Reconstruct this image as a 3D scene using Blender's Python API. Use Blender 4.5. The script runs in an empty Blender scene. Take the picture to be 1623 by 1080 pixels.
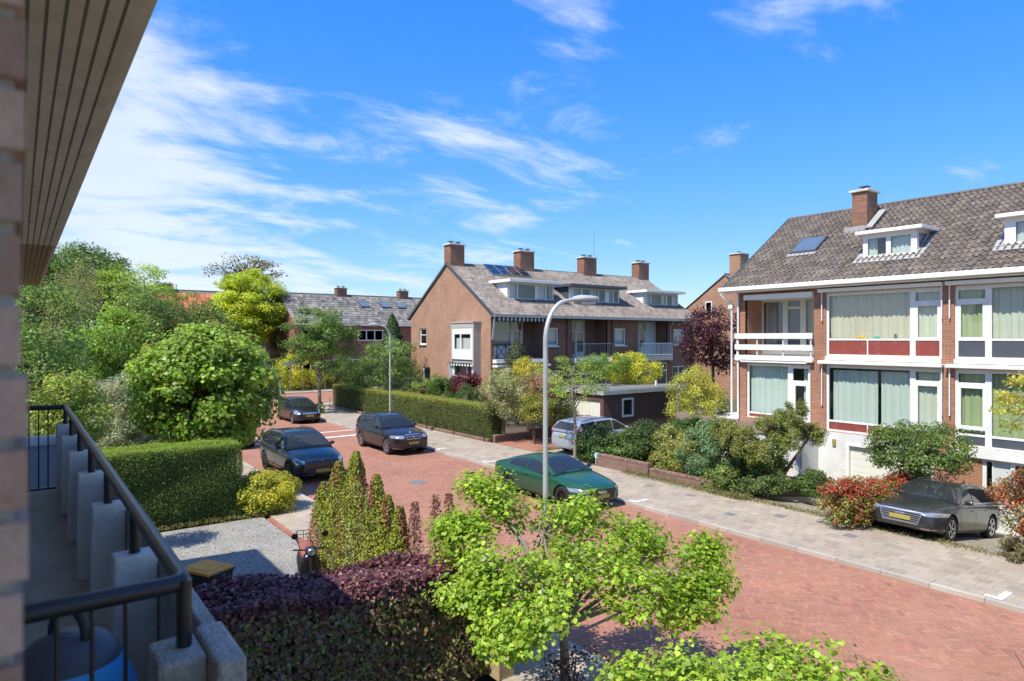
import bpy, bmesh, math, random
import numpy as np
from mathutils import Vector, Matrix, Euler
from mathutils.bvhtree import BVHTree
random.seed(7); RNG = np.random.default_rng(11)
SC = bpy.context.scene
COL = SC.collection
R_ = math.radians
# ---------------------------------------------------------------- camera
# world axes: X across the street (away from our house), Y along the street, Z up; metres
TH = math.atan(781 / 1050); SN, CS = math.sin(TH), math.cos(TH)
CAMZ = 5.3
cam = bpy.data.cameras.new('camera'); camo = bpy.data.objects.new('camera', cam); COL.objects.link(camo)
camo.location = (0, 0, CAMZ); camo.rotation_euler = (R_(90), 0, -TH)
cam.sensor_width = 36; cam.lens = 1050 / 1623 * 36; cam.shift_y = -4 / 1623
cam.clip_start = 0.05; cam.clip_end = 5000
cam.dof.use_dof = True; cam.dof.focus_distance = 14; cam.dof.aperture_fstop = 3.4
SC.camera = camo
# ---------------------------------------------------------------- light and sky
SUN_EL, SUN_AZ = R_(56.5), R_(7)       # light travels along +X with a slight +Y drift
sund = Vector((math.cos(SUN_AZ) * math.cos(SUN_EL), math.sin(SUN_AZ) * math.cos(SUN_EL), -math.sin(SUN_EL)))
sl = bpy.data.lights.new('sun', 'SUN'); sl.energy = 2.3; sl.angle = R_(0.55); sl.color = (1, .935, .80)
so = bpy.data.objects.new('sun', sl); COL.objects.link(so); so.location = (-40, 0, 60)
so.rotation_euler = sund.to_track_quat('-Z', 'Y').to_euler()
SC.view_settings.view_transform = 'Standard'; SC.view_settings.look = 'None'
SC.view_settings.exposure = 1.52; SC.view_settings.gamma = 1.0
SC.cycles.use_denoising = True
SC.cycles.max_bounces = 7; SC.cycles.diffuse_bounces = 4; SC.cycles.glossy_bounces = 3
SC.cycles.transparent_max_bounces = 8; SC.cycles.transmission_bounces = 3; SC.cycles.volume_bounces = 0
SC.cycles.sample_clamp_indirect = 6; SC.cycles.caustics_reflective = False; SC.cycles.caustics_refractive = False
W = bpy.data.worlds.new('World'); SC.world = W; W.use_nodes = True
def pray(px, py):
    r = (px - 811.5) / 1050; k = -(py - 536) / 1050
    return (SN + CS * r, CS - SN * r, k)
def build_sky():
    nt = W.node_tree; N = nt.nodes; L = nt.links; N.clear()
    out = N.new('ShaderNodeOutputWorld'); bg = N.new('ShaderNodeBackground'); L.new(bg.outputs[0], out.inputs[0])
    bg.inputs[1].default_value = 0.15
    sky = N.new('ShaderNodeTexSky'); sky.sky_type = 'NISHITA'; sky.sun_disc = False
    sky.sun_elevation = SUN_EL; sky.sun_rotation = math.atan2(-math.cos(SUN_AZ), -math.sin(SUN_AZ))
    sky.altitude = 0; sky.air_density = 1.0; sky.dust_density = 0.1; sky.ozone_density = 5.0
    hs = N.new('ShaderNodeHueSaturation'); hs.inputs['Saturation'].default_value = 1.31; hs.inputs['Value'].default_value = 1.0
    hs.inputs['Hue'].default_value = 0.509
    L.new(sky.outputs[0], hs.inputs['Color'])
    tc = N.new('ShaderNodeTexCoord'); sep = N.new('ShaderNodeSeparateXYZ'); L.new(tc.outputs['Generated'], sep.inputs[0])
    def m(op, a, b=None, c=None, clamp=False):
        n = N.new('ShaderNodeMath'); n.operation = op; n.use_clamp = clamp
        for i, x in enumerate((a, b, c)):
            if x is None: continue
            if isinstance(x, (int, float)): n.inputs[i].default_value = x
            else: L.new(x, n.inputs[i])
        return n.outputs[0]
    bw = N.new('ShaderNodeRGBToBW'); L.new(sky.outputs[0], bw.inputs[0])
    fac = m('DIVIDE', 1.08, m('ADD', m('MULTIPLY', bw.outputs[0], .36), 1.0))      # softens the white glare along the horizon
    vs = N.new('ShaderNodeVectorMath'); vs.operation = 'SCALE'; L.new(hs.outputs[0], vs.inputs[0]); L.new(fac, vs.inputs['Scale']); cmp_ = vs.outputs[0]
    zc = m('MAXIMUM', sep.outputs[2], 0.0)
    den = m('ADD', zc, 0.16)
    cb = N.new('ShaderNodeCombineXYZ')
    L.new(m('DIVIDE', sep.outputs[0], den), cb.inputs[0]); L.new(m('DIVIDE', sep.outputs[1], den), cb.inputs[1])
    def noise(scale, detail, rough, dist, off, stretch=(1, 1, 1), rot=0):
        mp = N.new('ShaderNodeMapping'); mp.inputs['Location'].default_value = off; mp.inputs['Scale'].default_value = stretch
        mp.inputs['Rotation'].default_value = (0, 0, rot); L.new(cb.outputs[0], mp.inputs[0])
        n = N.new('ShaderNodeTexNoise'); n.inputs['Scale'].default_value = scale; n.inputs['Detail'].default_value = detail
        n.inputs['Roughness'].default_value = rough; n.inputs['Distortion'].default_value = dist
        L.new(mp.outputs[0], n.inputs['Vector']); return n.outputs[0]
    n1 = noise(1.55, 9, .62, .35, (3.1, 1.7, 0), (1.0, 1.7, 1), .5)
    n2 = noise(.45, 3, .5, .2, (7.3, 2.2, 0))
    # cloud banks: where the photograph has its cloud masses, as directions on the sky
    def blob(px, py, tight, gain):
        d = Vector(pray(px, py)).normalized()
        dp = N.new('ShaderNodeVectorMath'); dp.operation = 'DOT_PRODUCT'; L.new(tc.outputs['Generated'], dp.inputs[0]); dp.inputs[1].default_value = d
        return m('MULTIPLY', m('POWER', m('MAXIMUM', dp.outputs['Value'], 0.0), tight), gain)
    tot = m('ADD', m('MULTIPLY', m('SUBTRACT', n2, .5), .40), .17)  # constant adds cloud cover everywhere, unseen sky included, as white fill light
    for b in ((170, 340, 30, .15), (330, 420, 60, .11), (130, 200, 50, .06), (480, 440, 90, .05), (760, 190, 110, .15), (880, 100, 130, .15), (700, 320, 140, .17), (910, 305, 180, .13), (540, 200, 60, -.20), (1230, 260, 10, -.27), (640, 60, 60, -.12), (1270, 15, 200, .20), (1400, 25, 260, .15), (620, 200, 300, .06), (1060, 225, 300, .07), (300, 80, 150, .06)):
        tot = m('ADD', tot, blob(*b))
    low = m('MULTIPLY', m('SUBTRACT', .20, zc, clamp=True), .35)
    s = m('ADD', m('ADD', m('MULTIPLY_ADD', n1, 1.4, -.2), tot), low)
    dens = m('SMOOTHSTEP', .56, .90, s) if False else None
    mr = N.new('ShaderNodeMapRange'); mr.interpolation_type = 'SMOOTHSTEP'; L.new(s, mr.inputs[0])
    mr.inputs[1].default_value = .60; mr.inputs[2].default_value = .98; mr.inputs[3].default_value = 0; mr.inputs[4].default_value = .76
    n3 = noise(4.5, 6, .6, .2, (1.2, 9.2, 0))
    cr = N.new('ShaderNodeMix'); cr.data_type = 'RGBA'; L.new(n3, cr.inputs[0])
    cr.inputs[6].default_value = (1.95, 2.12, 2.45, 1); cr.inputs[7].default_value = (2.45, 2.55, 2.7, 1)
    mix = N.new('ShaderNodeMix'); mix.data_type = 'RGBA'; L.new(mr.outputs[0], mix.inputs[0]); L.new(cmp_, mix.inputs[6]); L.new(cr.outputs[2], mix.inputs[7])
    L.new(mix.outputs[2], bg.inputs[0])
build_sky()
# ---------------------------------------------------------------- materials
MATS = {}
def _nodes(name):
    m = bpy.data.materials.new(name); m.use_nodes = True
    nt = m.node_tree; b = nt.nodes['Principled BSDF']; MATS[name] = m
    return m, nt, nt.nodes, nt.links, b
def _pos(N, L, scale=1.0):
    g = N.new('ShaderNodeNewGeometry')
    if scale == 1.0: return g.outputs['Position']
    v = N.new('ShaderNodeVectorMath'); v.operation = 'SCALE'; v.inputs['Scale'].default_value = scale
    L.new(g.outputs['Position'], v.inputs[0]); return v.outputs[0]
def _noise(N, L, vec, scale, detail=4, rough=.55):
    n = N.new('ShaderNodeTexNoise'); n.inputs['Scale'].default_value = scale; n.inputs['Detail'].default_value = detail
    n.inputs['Roughness'].default_value = rough; L.new(vec, n.inputs['Vector']); return n.outputs[0]
def _mix(N, L, fac, a, b, mode='MIX'):
    n = N.new('ShaderNodeMix'); n.data_type = 'RGBA'; n.blend_type = mode
    for i, x in ((0, fac), (6, a), (7, b)):
        if isinstance(x, (int, float)): n.inputs[i].default_value = x
        elif isinstance(x, (tuple, list)): n.inputs[i].default_value = (*x[:3], 1)
        else: L.new(x, n.inputs[i])
    return n.outputs[2]
def _ramp(N, L, fac, lo, hi):
    n = N.new('ShaderNodeMapRange'); L.new(fac, n.inputs[0]); n.inputs[1].default_value = lo; n.inputs[2].default_value = hi
    return n.outputs[0]
def _bump(N, L, b, h, strength=.3, dist=.01):
    n = N.new('ShaderNodeBump'); n.inputs['Strength'].default_value = strength; n.inputs['Distance'].default_value = dist
    L.new(h, n.inputs['Height']); L.new(n.outputs[0], b.inputs['Normal'])
def mat(name, col, rough=.6, metal=0, var=.15, vscale=3.0, bump=0, bscale=40, spec=.5, coat=0, dirt=None, dscale=1.2, dlo=.45, dhi=.75):
    m, nt, N, L, b = _nodes(name)
    p = _pos(N, L)
    n = _noise(N, L, p, vscale, 6)
    c = _mix(N, L, n, tuple(x * (1 - var) for x in col), tuple(min(1, x * (1 + var)) for x in col))
    if dirt:
        d = _ramp(N, L, _noise(N, L, p, dscale, 8, .65), dlo, dhi); c = _mix(N, L, d, c, dirt)
    L.new(c, b.inputs['Base Color'])
    b.inputs['Roughness'].default_value = rough; b.inputs['Metallic'].default_value = metal
    b.inputs['Specular IOR Level'].default_value = spec
    if coat: b.inputs['Coat Weight'].default_value = coat; b.inputs['Coat Roughness'].default_value = .03
    if bump: _bump(N, L, b, _noise(N, L, p, bscale, 5), bump, .02)
    return m
def attr_mat(name, rough=.8, spec=.3, bump=.3, bscale=60, grime=None, gscale=.6, glo=.5, ghi=.75, gmax=.6, wear=0):
    m, nt, N, L, b = _nodes(name)
    a = N.new('ShaderNodeAttribute'); a.attribute_name = 'Col'; p = _pos(N, L)
    c = _mix(N, L, _noise(N, L, p, 25, 4), (.75, .75, .75), (1.25, 1.25, 1.25)); c = _mix(N, L, 1.0, a.outputs['Color'], c, 'MULTIPLY')
    if wear: c = _mix(N, L, 1.0, c, _mix(N, L, _ramp(N, L, _noise(N, L, p, wear, 9, .66), .30, .70), (.84, .82, .81), (1.10, 1.09, 1.08)), 'MULTIPLY')
    if grime:
        f = _ramp(N, L, _noise(N, L, p, gscale, 8, .62), glo, ghi)
        mm = N.new('ShaderNodeMath'); mm.operation = 'MULTIPLY'; mm.use_clamp = True; L.new(f, mm.inputs[0]); mm.inputs[1].default_value = gmax
        c = _mix(N, L, mm.outputs[0], c, grime)
    L.new(c, b.inputs['Base Color']); b.inputs['Roughness'].default_value = rough; b.inputs['Specular IOR Level'].default_value = spec
    if bump: _bump(N, L, b, _noise(N, L, p, bscale, 4), bump, .01)
    return m
def brick_mat(name, c1, c2, mortar, bw=.22, rh=.0625, ms=.011, stain=None, smin=.55, smax=.8, white=False, bumpd=.012):
    m, nt, N, L, b = _nodes(name)
    g = N.new('ShaderNodeNewGeometry'); sp = N.new('ShaderNodeSeparateXYZ'); L.new(g.outputs['Position'], sp.inputs[0])
    sn = N.new('ShaderNodeSeparateXYZ'); L.new(g.outputs['True Normal'], sn.inputs[0])
    ab = N.new('ShaderNodeMath'); ab.operation = 'ABSOLUTE'; L.new(sn.outputs[0], ab.inputs[0])
    gt = N.new('ShaderNodeMath'); gt.operation = 'GREATER_THAN'; gt.inputs[1].default_value = .5; L.new(ab.outputs[0], gt.inputs[0])
    mx = N.new('ShaderNodeMix'); L.new(gt.outputs[0], mx.inputs[0]); L.new(sp.outputs[0], mx.inputs[2]); L.new(sp.outputs[1], mx.inputs[3])
    cb = N.new('ShaderNodeCombineXYZ'); L.new(mx.outputs[0], cb.inputs[0]); L.new(sp.outputs[2], cb.inputs[1])
    br = N.new('ShaderNodeTexBrick'); L.new(cb.outputs[0], br.inputs['Vector'])
    br.inputs['Scale'].default_value = 1; br.inputs['Brick Width'].default_value = bw; br.inputs['Row Height'].default_value = rh
    br.inputs['Mortar Size'].default_value = ms / 2; br.inputs['Mortar Smooth'].default_value = .15; br.inputs['Bias'].default_value = 0
    br.inputs['Color1'].default_value = (*c1, 1); br.inputs['Color2'].default_value = (*c2, 1); br.inputs['Mortar'].default_value = (*mortar, 1)
    p = g.outputs['Position']
    c = _mix(N, L, _noise(N, L, p, 1.1, 7), (.72, .72, .72), (1.28, 1.28, 1.28)); c = _mix(N, L, 1.0, br.outputs['Color'], c, 'MULTIPLY')
    if stain:
        f = _ramp(N, L, _noise(N, L, p, .9, 8, .62), smin, smax); c = _mix(N, L, f, c, stain)
    L.new(c, b.inputs['Base Color']); b.inputs['Roughness'].default_value = .85; b.inputs['Specular IOR Level'].default_value = .25
    inv = N.new('ShaderNodeMath'); inv.operation = 'SUBTRACT'; inv.inputs[0].default_value = 1; L.new(br.outputs['Fac'], inv.inputs[1])
    _bump(N, L, b, inv.outputs[0], .6, bumpd)
    return m
def paving_mat(name, c1, c2, joint, bw, rh, ms, rot=0, offset=.5, stain=None):
    m, nt, N, L, b = _nodes(name)
    g = N.new('ShaderNodeNewGeometry'); mp = N.new('ShaderNodeMapping'); mp.inputs['Rotation'].default_value = (0, 0, rot); L.new(g.outputs['Position'], mp.inputs[0])
    br = N.new('ShaderNodeTexBrick'); L.new(mp.outputs[0], br.inputs['Vector']); br.offset = offset
    br.inputs['Scale'].default_value = 1; br.inputs['Brick Width'].default_value = bw; br.inputs['Row Height'].default_value = rh
    br.inputs['Mortar Size'].default_value = ms; br.inputs['Color1'].default_value = (*c1, 1); br.inputs['Color2'].default_value = (*c2, 1); br.inputs['Mortar'].default_value = (*joint, 1)
    c = _mix(N, L, _noise(N, L, g.outputs['Position'], .8, 8, .6), (.7, .7, .7), (1.3, 1.3, 1.3)); c = _mix(N, L, 1.0, br.outputs['Color'], c, 'MULTIPLY')
    if stain: c = _mix(N, L, _ramp(N, L, _noise(N, L, g.outputs['Position'], .5, 8, .62), .5, .8), c, stain)
    L.new(c, b.inputs['Base Color']); b.inputs['Roughness'].default_value = .85; b.inputs['Specular IOR Level'].default_value = .25
    _bump(N, L, b, _noise(N, L, g.outputs['Position'], 30, 4), .25, .01)
    return m
def leaf_mat(name, trans=.35, rough=.45, spec=.4):
    m, nt, N, L, b = _nodes(name)
    a = N.new('ShaderNodeAttribute'); a.attribute_name = 'Col'
    L.new(a.outputs['Color'], b.inputs['Base Color']); b.inputs['Roughness'].default_value = rough; b.inputs['Specular IOR Level'].default_value = spec
    t = N.new('ShaderNodeBsdfTranslucent'); hs = N.new('ShaderNodeHueSaturation'); hs.inputs['Hue'].default_value = .485; hs.inputs['Value'].default_value = 1.5
    L.new(a.outputs['Color'], hs.inputs['Color']); L.new(hs.outputs[0], t.inputs['Color'])
    mx = N.new('ShaderNodeMixShader'); mx.inputs[0].default_value = trans; L.new(b.outputs[0], mx.inputs[1]); L.new(t.outputs[0], mx.inputs[2])
    L.new(mx.outputs[0], N['Material Output'].inputs[0]); return m
def glass_mat(name, tint=(.93, .95, .93), refl=.09, rough=.0):
    m, nt, N, L, b = _nodes(name); N.remove(b)
    tr = N.new('ShaderNodeBsdfTransparent'); tr.inputs[0].default_value = (*tint, 1)
    gl = N.new('ShaderNodeBsdfGlossy'); gl.inputs['Roughness'].default_value = rough; gl.inputs['Color'].default_value = (.95, .97, 1, 1)
    g = N.new('ShaderNodeNewGeometry'); dt = N.new('ShaderNodeVectorMath'); dt.operation = 'DOT_PRODUCT'; L.new(g.outputs['Incoming'], dt.inputs[0]); L.new(g.outputs['Normal'], dt.inputs[1])
    ab = N.new('ShaderNodeMath'); ab.operation = 'ABSOLUTE'; L.new(dt.outputs['Value'], ab.inputs[0])
    om = N.new('ShaderNodeMath'); om.operation = 'SUBTRACT'; om.inputs[0].default_value = 1; L.new(ab.outputs[0], om.inputs[1])
    pw = N.new('ShaderNodeMath'); pw.operation = 'POWER'; L.new(om.outputs[0], pw.inputs[0]); pw.inputs[1].default_value = 5
    ad = N.new('ShaderNodeMath'); ad.operation = 'MULTIPLY_ADD'; ad.use_clamp = True; L.new(pw.outputs[0], ad.inputs[0]); ad.inputs[1].default_value = .9; ad.inputs[2].default_value = refl
    mx = N.new('ShaderNodeMixShader'); L.new(ad.outputs[0], mx.inputs[0]); L.new(tr.outputs[0], mx.inputs[1]); L.new(gl.outputs[0], mx.inputs[2])
    L.new(mx.outputs[0], N['Material Output'].inputs[0]); return m
def paint_mat(name, col, metal=.3, rough=.28):
    m, nt, N, L, b = _nodes(name)
    b.inputs['Base Color'].default_value = (*col, 1); b.inputs['Metallic'].default_value = metal; b.inputs['Roughness'].default_value = rough
    b.inputs['Coat Weight'].default_value = .6; b.inputs['Coat Roughness'].default_value = .04
    p = _pos(N, L); n = _noise(N, L, p, 2.5, 6, .6); r = N.new('ShaderNodeMapRange'); L.new(n, r.inputs[0]); r.inputs[3].default_value = .0; r.inputs[4].default_value = .06
    L.new(r.outputs[0], b.inputs['Coat Roughness'])
    return m
mat('white_paint', (.76, .76, .73), .45, var=.05, dirt=(.55, .54, .49), dscale=2.0, dlo=.5, dhi=.95)
mat('white_board', (.80, .79, .75), .5, var=.04, dirt=(.62, .60, .55), dscale=1.6, dlo=.55, dhi=.95)
mat('cream_paint', (.62, .60, .53), .5, var=.06)
mat('red_panel', (.26, .055, .04), .55, var=.14, vscale=2.0, dirt=(.36, .15, .11), dscale=3.0, dlo=.5, dhi=.9)
mat('dark_panel', (.075, .085, .10), .45, var=.15)
mat('black_metal', (.018, .018, .02), .38, var=.3, vscale=12, dirt=(.06, .055, .05), dscale=9, dlo=.55, dhi=.9)
mat('black_plastic', (.022, .022, .024), .5, var=.2)
mat('grey_metal', (.32, .34, .35), .45, .6, var=.12)
mat('lamp_grey', (.55, .56, .54), .42, .25, var=.07, dirt=(.40, .40, .36), dscale=3)
mat('zinc', (.40, .42, .44), .45, .5, var=.15)
mat('lead', (.36, .36, .355), .6, .1, var=.25, vscale=8)
mat('concrete_smooth', (.70, .67, .60), .75, var=.12, vscale=4, bump=.15, bscale=50, dirt=(.42, .42, .36), dscale=2.2)
mat('concrete_rough', (.52, .50, .44), .95, var=.45, vscale=55, bump=1.0, bscale=70, dirt=(.27, .26, .20), dscale=3.5, dlo=.5, dhi=.75)
mat('concrete_floor', (.46, .43, .33), .85, var=.2, vscale=4, bump=.2, bscale=60, dirt=(.28, .275, .18), dscale=1.8, dlo=.42, dhi=.72)
mat('eave_board', (.80, .74, .62), .7, var=.10, vscale=5, dirt=(.62, .57, .45), dscale=4)
mat('eave_back', (.46, .42, .33), .8, var=.2)
mat('eave_brown', (.40, .26, .14), .7, var=.2, vscale=5)
mat('wood_brown', (.10, .045, .03), .6, var=.2)
mat('bark', (.12, .095, .07), .9, var=.35, vscale=14, bump=.6, bscale=30)
mat('bark_pale', (.24, .21, .16), .9, var=.3, vscale=12, bump=.5, bscale=30)
mat('bark_red', (.20, .12, .08), .9, var=.35, vscale=12, bump=.6, bscale=25)
mat('soil', (.09, .07, .05), .95, var=.35, vscale=6, bump=.6, bscale=20)
mat('ground', (.09, .10, .05), .95, var=.35, vscale=1.2, bump=.5, bscale=12, dirt=(.13, .11, .075), dscale=.5)
mat('gravel', (.29, .28, .252), .95, var=.55, vscale=28, bump=1.0, bscale=38, dirt=(.18, .18, .17), dscale=1.2)
mat('stone_chip', (.30, .30, .31), .9, var=.5, vscale=9)
mat('tarmac_roof', (.17, .17, .165), .9, var=.2, vscale=3, bump=.3, bscale=60)
mat('road_paint', (.78, .77, .73), .7, var=.10, vscale=14, dirt=(.48, .44, .40), dscale=9, dlo=.55, dhi=.75)
mat('kerb_stone', (.40, .38, .34), .85, var=.2, vscale=7, bump=.3)
mat('chrome', (.70, .70, .70), .28, .9, var=.02)
mat('alloy', (.48, .49, .50), .3, .9, var=.05)
mat('alloy_dark', (.06, .06, .065), .3, .8, var=.05)
mat('tyre', (.017, .017, .018), .85, var=.2)
mat('plate_yellow', (.34, .27, .06), .55, var=.25, vscale=4)
mat('taillight', (.35, .012, .015), .15, var=.05, coat=1)
mat('orange_plastic', (.90, .36, .03), .5, var=.08, dirt=(.75, .28, .05), dscale=6)
mat('bin_body', (.02, .024, .032), .55, var=.2)
mat('brown_leather', (.30, .10, .075), .42, var=.12)
mat('blue_plastic', (.06, .42, .80), .35, var=.12, vscale=3)
mat('grey_plastic', (.085, .09, .10), .5, var=.15)
mat('silver_plastic', (.42, .43, .44), .3, .4, var=.05)
mat('curtain_green', (.58, .64, .52), .85, var=.08); mat('curtain_cream', (.58, .57, .44), .85, var=.08)
mat('curtain_aqua', (.54, .64, .58), .85, var=.08); mat('curtain_olive', (.36, .45, .24), .85, var=.08)
mat('curtain_blue', (.05, .06, .17), .85, var=.15); mat('curtain_grey', (.32, .33, .33), .85, var=.1); mat('curtain_white', (.62, .62, .60), .85, var=.06)
mat('room', (.16, .15, .14), .9, var=.2)
mat('blue_blind', (.33, .40, .46), .7, var=.05)
mat('grey_door', (.55, .60, .57), .5, var=.04)
mat('garage_white', (.70, .70, .62), .5, var=.05)
mat('toy_yellow', (.75, .45, .02), .5); mat('toy_green', (.05, .42, .30), .5)
mat('awning_black', (.02, .02, .022), .8); mat('solar_blue', (.012, .018, .045), .12, .2, var=.2, coat=1)
mat('sign_grey', (.36, .40, .44), .5); mat('sign_blue', (.35, .60, .68), .5)
mat('terrace_brown', (.28, .20, .16), .8, var=.2)
mat('orange_tile', (.55, .16, .07), .75, var=.25, vscale=3)
brick_mat('brick_orange', (.42, .235, .148), (.325, .172, .11), (.40, .33, .265), stain=(.45, .29, .20), smin=.5, smax=.9)
brick_mat('brick_brown', (.30, .13, .075), (.215, .09, .055), (.30, .25, .20))  # brown brick walls, and the corner house front with its shade in the colour
brick_mat('brick_red', (.38, .165, .09), (.28, .115, .065), (.44, .38, .31))
brick_mat('brick_dark', (.14, .075, .055), (.095, .052, .042), (.15, .12, .10))
brick_mat('brick_chimney', (.30, .145, .085), (.20, .09, .06), (.28, .24, .20))
brick_mat('brick_white', (.76, .76, .74), (.70, .70, .68), (.60, .60, .58), ms=.014)
brick_mat('brick_wall_low', (.25, .14, .11), (.18, .10, .08), (.24, .21, .18), stain=(.12, .13, .08), smin=.55, smax=.8)
brick_mat('brick_sand', (.42, .31, .17), (.33, .24, .13), (.34, .29, .22))
paving_mat('road_far', (.355, .172, .117), (.325, .155, .105), (.275, .145, .10), .2, .1, .003, R_(45), stain=(.345, .20, .16))
paving_mat('path_red', (.38, .15, .10), (.31, .12, .08), (.22, .14, .11), .2, .1, .006, stain=(.33, .21, .16))
paving_mat('tile_far', (.37, .32, .255), (.32, .275, .22), (.22, .19, .15), .3, .3, .005, stain=(.42, .37, .30))
paving_mat('drive_stone', (.36, .32, .26), (.27, .235, .19), (.20, .18, .13), .21, .105, .008, stain=(.26, .24, .16))
attr_mat('paver_brick', grime=(.385, .215, .155), gscale=.5, glo=.40, ghi=.85, gmax=.5, bump=.15, wear=.35)
attr_mat('paver_tile', wear=.55, grime=(.44, .38, .30), gscale=.9, glo=.48, ghi=.72, gmax=.55)
attr_mat('roof_tile', wear=.8, rough=.85, bump=.5, bscale=45, grime=(.46, .44, .40), gscale=1.6, glo=.52, ghi=.85, gmax=.28)
attr_mat('roof_tile_pale', wear=.7, rough=.85, bump=.4, bscale=45, grime=(.50, .47, .42), gscale=1.3, glo=.46, ghi=.80, gmax=.40)
attr_mat('near_brick', rough=.9, bump=.8, bscale=70, grime=(.46, .40, .34), gscale=9, glo=.5, ghi=.75, gmax=.7)
leaf_mat('leaf', .42); leaf_mat('leaf_glossy', .28, .42, .35); leaf_mat('needle', .12, .6, .25)
glass_mat('glass'); glass_mat('glass_clear', (.93, .97, .96), .07)
m_, nt_, N_, L_, b_ = _nodes('car_glass'); b_.inputs['Base Color'].default_value = (.022, .026, .028, 1); b_.inputs['Roughness'].default_value = .03; b_.inputs['Specular IOR Level'].default_value = .6; b_.inputs['Coat Weight'].default_value = .15
m_, nt_, N_, L_, b_ = _nodes('sky_glass'); b_.inputs['Base Color'].default_value = (.10, .14, .18, 1); b_.inputs['Roughness'].default_value = .03; b_.inputs['Specular IOR Level'].default_value = 1.0; b_.inputs['Coat Weight'].default_value = 1
m_, nt_, N_, L_, b_ = _nodes('headlight_glass'); b_.inputs['Base Color'].default_value = (.42, .45, .48, 1); b_.inputs['Metallic'].default_value = .6; b_.inputs['Roughness'].default_value = .12; b_.inputs['Coat Weight'].default_value = 1
paint_mat('paint_black', (.011, .011, .012), .0, .25); paint_mat('paint_navy', (.013, .012, .015), .05, .25); paint_mat('paint_grey', (.042, .044, .050), .45, .3)
paint_mat('paint_green', (.020, .098, .050), .30, .22); paint_mat('paint_ice', (.42, .48, .56), .45, .3); paint_mat('paint_red', (.40, .02, .02), .2, .3)
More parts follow.
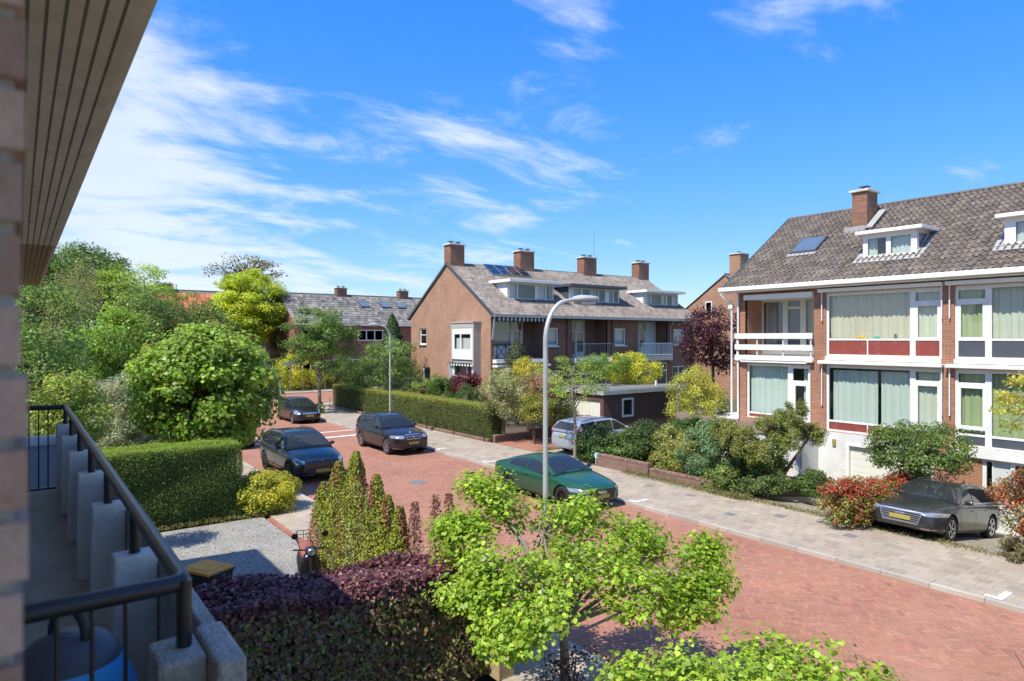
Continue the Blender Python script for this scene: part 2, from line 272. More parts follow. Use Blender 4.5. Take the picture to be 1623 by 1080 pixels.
# ---------------------------------------------------------------- geometry helpers
def root_of(o):
    while o.parent: o = o.parent
    return o
class MB:
    def __init__(s): s.v = []; s.f = []
    def quad(s, *p):
        n = len(s.v); s.v += [tuple(q) for q in p]; s.f.append(tuple(range(n, n + len(p)))); return s
    def box(s, x0, x1, y0, y1, z0, z1):
        n = len(s.v)
        s.v += [(x0, y0, z0), (x1, y0, z0), (x1, y1, z0), (x0, y1, z0), (x0, y0, z1), (x1, y0, z1), (x1, y1, z1), (x0, y1, z1)]
        s.f += [tuple(n + i for i in q) for q in ((0, 3, 2, 1), (4, 5, 6, 7), (0, 1, 5, 4), (1, 2, 6, 5), (2, 3, 7, 6), (3, 0, 4, 7))]; return s
    def obox(s, c, ax, ay, az):        # centre and three half-axis vectors
        n = len(s.v); c, ax, ay, az = map(Vector, (c, ax, ay, az))
        for k in (-1, 1):
            for i, j in ((-1, -1), (1, -1), (1, 1), (-1, 1)): s.v.append(tuple(c + ax * i + ay * j + az * k))
        s.f += [tuple(n + i for i in q) for q in ((0, 3, 2, 1), (4, 5, 6, 7), (0, 1, 5, 4), (1, 2, 6, 5), (2, 3, 7, 6), (3, 0, 4, 7))]; return s
    def bar(s, a, b, w, h=None, up=(0, 0, 1)):
        a, b = Vector(a), Vector(b); d = b - a; u = Vector(up)
        if d.normalized().cross(u).length < 1e-3: u = Vector((1, 0, 0))
        side = d.cross(u).normalized(); u2 = side.cross(d).normalized(); h = h or w
        return s.obox((a + b) / 2, d / 2, side * w / 2, u2 * h / 2)
    def tube(s, pts, rad, n=10, cap=True):
        pts = [Vector(p) for p in pts]; rad = [rad] * len(pts) if isinstance(rad, (int, float)) else rad
        base = len(s.v); prev = None
        for i, p in enumerate(pts):
            d = (pts[min(i + 1, len(pts) - 1)] - pts[max(i - 1, 0)]).normalized()
            if prev is None:
                a = d.cross(Vector((0, 0, 1)) if abs(d.z) < .9 else Vector((1, 0, 0))).normalized()
            else: a = (prev - d * prev.dot(d)).normalized()
            prev = a; b = d.cross(a)
            for k in range(n):
                t = 2 * math.pi * k / n; s.v.append(tuple(p + (a * math.cos(t) + b * math.sin(t)) * rad[i]))
        for i in range(len(pts) - 1):
            for k in range(n):
                q = base + i * n; s.f.append((q + k, q + (k + 1) % n, q + n + (k + 1) % n, q + n + k))
        if cap:
            s.f.append(tuple(base + k for k in range(n))[::-1]); s.f.append(tuple(base + (len(pts) - 1) * n + k for k in range(n)))
        return s
    def lathe(s, prof, c=(0, 0, 0), n=24, axis='z'):
        base = len(s.v)
        for r, z in prof:
            for k in range(n):
                t = 2 * math.pi * k / n; x, y = r * math.cos(t), r * math.sin(t)
                q = (x, y, z) if axis == 'z' else (x, z, y)
                s.v.append(tuple(c[i] + q[i] for i in range(3)))
        for i in range(len(prof) - 1):
            for k in range(n):
                q = base + i * n; s.f.append((q + k, q + (k + 1) % n, q + n + (k + 1) % n, q + n + k))
        if prof[0][0] > 1e-4: s.f.append(tuple(base + k for k in range(n))[::-1])
        if prof[-1][0] > 1e-4: s.f.append(tuple(base + (len(prof) - 1) * n + k for k in range(n)))
        return s
    def prism(s, poly, ext):           # polygon of 3-D points pushed along ext
        n = len(s.v); k = len(poly); e = Vector(ext)
        s.v += [tuple(p) for p in poly] + [tuple(Vector(p) + e) for p in poly]
        s.f.append(tuple(range(n, n + k))[::-1]); s.f.append(tuple(range(n + k, n + 2 * k)))
        for i in range(k): s.f.append((n + i, n + (i + 1) % k, n + k + (i + 1) % k, n + k + i))
        return s
    def panel(s, O, Rv, Nv, rect, openings, depth):   # sheet with real holes; reveals run back by depth
        O, Rv, Nv = Vector(O), Vector(Rv), Vector(Nv); Z = Vector((0, 0, 1))
        P = lambda u, v, d=0: tuple(O + Rv * u + Z * v - Nv * d)
        us = sorted({rect[0], rect[1], *[min(max(q, rect[0]), rect[1]) for o in openings for q in o[:2]]})
        vs = sorted({rect[2], rect[3], *[min(max(q, rect[2]), rect[3]) for o in openings for q in o[2:4]]})
        for i in range(len(us) - 1):
            for j in range(len(vs) - 1):
                a, b, c, d = us[i], us[i + 1], vs[j], vs[j + 1]; mu, mv = (a + b) / 2, (c + d) / 2
                if any(o[0] < mu < o[1] and o[2] < mv < o[3] for o in openings): continue
                s.quad(P(a, c), P(b, c), P(b, d), P(a, d))
        for a, b, c, d in [o[:4] for o in openings]:
            s.quad(P(a, c), P(a, c, depth), P(b, c, depth), P(b, c)); s.quad(P(a, d), P(b, d), P(b, d, depth), P(a, d, depth))
            s.quad(P(a, c), P(a, d), P(a, d, depth), P(a, c, depth)); s.quad(P(b, c), P(b, c, depth), P(b, d, depth), P(b, d))
        return s
    def mesh(s, name, m, off=(0, 0, 0), smooth=False, sharp=35):
        me = bpy.data.meshes.new(name)
        me.from_pydata([(x - off[0], y - off[1], z - off[2]) for x, y, z in s.v], [], s.f)
        if m: me.materials.append(MATS[m] if isinstance(m, str) else m)
        if smooth:
            me.polygons.foreach_set('use_smooth', [True] * len(me.polygons)); me.set_sharp_from_angle(angle=R_(sharp))
        me.update(); return me
    def build(s, name, m, parent=None, smooth=False, local=False, bevel=0, fix=True):
        off = (0, 0, 0) if (parent is None or local) else tuple(root_of(parent).location)
        me = s.mesh(name, m, off, smooth)
        if fix:
            bm = bmesh.new(); bm.from_mesh(me); bmesh.ops.remove_doubles(bm, verts=bm.verts, dist=1e-5) if smooth else None
            bmesh.ops.recalc_face_normals(bm, faces=bm.faces); bm.to_mesh(me); bm.free()
            if smooth: me.set_sharp_from_angle(angle=R_(35))
        o = bpy.data.objects.new(name, me); COL.objects.link(o)
        if parent: o.parent = parent
        if bevel:
            b = o.modifiers.new('bevel', 'BEVEL'); b.width = bevel; b.segments = 2; b.limit_method = 'ANGLE'
        return o
def tag(o, label=None, cat=None, group=None, kind=None):
    if label: o['label'] = label
    if cat: o['category'] = cat
    if group: o['group'] = group
    if kind: o['kind'] = kind
    return o
def thing(name, label, cat, loc=(0, 0, 0), rz=0, group=None):
    o = bpy.data.objects.new(name, None); COL.objects.link(o); o.location = loc; o.rotation_euler = (0, 0, rz)
    o.empty_display_size = .2
    return tag(o, label, cat, group)
def link_copy(name, me, loc, parent=None, rot=None):
    o = bpy.data.objects.new(name, me); COL.objects.link(o)
    if parent:
        o.parent = parent; loc = Vector(loc) - root_of(parent).location
    o.location = loc
    if rot is not None: o.rotation_euler = rot
    return o
def np_mesh(name, V, F, colf=None, m=None, smooth=False):
    me = bpy.data.meshes.new(name); V = np.asarray(V, np.float32); F = np.asarray(F, np.int32); k = F.shape[1]
    me.vertices.add(len(V)); me.vertices.foreach_set('co', V.ravel())
    me.loops.add(F.size); me.loops.foreach_set('vertex_index', F.ravel())
    me.polygons.add(len(F)); me.polygons.foreach_set('loop_start', np.arange(0, F.size, k, dtype=np.int32))
    me.update(calc_edges=True)
    if not smooth: me.shade_flat()
    if colf is not None:
        a = me.attributes.new('Col', 'FLOAT_COLOR', 'FACE')
        a.data.foreach_set('color', np.concatenate([colf, np.ones((len(colf), 1))], 1).astype(np.float32).ravel())
    if m: me.materials.append(MATS[m])
    if smooth == 'sharp': me.set_sharp_from_angle(angle=R_(42))
    me.validate(); return me
def set_col(me, c):
    a = me.attributes.new('Col', 'FLOAT_COLOR', 'FACE'); a.data.foreach_set('color', np.tile(np.array([*c, 1], np.float32), len(me.polygons)))
    return me
# ================================================================= the setting
PZ = 0.08                                   # pavement height above the road
def structure(o): o['kind'] = 'structure'; return o
def ground_sheet():
    xs = [-1500, -300, -60, 18.95, 19.0, 24.62, 24.64, 60, 300, 1800]; ys = [-900, -120, 4.2, 4.22, 13.28, 13.3, 80, 300, 2500]
    def hz(x, y):
        if 4.215 < y < 13.29 and 18.97 < x < 24.63: return .05 - .85 * (x - 19.0) / 5.62 - .06
        return -.06
    mb = MB(); n = len(ys)
    mb.v = [(x, y, hz(x, y)) for x in xs for y in ys]
    mb.f = [(i * n + j, (i + 1) * n + j, (i + 1) * n + j + 1, i * n + j + 1) for i in range(len(xs) - 1) for j in range(n - 1)]
    return structure(mb.build('ground', 'ground'))
ground_sheet()
def sheet(name, m, poly, z, parent=None):
    return MB().quad(*[(x, y, z if not callable(z) else z(x, y)) for x, y in poly]).build(name, m, parent)
NEAR0, NEAR1 = -1.0, 27.0
road_mb = MB()
road_mb.quad((7.6, NEAR0, -.006), (15.5, NEAR0, -.006), (15.5, NEAR1, -.006), (7.6, NEAR1, -.006))
road_mb.quad((7.6, -70, 0), (15.5, -70, 0), (15.5, NEAR0, 0), (7.6, NEAR0, 0))
road_mb.quad((7.6, NEAR1, 0), (15.5, NEAR1, 0), (15.5, 42, 0), (16.1, 46, 0), (17.6, 50, 0), (20, 52.2, 0), (24, 53, 0), (24, 63, 0), (7.6, 63, 0))
road_mb.quad((24, 53, 0), (150, 53, 0), (150, 63, 0), (24, 63, 0)); road_mb.quad((7.6, 53, 0), (7.6, 63, 0), (-90, 63, 0), (-90, 53, 0))
road = structure(road_mb.build('road', 'road_far'))
def box_field(rects, z0, z1, cols, name, m, parent, stuff=True, rot=0):
    """many low boxes (pavers) as one mesh: rects = (cx, cy, hx, hy, dz)"""
    r = np.array(rects); n = len(r)
    cx, cy, hx, hy, dz = r.T; V = np.zeros((n, 8, 3)); ins = .002
    for k, (sx, sy) in enumerate(((-1, -1), (1, -1), (1, 1), (-1, 1))):
        V[:, k] = np.stack([cx + sx * hx, cy + sy * hy, np.full(n, z0)], 1)
        V[:, k + 4] = np.stack([cx + sx * (hx - ins), cy + sy * (hy - ins), z1 + dz], 1)
    if rot:
        c, s = math.cos(rot), math.sin(rot); x, y = V[..., 0].copy(), V[..., 1].copy()
        V[..., 0] = c * x - s * y; V[..., 1] = s * x + c * y
    q = np.array(((4, 5, 6, 7), (0, 1, 5, 4), (1, 2, 6, 5), (2, 3, 7, 6), (3, 0, 4, 7)))
    F = (np.arange(n)[:, None, None] * 8 + q[None]).reshape(-1, 4)
    me = np_mesh(name, V.reshape(-1, 3), F, np.repeat(np.array(cols), 5, 0), m)
    o = bpy.data.objects.new(name, me); COL.objects.link(o); o.parent = parent
    if stuff: o['kind'] = 'stuff'
    return o
def pieces(items, meshes, name, parent):    # individual pavers sharing a few meshes; items = (x, y, z, rz, k)
    for x, y, z, rz, k in items:
        o = bpy.data.objects.new(name, meshes[k % len(meshes)]); COL.objects.link(o); o.parent = parent; o.location = (x, y, z); o.rotation_euler = (0, 0, rz)
def paver_mesh(hx, hy, h, c, m):
    mb = MB(); i = .002
    mb.v = [(-hx, -hy, -h), (hx, -hy, -h), (hx, hy, -h), (-hx, hy, -h), (-hx + i, -hy + i, 0), (hx - i, -hy + i, 0), (hx - i, hy - i, 0), (-hx + i, hy - i, 0)]
    mb.f = [(4, 5, 6, 7), (0, 1, 5, 4), (1, 2, 6, 5), (2, 3, 7, 6), (3, 0, 4, 7)]
    return set_col(mb.mesh('paver', m), c)
def road_bricks():
    w = .1; n = 2; a = R_(45); c, s = math.cos(a), math.sin(a); g = .0012; recs = []
    for i in range(-190, 260):
        for j in range(-130, 130):
            for hor in (1, 0):
                x0, y0 = (i + n * j, i - n * j) if hor else (n + i + n * j, -(n - 1) + i - n * j)
                cx, cy = ((x0 + n / 2) * w, (y0 + .5) * w) if hor else ((x0 + .5) * w, (y0 + n / 2) * w)
                X, Y = c * cx - s * cy, s * cx + c * cy
                if 7.66 < X < 15.44 and NEAR0 < Y < NEAR1:
                    recs.append((cx, cy, (n * w / 2 if hor else w / 2) - g, (w / 2 if hor else n * w / 2) - g, X, Y, hor))
    base = np.array((.355, .172, .117)); r = np.array([q[:4] for q in recs]); N = len(recs)
    dz = RNG.normal(0, .0013, N); XY = np.array([(q[4], q[5]) for q in recs])
    wob = .010 * np.sin(XY[:, 1] * .9 + 1) * np.sin(XY[:, 0] * .7); dz = dz + wob * .35
    v = RNG.normal(1, .07, (N, 1)); col = np.clip(base * v * (1 + RNG.normal(0, .03, (N, 3))), .02, .8)
    dark = RNG.random(N) < .02; col[dark] *= .8
    target = np.array((10.3, 3.3)); near = np.argsort(((XY - target) ** 2).sum(1))[:300]; isn = np.zeros(N, bool); isn[near] = True
    keep = ~isn; rr = np.concatenate([r, dz[:, None]], 1)
    box_field(rr[keep], -.03, -.001, col[keep], 'paving_bricks', 'paver_brick', road, True, a)
    ms = [[paver_mesh(r[k][2], r[k][3], .03, base * f, 'paver_brick') for f in (.92, .97, 1, 1.03, 1.07)] for k in (next(k for k in range(N) if recs[k][6]), next(k for k in range(N) if not recs[k][6]))]
    for hor in (0, 1):
        pieces([(XY[k][0], XY[k][1], -.001 + dz[k], a, int(RNG.integers(5))) for k in near if recs[k][6] == (1 - hor)], ms[hor], 'paving_brick', road)
road_bricks()
# --- pavements
pav = MB()
pav.quad((15.62, -40, PZ - .004), (18.95, -40, PZ - .004), (18.95, 30, PZ - .004), (15.62, 30, PZ - .004))
pav.quad((15.62, 30, PZ), (18.95, 30, PZ), (18.95, 48.6, PZ), (23, 50.5, PZ), (60, 50.6, PZ), (60, 52.9, PZ), (24, 52.9, PZ), (20.1, 52.1, PZ), (17.7, 49.9, PZ), (16.2, 45.9, PZ), (15.62, 42, PZ))
pavement_r = structure(pav.build('pavement', 'tile_far'))
pav = MB().quad((5.9, 11.0, PZ - .004), (7.48, 11.0, PZ - .004), (7.48, 33, PZ - .004), (5.9, 33, PZ - .004)).quad((5.9, 33, PZ), (7.48, 33, PZ), (7.48, 52.9, PZ), (5.9, 52.9, PZ)).quad((5.9, -40, PZ), (7.48, -40, PZ), (7.48, 11, PZ), (5.9, 11, PZ))
pavement_l = structure(pav.build('pavement', 'tile_far'))
pavement_f = structure(MB().box(-60, 110, 63.12, 65.2, -.05, PZ).build('pavement', 'tile_far'))
def tiles(parent, x0, x1, y0, y1, target, nnear, base):
    w = .3; recs = []; nx = int((x1 - x0) / w)
    for i in range(nx):
        for j in range(int((y1 - y0) / w)):
            recs.append((x0 + (i + .5) * w, y0 + (j + .5 + (.5 if i % 2 else 0)) * w))
    P = np.array(recs); N = len(P); dz = RNG.normal(0, .002, N)
    col = np.clip(np.array(base) * RNG.normal(1, .075, (N, 1)) * (1 + RNG.normal(0, .02, (N, 3))), .03, .8)
    d = RNG.random(N); col[d < .02] *= .7; col[d > .985] *= 1.15
    near = np.argsort(((P - np.array(target)) ** 2 * np.array((1, .12))).sum(1))[:nnear]; isn = np.zeros(N, bool); isn[near] = True
    h = w / 2 - .002; rr = np.concatenate([P, np.full((N, 2), h), dz[:, None]], 1)
    box_field(rr[~isn], PZ - .03, PZ, col[~isn], 'paving_tiles', 'paver_tile', parent)
    ms = [paver_mesh(h, h, .03, np.array(base) * f, 'paver_tile') for f in (.84, .93, .97, 1.0, 1.03, 1.08)]
    pieces([(P[k][0], P[k][1], PZ + dz[k], 0, int(RNG.integers(6)) if RNG.random() > .1 else 2) for k in near], ms, 'paving_tile', parent)
tiles(pavement_r, 15.62, 18.95, 0, 29.9, (17, 6.5), 300, (.36, .305, .24))
tiles(pavement_l, 5.9, 7.42, 11.1, 32.9, (6.7, 18), 130, (.38, .325, .255))
kme = [set_col(MB().box(-.058, .058, -.495, .495, -.12, .0).mesh('kerb', 'paver_tile'), np.array((.42, .39, .34)) * f) for f in (.9, 1, 1.08)]
for y in range(2, 42): pieces([(15.56, y + .5, PZ + .006, 0, random.randrange(3))], kme, 'kerb_stone', pavement_r)
for y in range(15, 40): pieces([(7.54, y + .5, PZ + .006, 0, random.randrange(3))], kme, 'kerb_stone', pavement_l)
arc = [(15.56, 42), (15.75, 44), (16.15, 46), (16.8, 48.1), (17.65, 50), (18.8, 51.3), (20.05, 52.15), (22, 52.7), (24, 52.95), (60, 52.95)]
MB().tube([(x, y, PZ - .04) for x, y in arc], .06, 6).build('kerb_band', 'kerb_stone', pavement_r)
MB().box(15.5, 15.62, -40, 2, -.05, PZ + .006).build('kerb_band', 'kerb_stone', pavement_r)
MB().box(7.48, 7.6, -40, 15, -.05, PZ + .006).build('kerb_band', 'kerb_stone', pavement_l)
MB().box(7.48, 7.6, 40, 52.9, -.05, PZ + .006).build('kerb_band', 'kerb_stone', pavement_l)
MB().box(-60, 110, 63.0, 63.12, -.05, PZ + .006).build('kerb_band', 'kerb_stone', pavement_f)
# --- markings
def lmark(parent, x, y, sx=1, sy=1, a=.62, b=.32, w=.13):
    z = PZ + .012
    MB().quad((x, y, z), (x + sx * a, y, z), (x + sx * a, y + sy * w, z), (x, y + sy * w, z)).quad((x, y + sy * w, z), (x + sx * w, y + sy * w, z), (x + sx * w, y + sy * b, z), (x, y + sy * b, z)).build('parking_mark', 'road_paint', parent)
lmark(pavement_r, 15.66, 14.5, 1, 1); lmark(pavement_r, 15.66, 4.75, 1, 1); lmark(pavement_r, 15.66, 27.1, 1, -1); lmark(pavement_r, 15.66, 22.9, 1, 1); lmark(pavement_l, 7.42, 22.3, -1, 1)
MB().quad((7.65, 34.0, .006), (15.45, 34.0, .006), (15.45, 34.3, .006), (7.65, 34.3, .006)).build('road_line', 'road_paint', road)
MB().quad((7.65, 36.05, .006), (15.45, 36.05, .006), (15.45, 36.22, .006), (7.65, 36.22, .006)).build('road_line', 'road_paint', road)
for x, y, r in ((11.75, 21.6, .33), (11.2, 12.5, .3)):
    MB().lathe([(r, -.01), (r, .014), (r * .88, .016), (r * .86, .010), (.001, .012)], (x, y, 0), 24).build('manhole_cover', 'tarmac_roof', road)
for x, y in ((17.6, 8.7), (17.9, 10.9), (16.9, 11.9)):
    MB().box(x - .15, x + .15, y - .15, y + .15, PZ - .02, PZ + .006).build('inspection_plate', 'tarmac_roof', pavement_r)
# --- driveways, beds
drive_n = structure(MB().box(-1.2, 5.74, 9.9, 20.0, -.05, .05).build('gravel_driveway', 'gravel'))
for k in range(20): MB().box(5.75, 5.89, 15.2 + k * .22, 15.41 + k * .22, -.02, PZ + .004).build('edge_brick', 'path_red', drive_n)
n = 11000; P = np.stack([RNG.uniform(.6, 5.72, n), RNG.uniform(10.5, 19.95, n), np.full(n, .05)], 1); s = RNG.uniform(.012, .030, n)
tet = np.array([(1, 0, 0), (-.5, .87, 0), (-.5, -.87, 0), (0, 0, .7)]); th = RNG.uniform(0, 6.28, n); V = tet[None] * s[:, None, None]
V = np.stack([V[..., 0] * np.cos(th)[:, None] - V[..., 1] * np.sin(th)[:, None], V[..., 0] * np.sin(th)[:, None] + V[..., 1] * np.cos(th)[:, None], V[..., 2]], -1) + P[:, None]
F = (np.arange(n)[:, None, None] * 4 + np.array(((0, 1, 3), (1, 2, 3), (2, 0, 3)))[None]).reshape(-1, 3)
gc_ = np.array((.93, .89, .81)) * np.clip(RNG.choice([.16, .27, .36, .48], n)[:, None] * (1 + RNG.normal(0, .05, (n, 3))), .05, .8)
o = bpy.data.objects.new('gravel_chips', np_mesh('gravel_chips', V.reshape(-1, 3), F, np.repeat(gc_, 3, 0), 'paver_tile')); COL.objects.link(o); o.parent = drive_n; o['kind'] = 'stuff'
front_path = structure(MB().box(5.0, 5.88, -3, 8.0, -.05, .06).build('garden_path', 'tile_far'))
drive_mid = structure(MB().box(18.97, 23.4, 23.7, 26.9, -.05, .085).build('brick_driveway', 'path_red'))
drive_volvo = structure(MB().box(18.97, 23.3, 20.9, 23.68, -.05, .08).build('tile_driveway', 'tile_far'))
def slope(x, y=0): return .075 - .85 * (x - 19.0) / 5.62 if x > 19.0 else .075
drive_a = structure(MB().quad((18.97, 9.5, slope(18.9)), (24.5, 9.5, slope(24.5)), (24.5, 13.2, slope(24.5)), (18.97, 13.2, slope(18.9))).build('sloping_driveway', 'drive_stone'))
drive_b = structure(MB().quad((18.97, 4.6, slope(18.9)), (24.5, 4.6, slope(24.5)), (24.5, 8.8, slope(24.5)), (18.97, 8.8, slope(18.9))).build('sloping_driveway', 'drive_stone'))
bed = structure(MB().box(18.97, 24.4, 13.25, 20.88, -1.0, .10).build('flower_bed', 'soil'))
bed2 = structure(MB().quad((18.97, 8.8, .09), (18.97, 9.5, .09), (24.4, 9.5, .05), (24.4, 8.8, .05)).quad((18.97, 8.8, .09), (24.4, 8.8, .05), (24.4, 8.8, -1), (18.97, 8.8, -1)).quad((18.97, 9.5, .09), (18.97, 9.5, -1), (24.4, 9.5, -1), (24.4, 9.5, .05)).build('flower_bed', 'soil'))
bed3 = structure(MB().box(18.97, 23.9, 27.4, 50.0, -.05, .10).build('front_garden', 'soil'))
bed4 = structure(MB().box(18.97, 24.4, 1.0, 4.55, -1.0, .10).build('flower_bed', 'soil'))
# --- low garden walls
def low_wall(label, x, y0, y1, h, w=.2, cop=True, along='y'):
    t = thing('garden_wall', label, 'wall', (x, (y0 + y1) / 2, 0) if along == 'y' else ((y0 + y1) / 2, x, 0))
    hh = h - .07 if cop else h
    (MB().box(x - w / 2, x + w / 2, y0, y1, -.05, hh) if along == 'y' else MB().box(y0, y1, x - w / 2, x + w / 2, -.05, hh)).build('wall_body', 'brick_wall_low', t)
    if cop:
        k = int((y1 - y0) / .115); me = [set_col(MB().box(-w / 2 - .015, w / 2 + .015, -.052, .052, 0, .075).mesh('coping', 'near_brick'), np.array((.23, .13, .10)) * f) for f in (.8, 1, 1.15)]
        for i in range(k):
            p = y0 + (i + .5) * (y1 - y0) / k
            link_copy('coping_brick', me[random.randrange(3)], (x, p, hh) if along == 'y' else (p, x, hh), t, None if along == 'y' else (0, 0, R_(90)))
    return t
low_wall('tall stretch of low brick wall beside the silver estate car', 19.02, 16.9, 19.6, .58)
low_wall('lower stretch of mossy brick wall in front of the shrubs', 19.04, 14.0, 16.85, .42)
low_wall('low brick wall at the near end of the long clipped hedge', 27.2, 19.1, 21.2, .42, along='x')
low_wall('dark low brick wall along the edge of the red brick driveway', 27.05, 21.25, 23.3, .6, along='x')
low_wall('low brick wall edging the far side of the long clipped hedge', 18.9, 27.35, 48.4, .22, .16)
low_wall('short low brick wall at the right edge beside dry grass', 19.6, 3.9, 5.3, .55)
# ================================================================= our own house: pier, eaves, balcony
house_n = thing('brick_house', 'brick house the view looks out from, with ribbed wooden eaves and concrete balcony', 'house', (-1.3, 8, 0))
w = MB(); w.box(-9.0, -1.3, .76, 16.2, -.05, 6.40); w.build('wall', 'brick_brown', house_n)
w = MB(); w.prism([(-1.3 + .0, .6, 6.62), (.36, .6, 6.645), (.36, .6, 6.72), (-4.6, .6, 10.3), (-9.6, .6, 6.72), (-9.6, .6, 6.62)], (0, 15.9, 0)); w.build('roof', 'tarmac_roof', house_n)
w = MB(); w.prism([(-1.3, -2.5, 6.62), (.36, -2.5, 6.645), (.36, -2.5, 6.72), (-4.6, -2.5, 10.3), (-9.6, -2.5, 6.62)], (0, 3.09, 0)); w.build('roof', 'tarmac_roof', house_n)
eaves = MB().box(-1.5, .318, -2.5, 16.5, 6.360, 6.60).build('eaves', 'eave_back', house_n)
MB().box(.32, .352, -2.5, 16.5, 6.37, 6.64).build('fascia', 'eave_board', eaves)
bm1 = MB().box(-.0195, .0195, 0, 11.7, 0, .03).mesh('board', 'eave_board'); bm2 = MB().box(-.0195, .0195, 0, 7.08, 0, .03).mesh('board', 'eave_brown')
for k in range(35):
    x = .298 - k * .0505
    link_copy('soffit_board', bm1, (x, -2.5, 6.352), eaves); link_copy('soffit_board', bm2, (x, 9.22, 6.352), eaves)
window_later = True
# brick pier close to the lens
pier = MB().box(-.62, -.004, .752, 1.08, 3.45, 6.37).build('brick_pier', 'concrete_rough', house_n)
cols_ = [(.50, .31, .25), (.40, .25, .20), (.32, .21, .17), (.58, .41, .34), (.45, .33, .22)]
def nb(lx): return [set_col(MB().box(-lx, 0, 0, .105, 0, .052).mesh('brick', 'near_brick'), c) for c in cols_]
full, half = nb(.21), nb(.10)
for k in range(45):
    z = 3.47 + k * .0645
    if z > 6.3: break
    x = .004
    for i in range(4):
        ms = half if (k % 2 and i == 0) else full; lx = .10 if ms is half else .21
        if x - lx < -.64: break
        link_copy('brick', ms[random.randrange(5)], (x + random.uniform(-.003, .003), .741 + random.uniform(-.003, .003), z), pier); x -= lx + .012
# balcony
BZ = 3.65; RT = 4.59
bal = MB().box(-1.3, .50, 2.05, 8.95, BZ - .22, BZ).build('balcony', 'concrete_floor', house_n)
par = MB().box(.485, .535, 2.02, 8.98, BZ - .40, 4.345)
par.build('parapet_panel', 'concrete_rough', bal, bevel=.008)
fin_me = MB().box(-.082, .082, -.06, .06, 0, 4.375 - BZ).mesh('fin', 'concrete_smooth')
POSTS = [2.2 + 1.0667 * k for k in range(7)]
for y in POSTS[1:]:
    o = link_copy('concrete_fin', fin_me, (.40, y, BZ), bal); b = o.modifiers.new('bevel', 'BEVEL'); b.width = .01; b.segments = 2
MB().box(.315, .445, 2.10, 2.29, BZ, 4.37).build('corner_block', 'concrete_rough', bal, bevel=.012)
MB().box(.447, .53, 1.99, 2.30, BZ - .4, 4.385).build('corner_block', 'concrete_rough', bal, bevel=.015)
for y in POSTS: MB().tube([(.40, y, 4.37), (.40, y, RT - .02)], .0215, 14).build('railing_post', 'black_metal', bal, True)
MB().tube([(-1.3, 2.2, RT - .03), (.36, 2.2, RT - .03), (.39, 2.21, RT - .03), (.40, 2.24, RT - .03), (.40, 8.55, RT - .03), (.39, 8.59, RT - .03), (.36, 8.6, RT - .03), (-1.3, 8.6, RT - .03)], .026, 16).build('handrail', 'black_metal', bal, True)
for k in range(20):
    x = .246 - k * .082
    if x < -1.25: break
    MB().tube([(x, 2.2, BZ + .02), (x, 2.2, RT - .04)], .006, 8).build('baluster', 'black_metal', bal, True)
    MB().tube([(x, 8.6, BZ + .04), (x, 8.6, RT - .04)], .007, 6).build('baluster', 'black_metal', bal, True)
MB().bar((-1.3, 2.2, BZ + .04), (.39, 2.2, BZ + .04), .02).build('bottom_rail', 'black_metal', bal); MB().bar((-1.3, 8.6, BZ + .05), (.39, 8.6, BZ + .05), .02).build('bottom_rail', 'black_metal', bal)
bay = MB().box(-1.3, .62, 9.6, 14.2, 3.05, 3.42).build('bay_roof', 'tarmac_roof', house_n)
MB().box(.621, .70, 9.55, 14.25, 3.0, 3.58).box(-1.3, .7, 14.2, 14.30, 3.0, 3.58).build('roof_edge', 'white_board', bay)
MB().box(-1.3, .55, 9.7, 14.1, -.05, 3.05).build('bay_wall', 'brick_brown', house_n)
# tub with loop handle standing on the balcony
tub = thing('storage_tub', 'blue domed container with grey top and black loop handle on the balcony floor', 'container', (.13, 2.62, BZ))
MB().lathe([(.12, 0), (.20, .01), (.215, .20), (.212, .36), (.195, .49), (.15, .60)], (0, 0, 0), 36).build('tub_body', 'blue_plastic', tub, True, True)
MB().lathe([(.154, .592), (.146, .615), (.11, .655), (.06, .678), (.001, .684)], (0, 0, 0), 36).build('domed_lid', 'grey_plastic', tub, True, True)
hp = [(math.cos(t) * .075, 0, .665 + math.sin(t) * .10) for t in np.linspace(-.15, math.pi + .15, 15)]
MB().tube(hp, .013, 10).build('handle', 'black_plastic', tub, True, True); tub.rotation_euler = (0, 0, R_(-55))
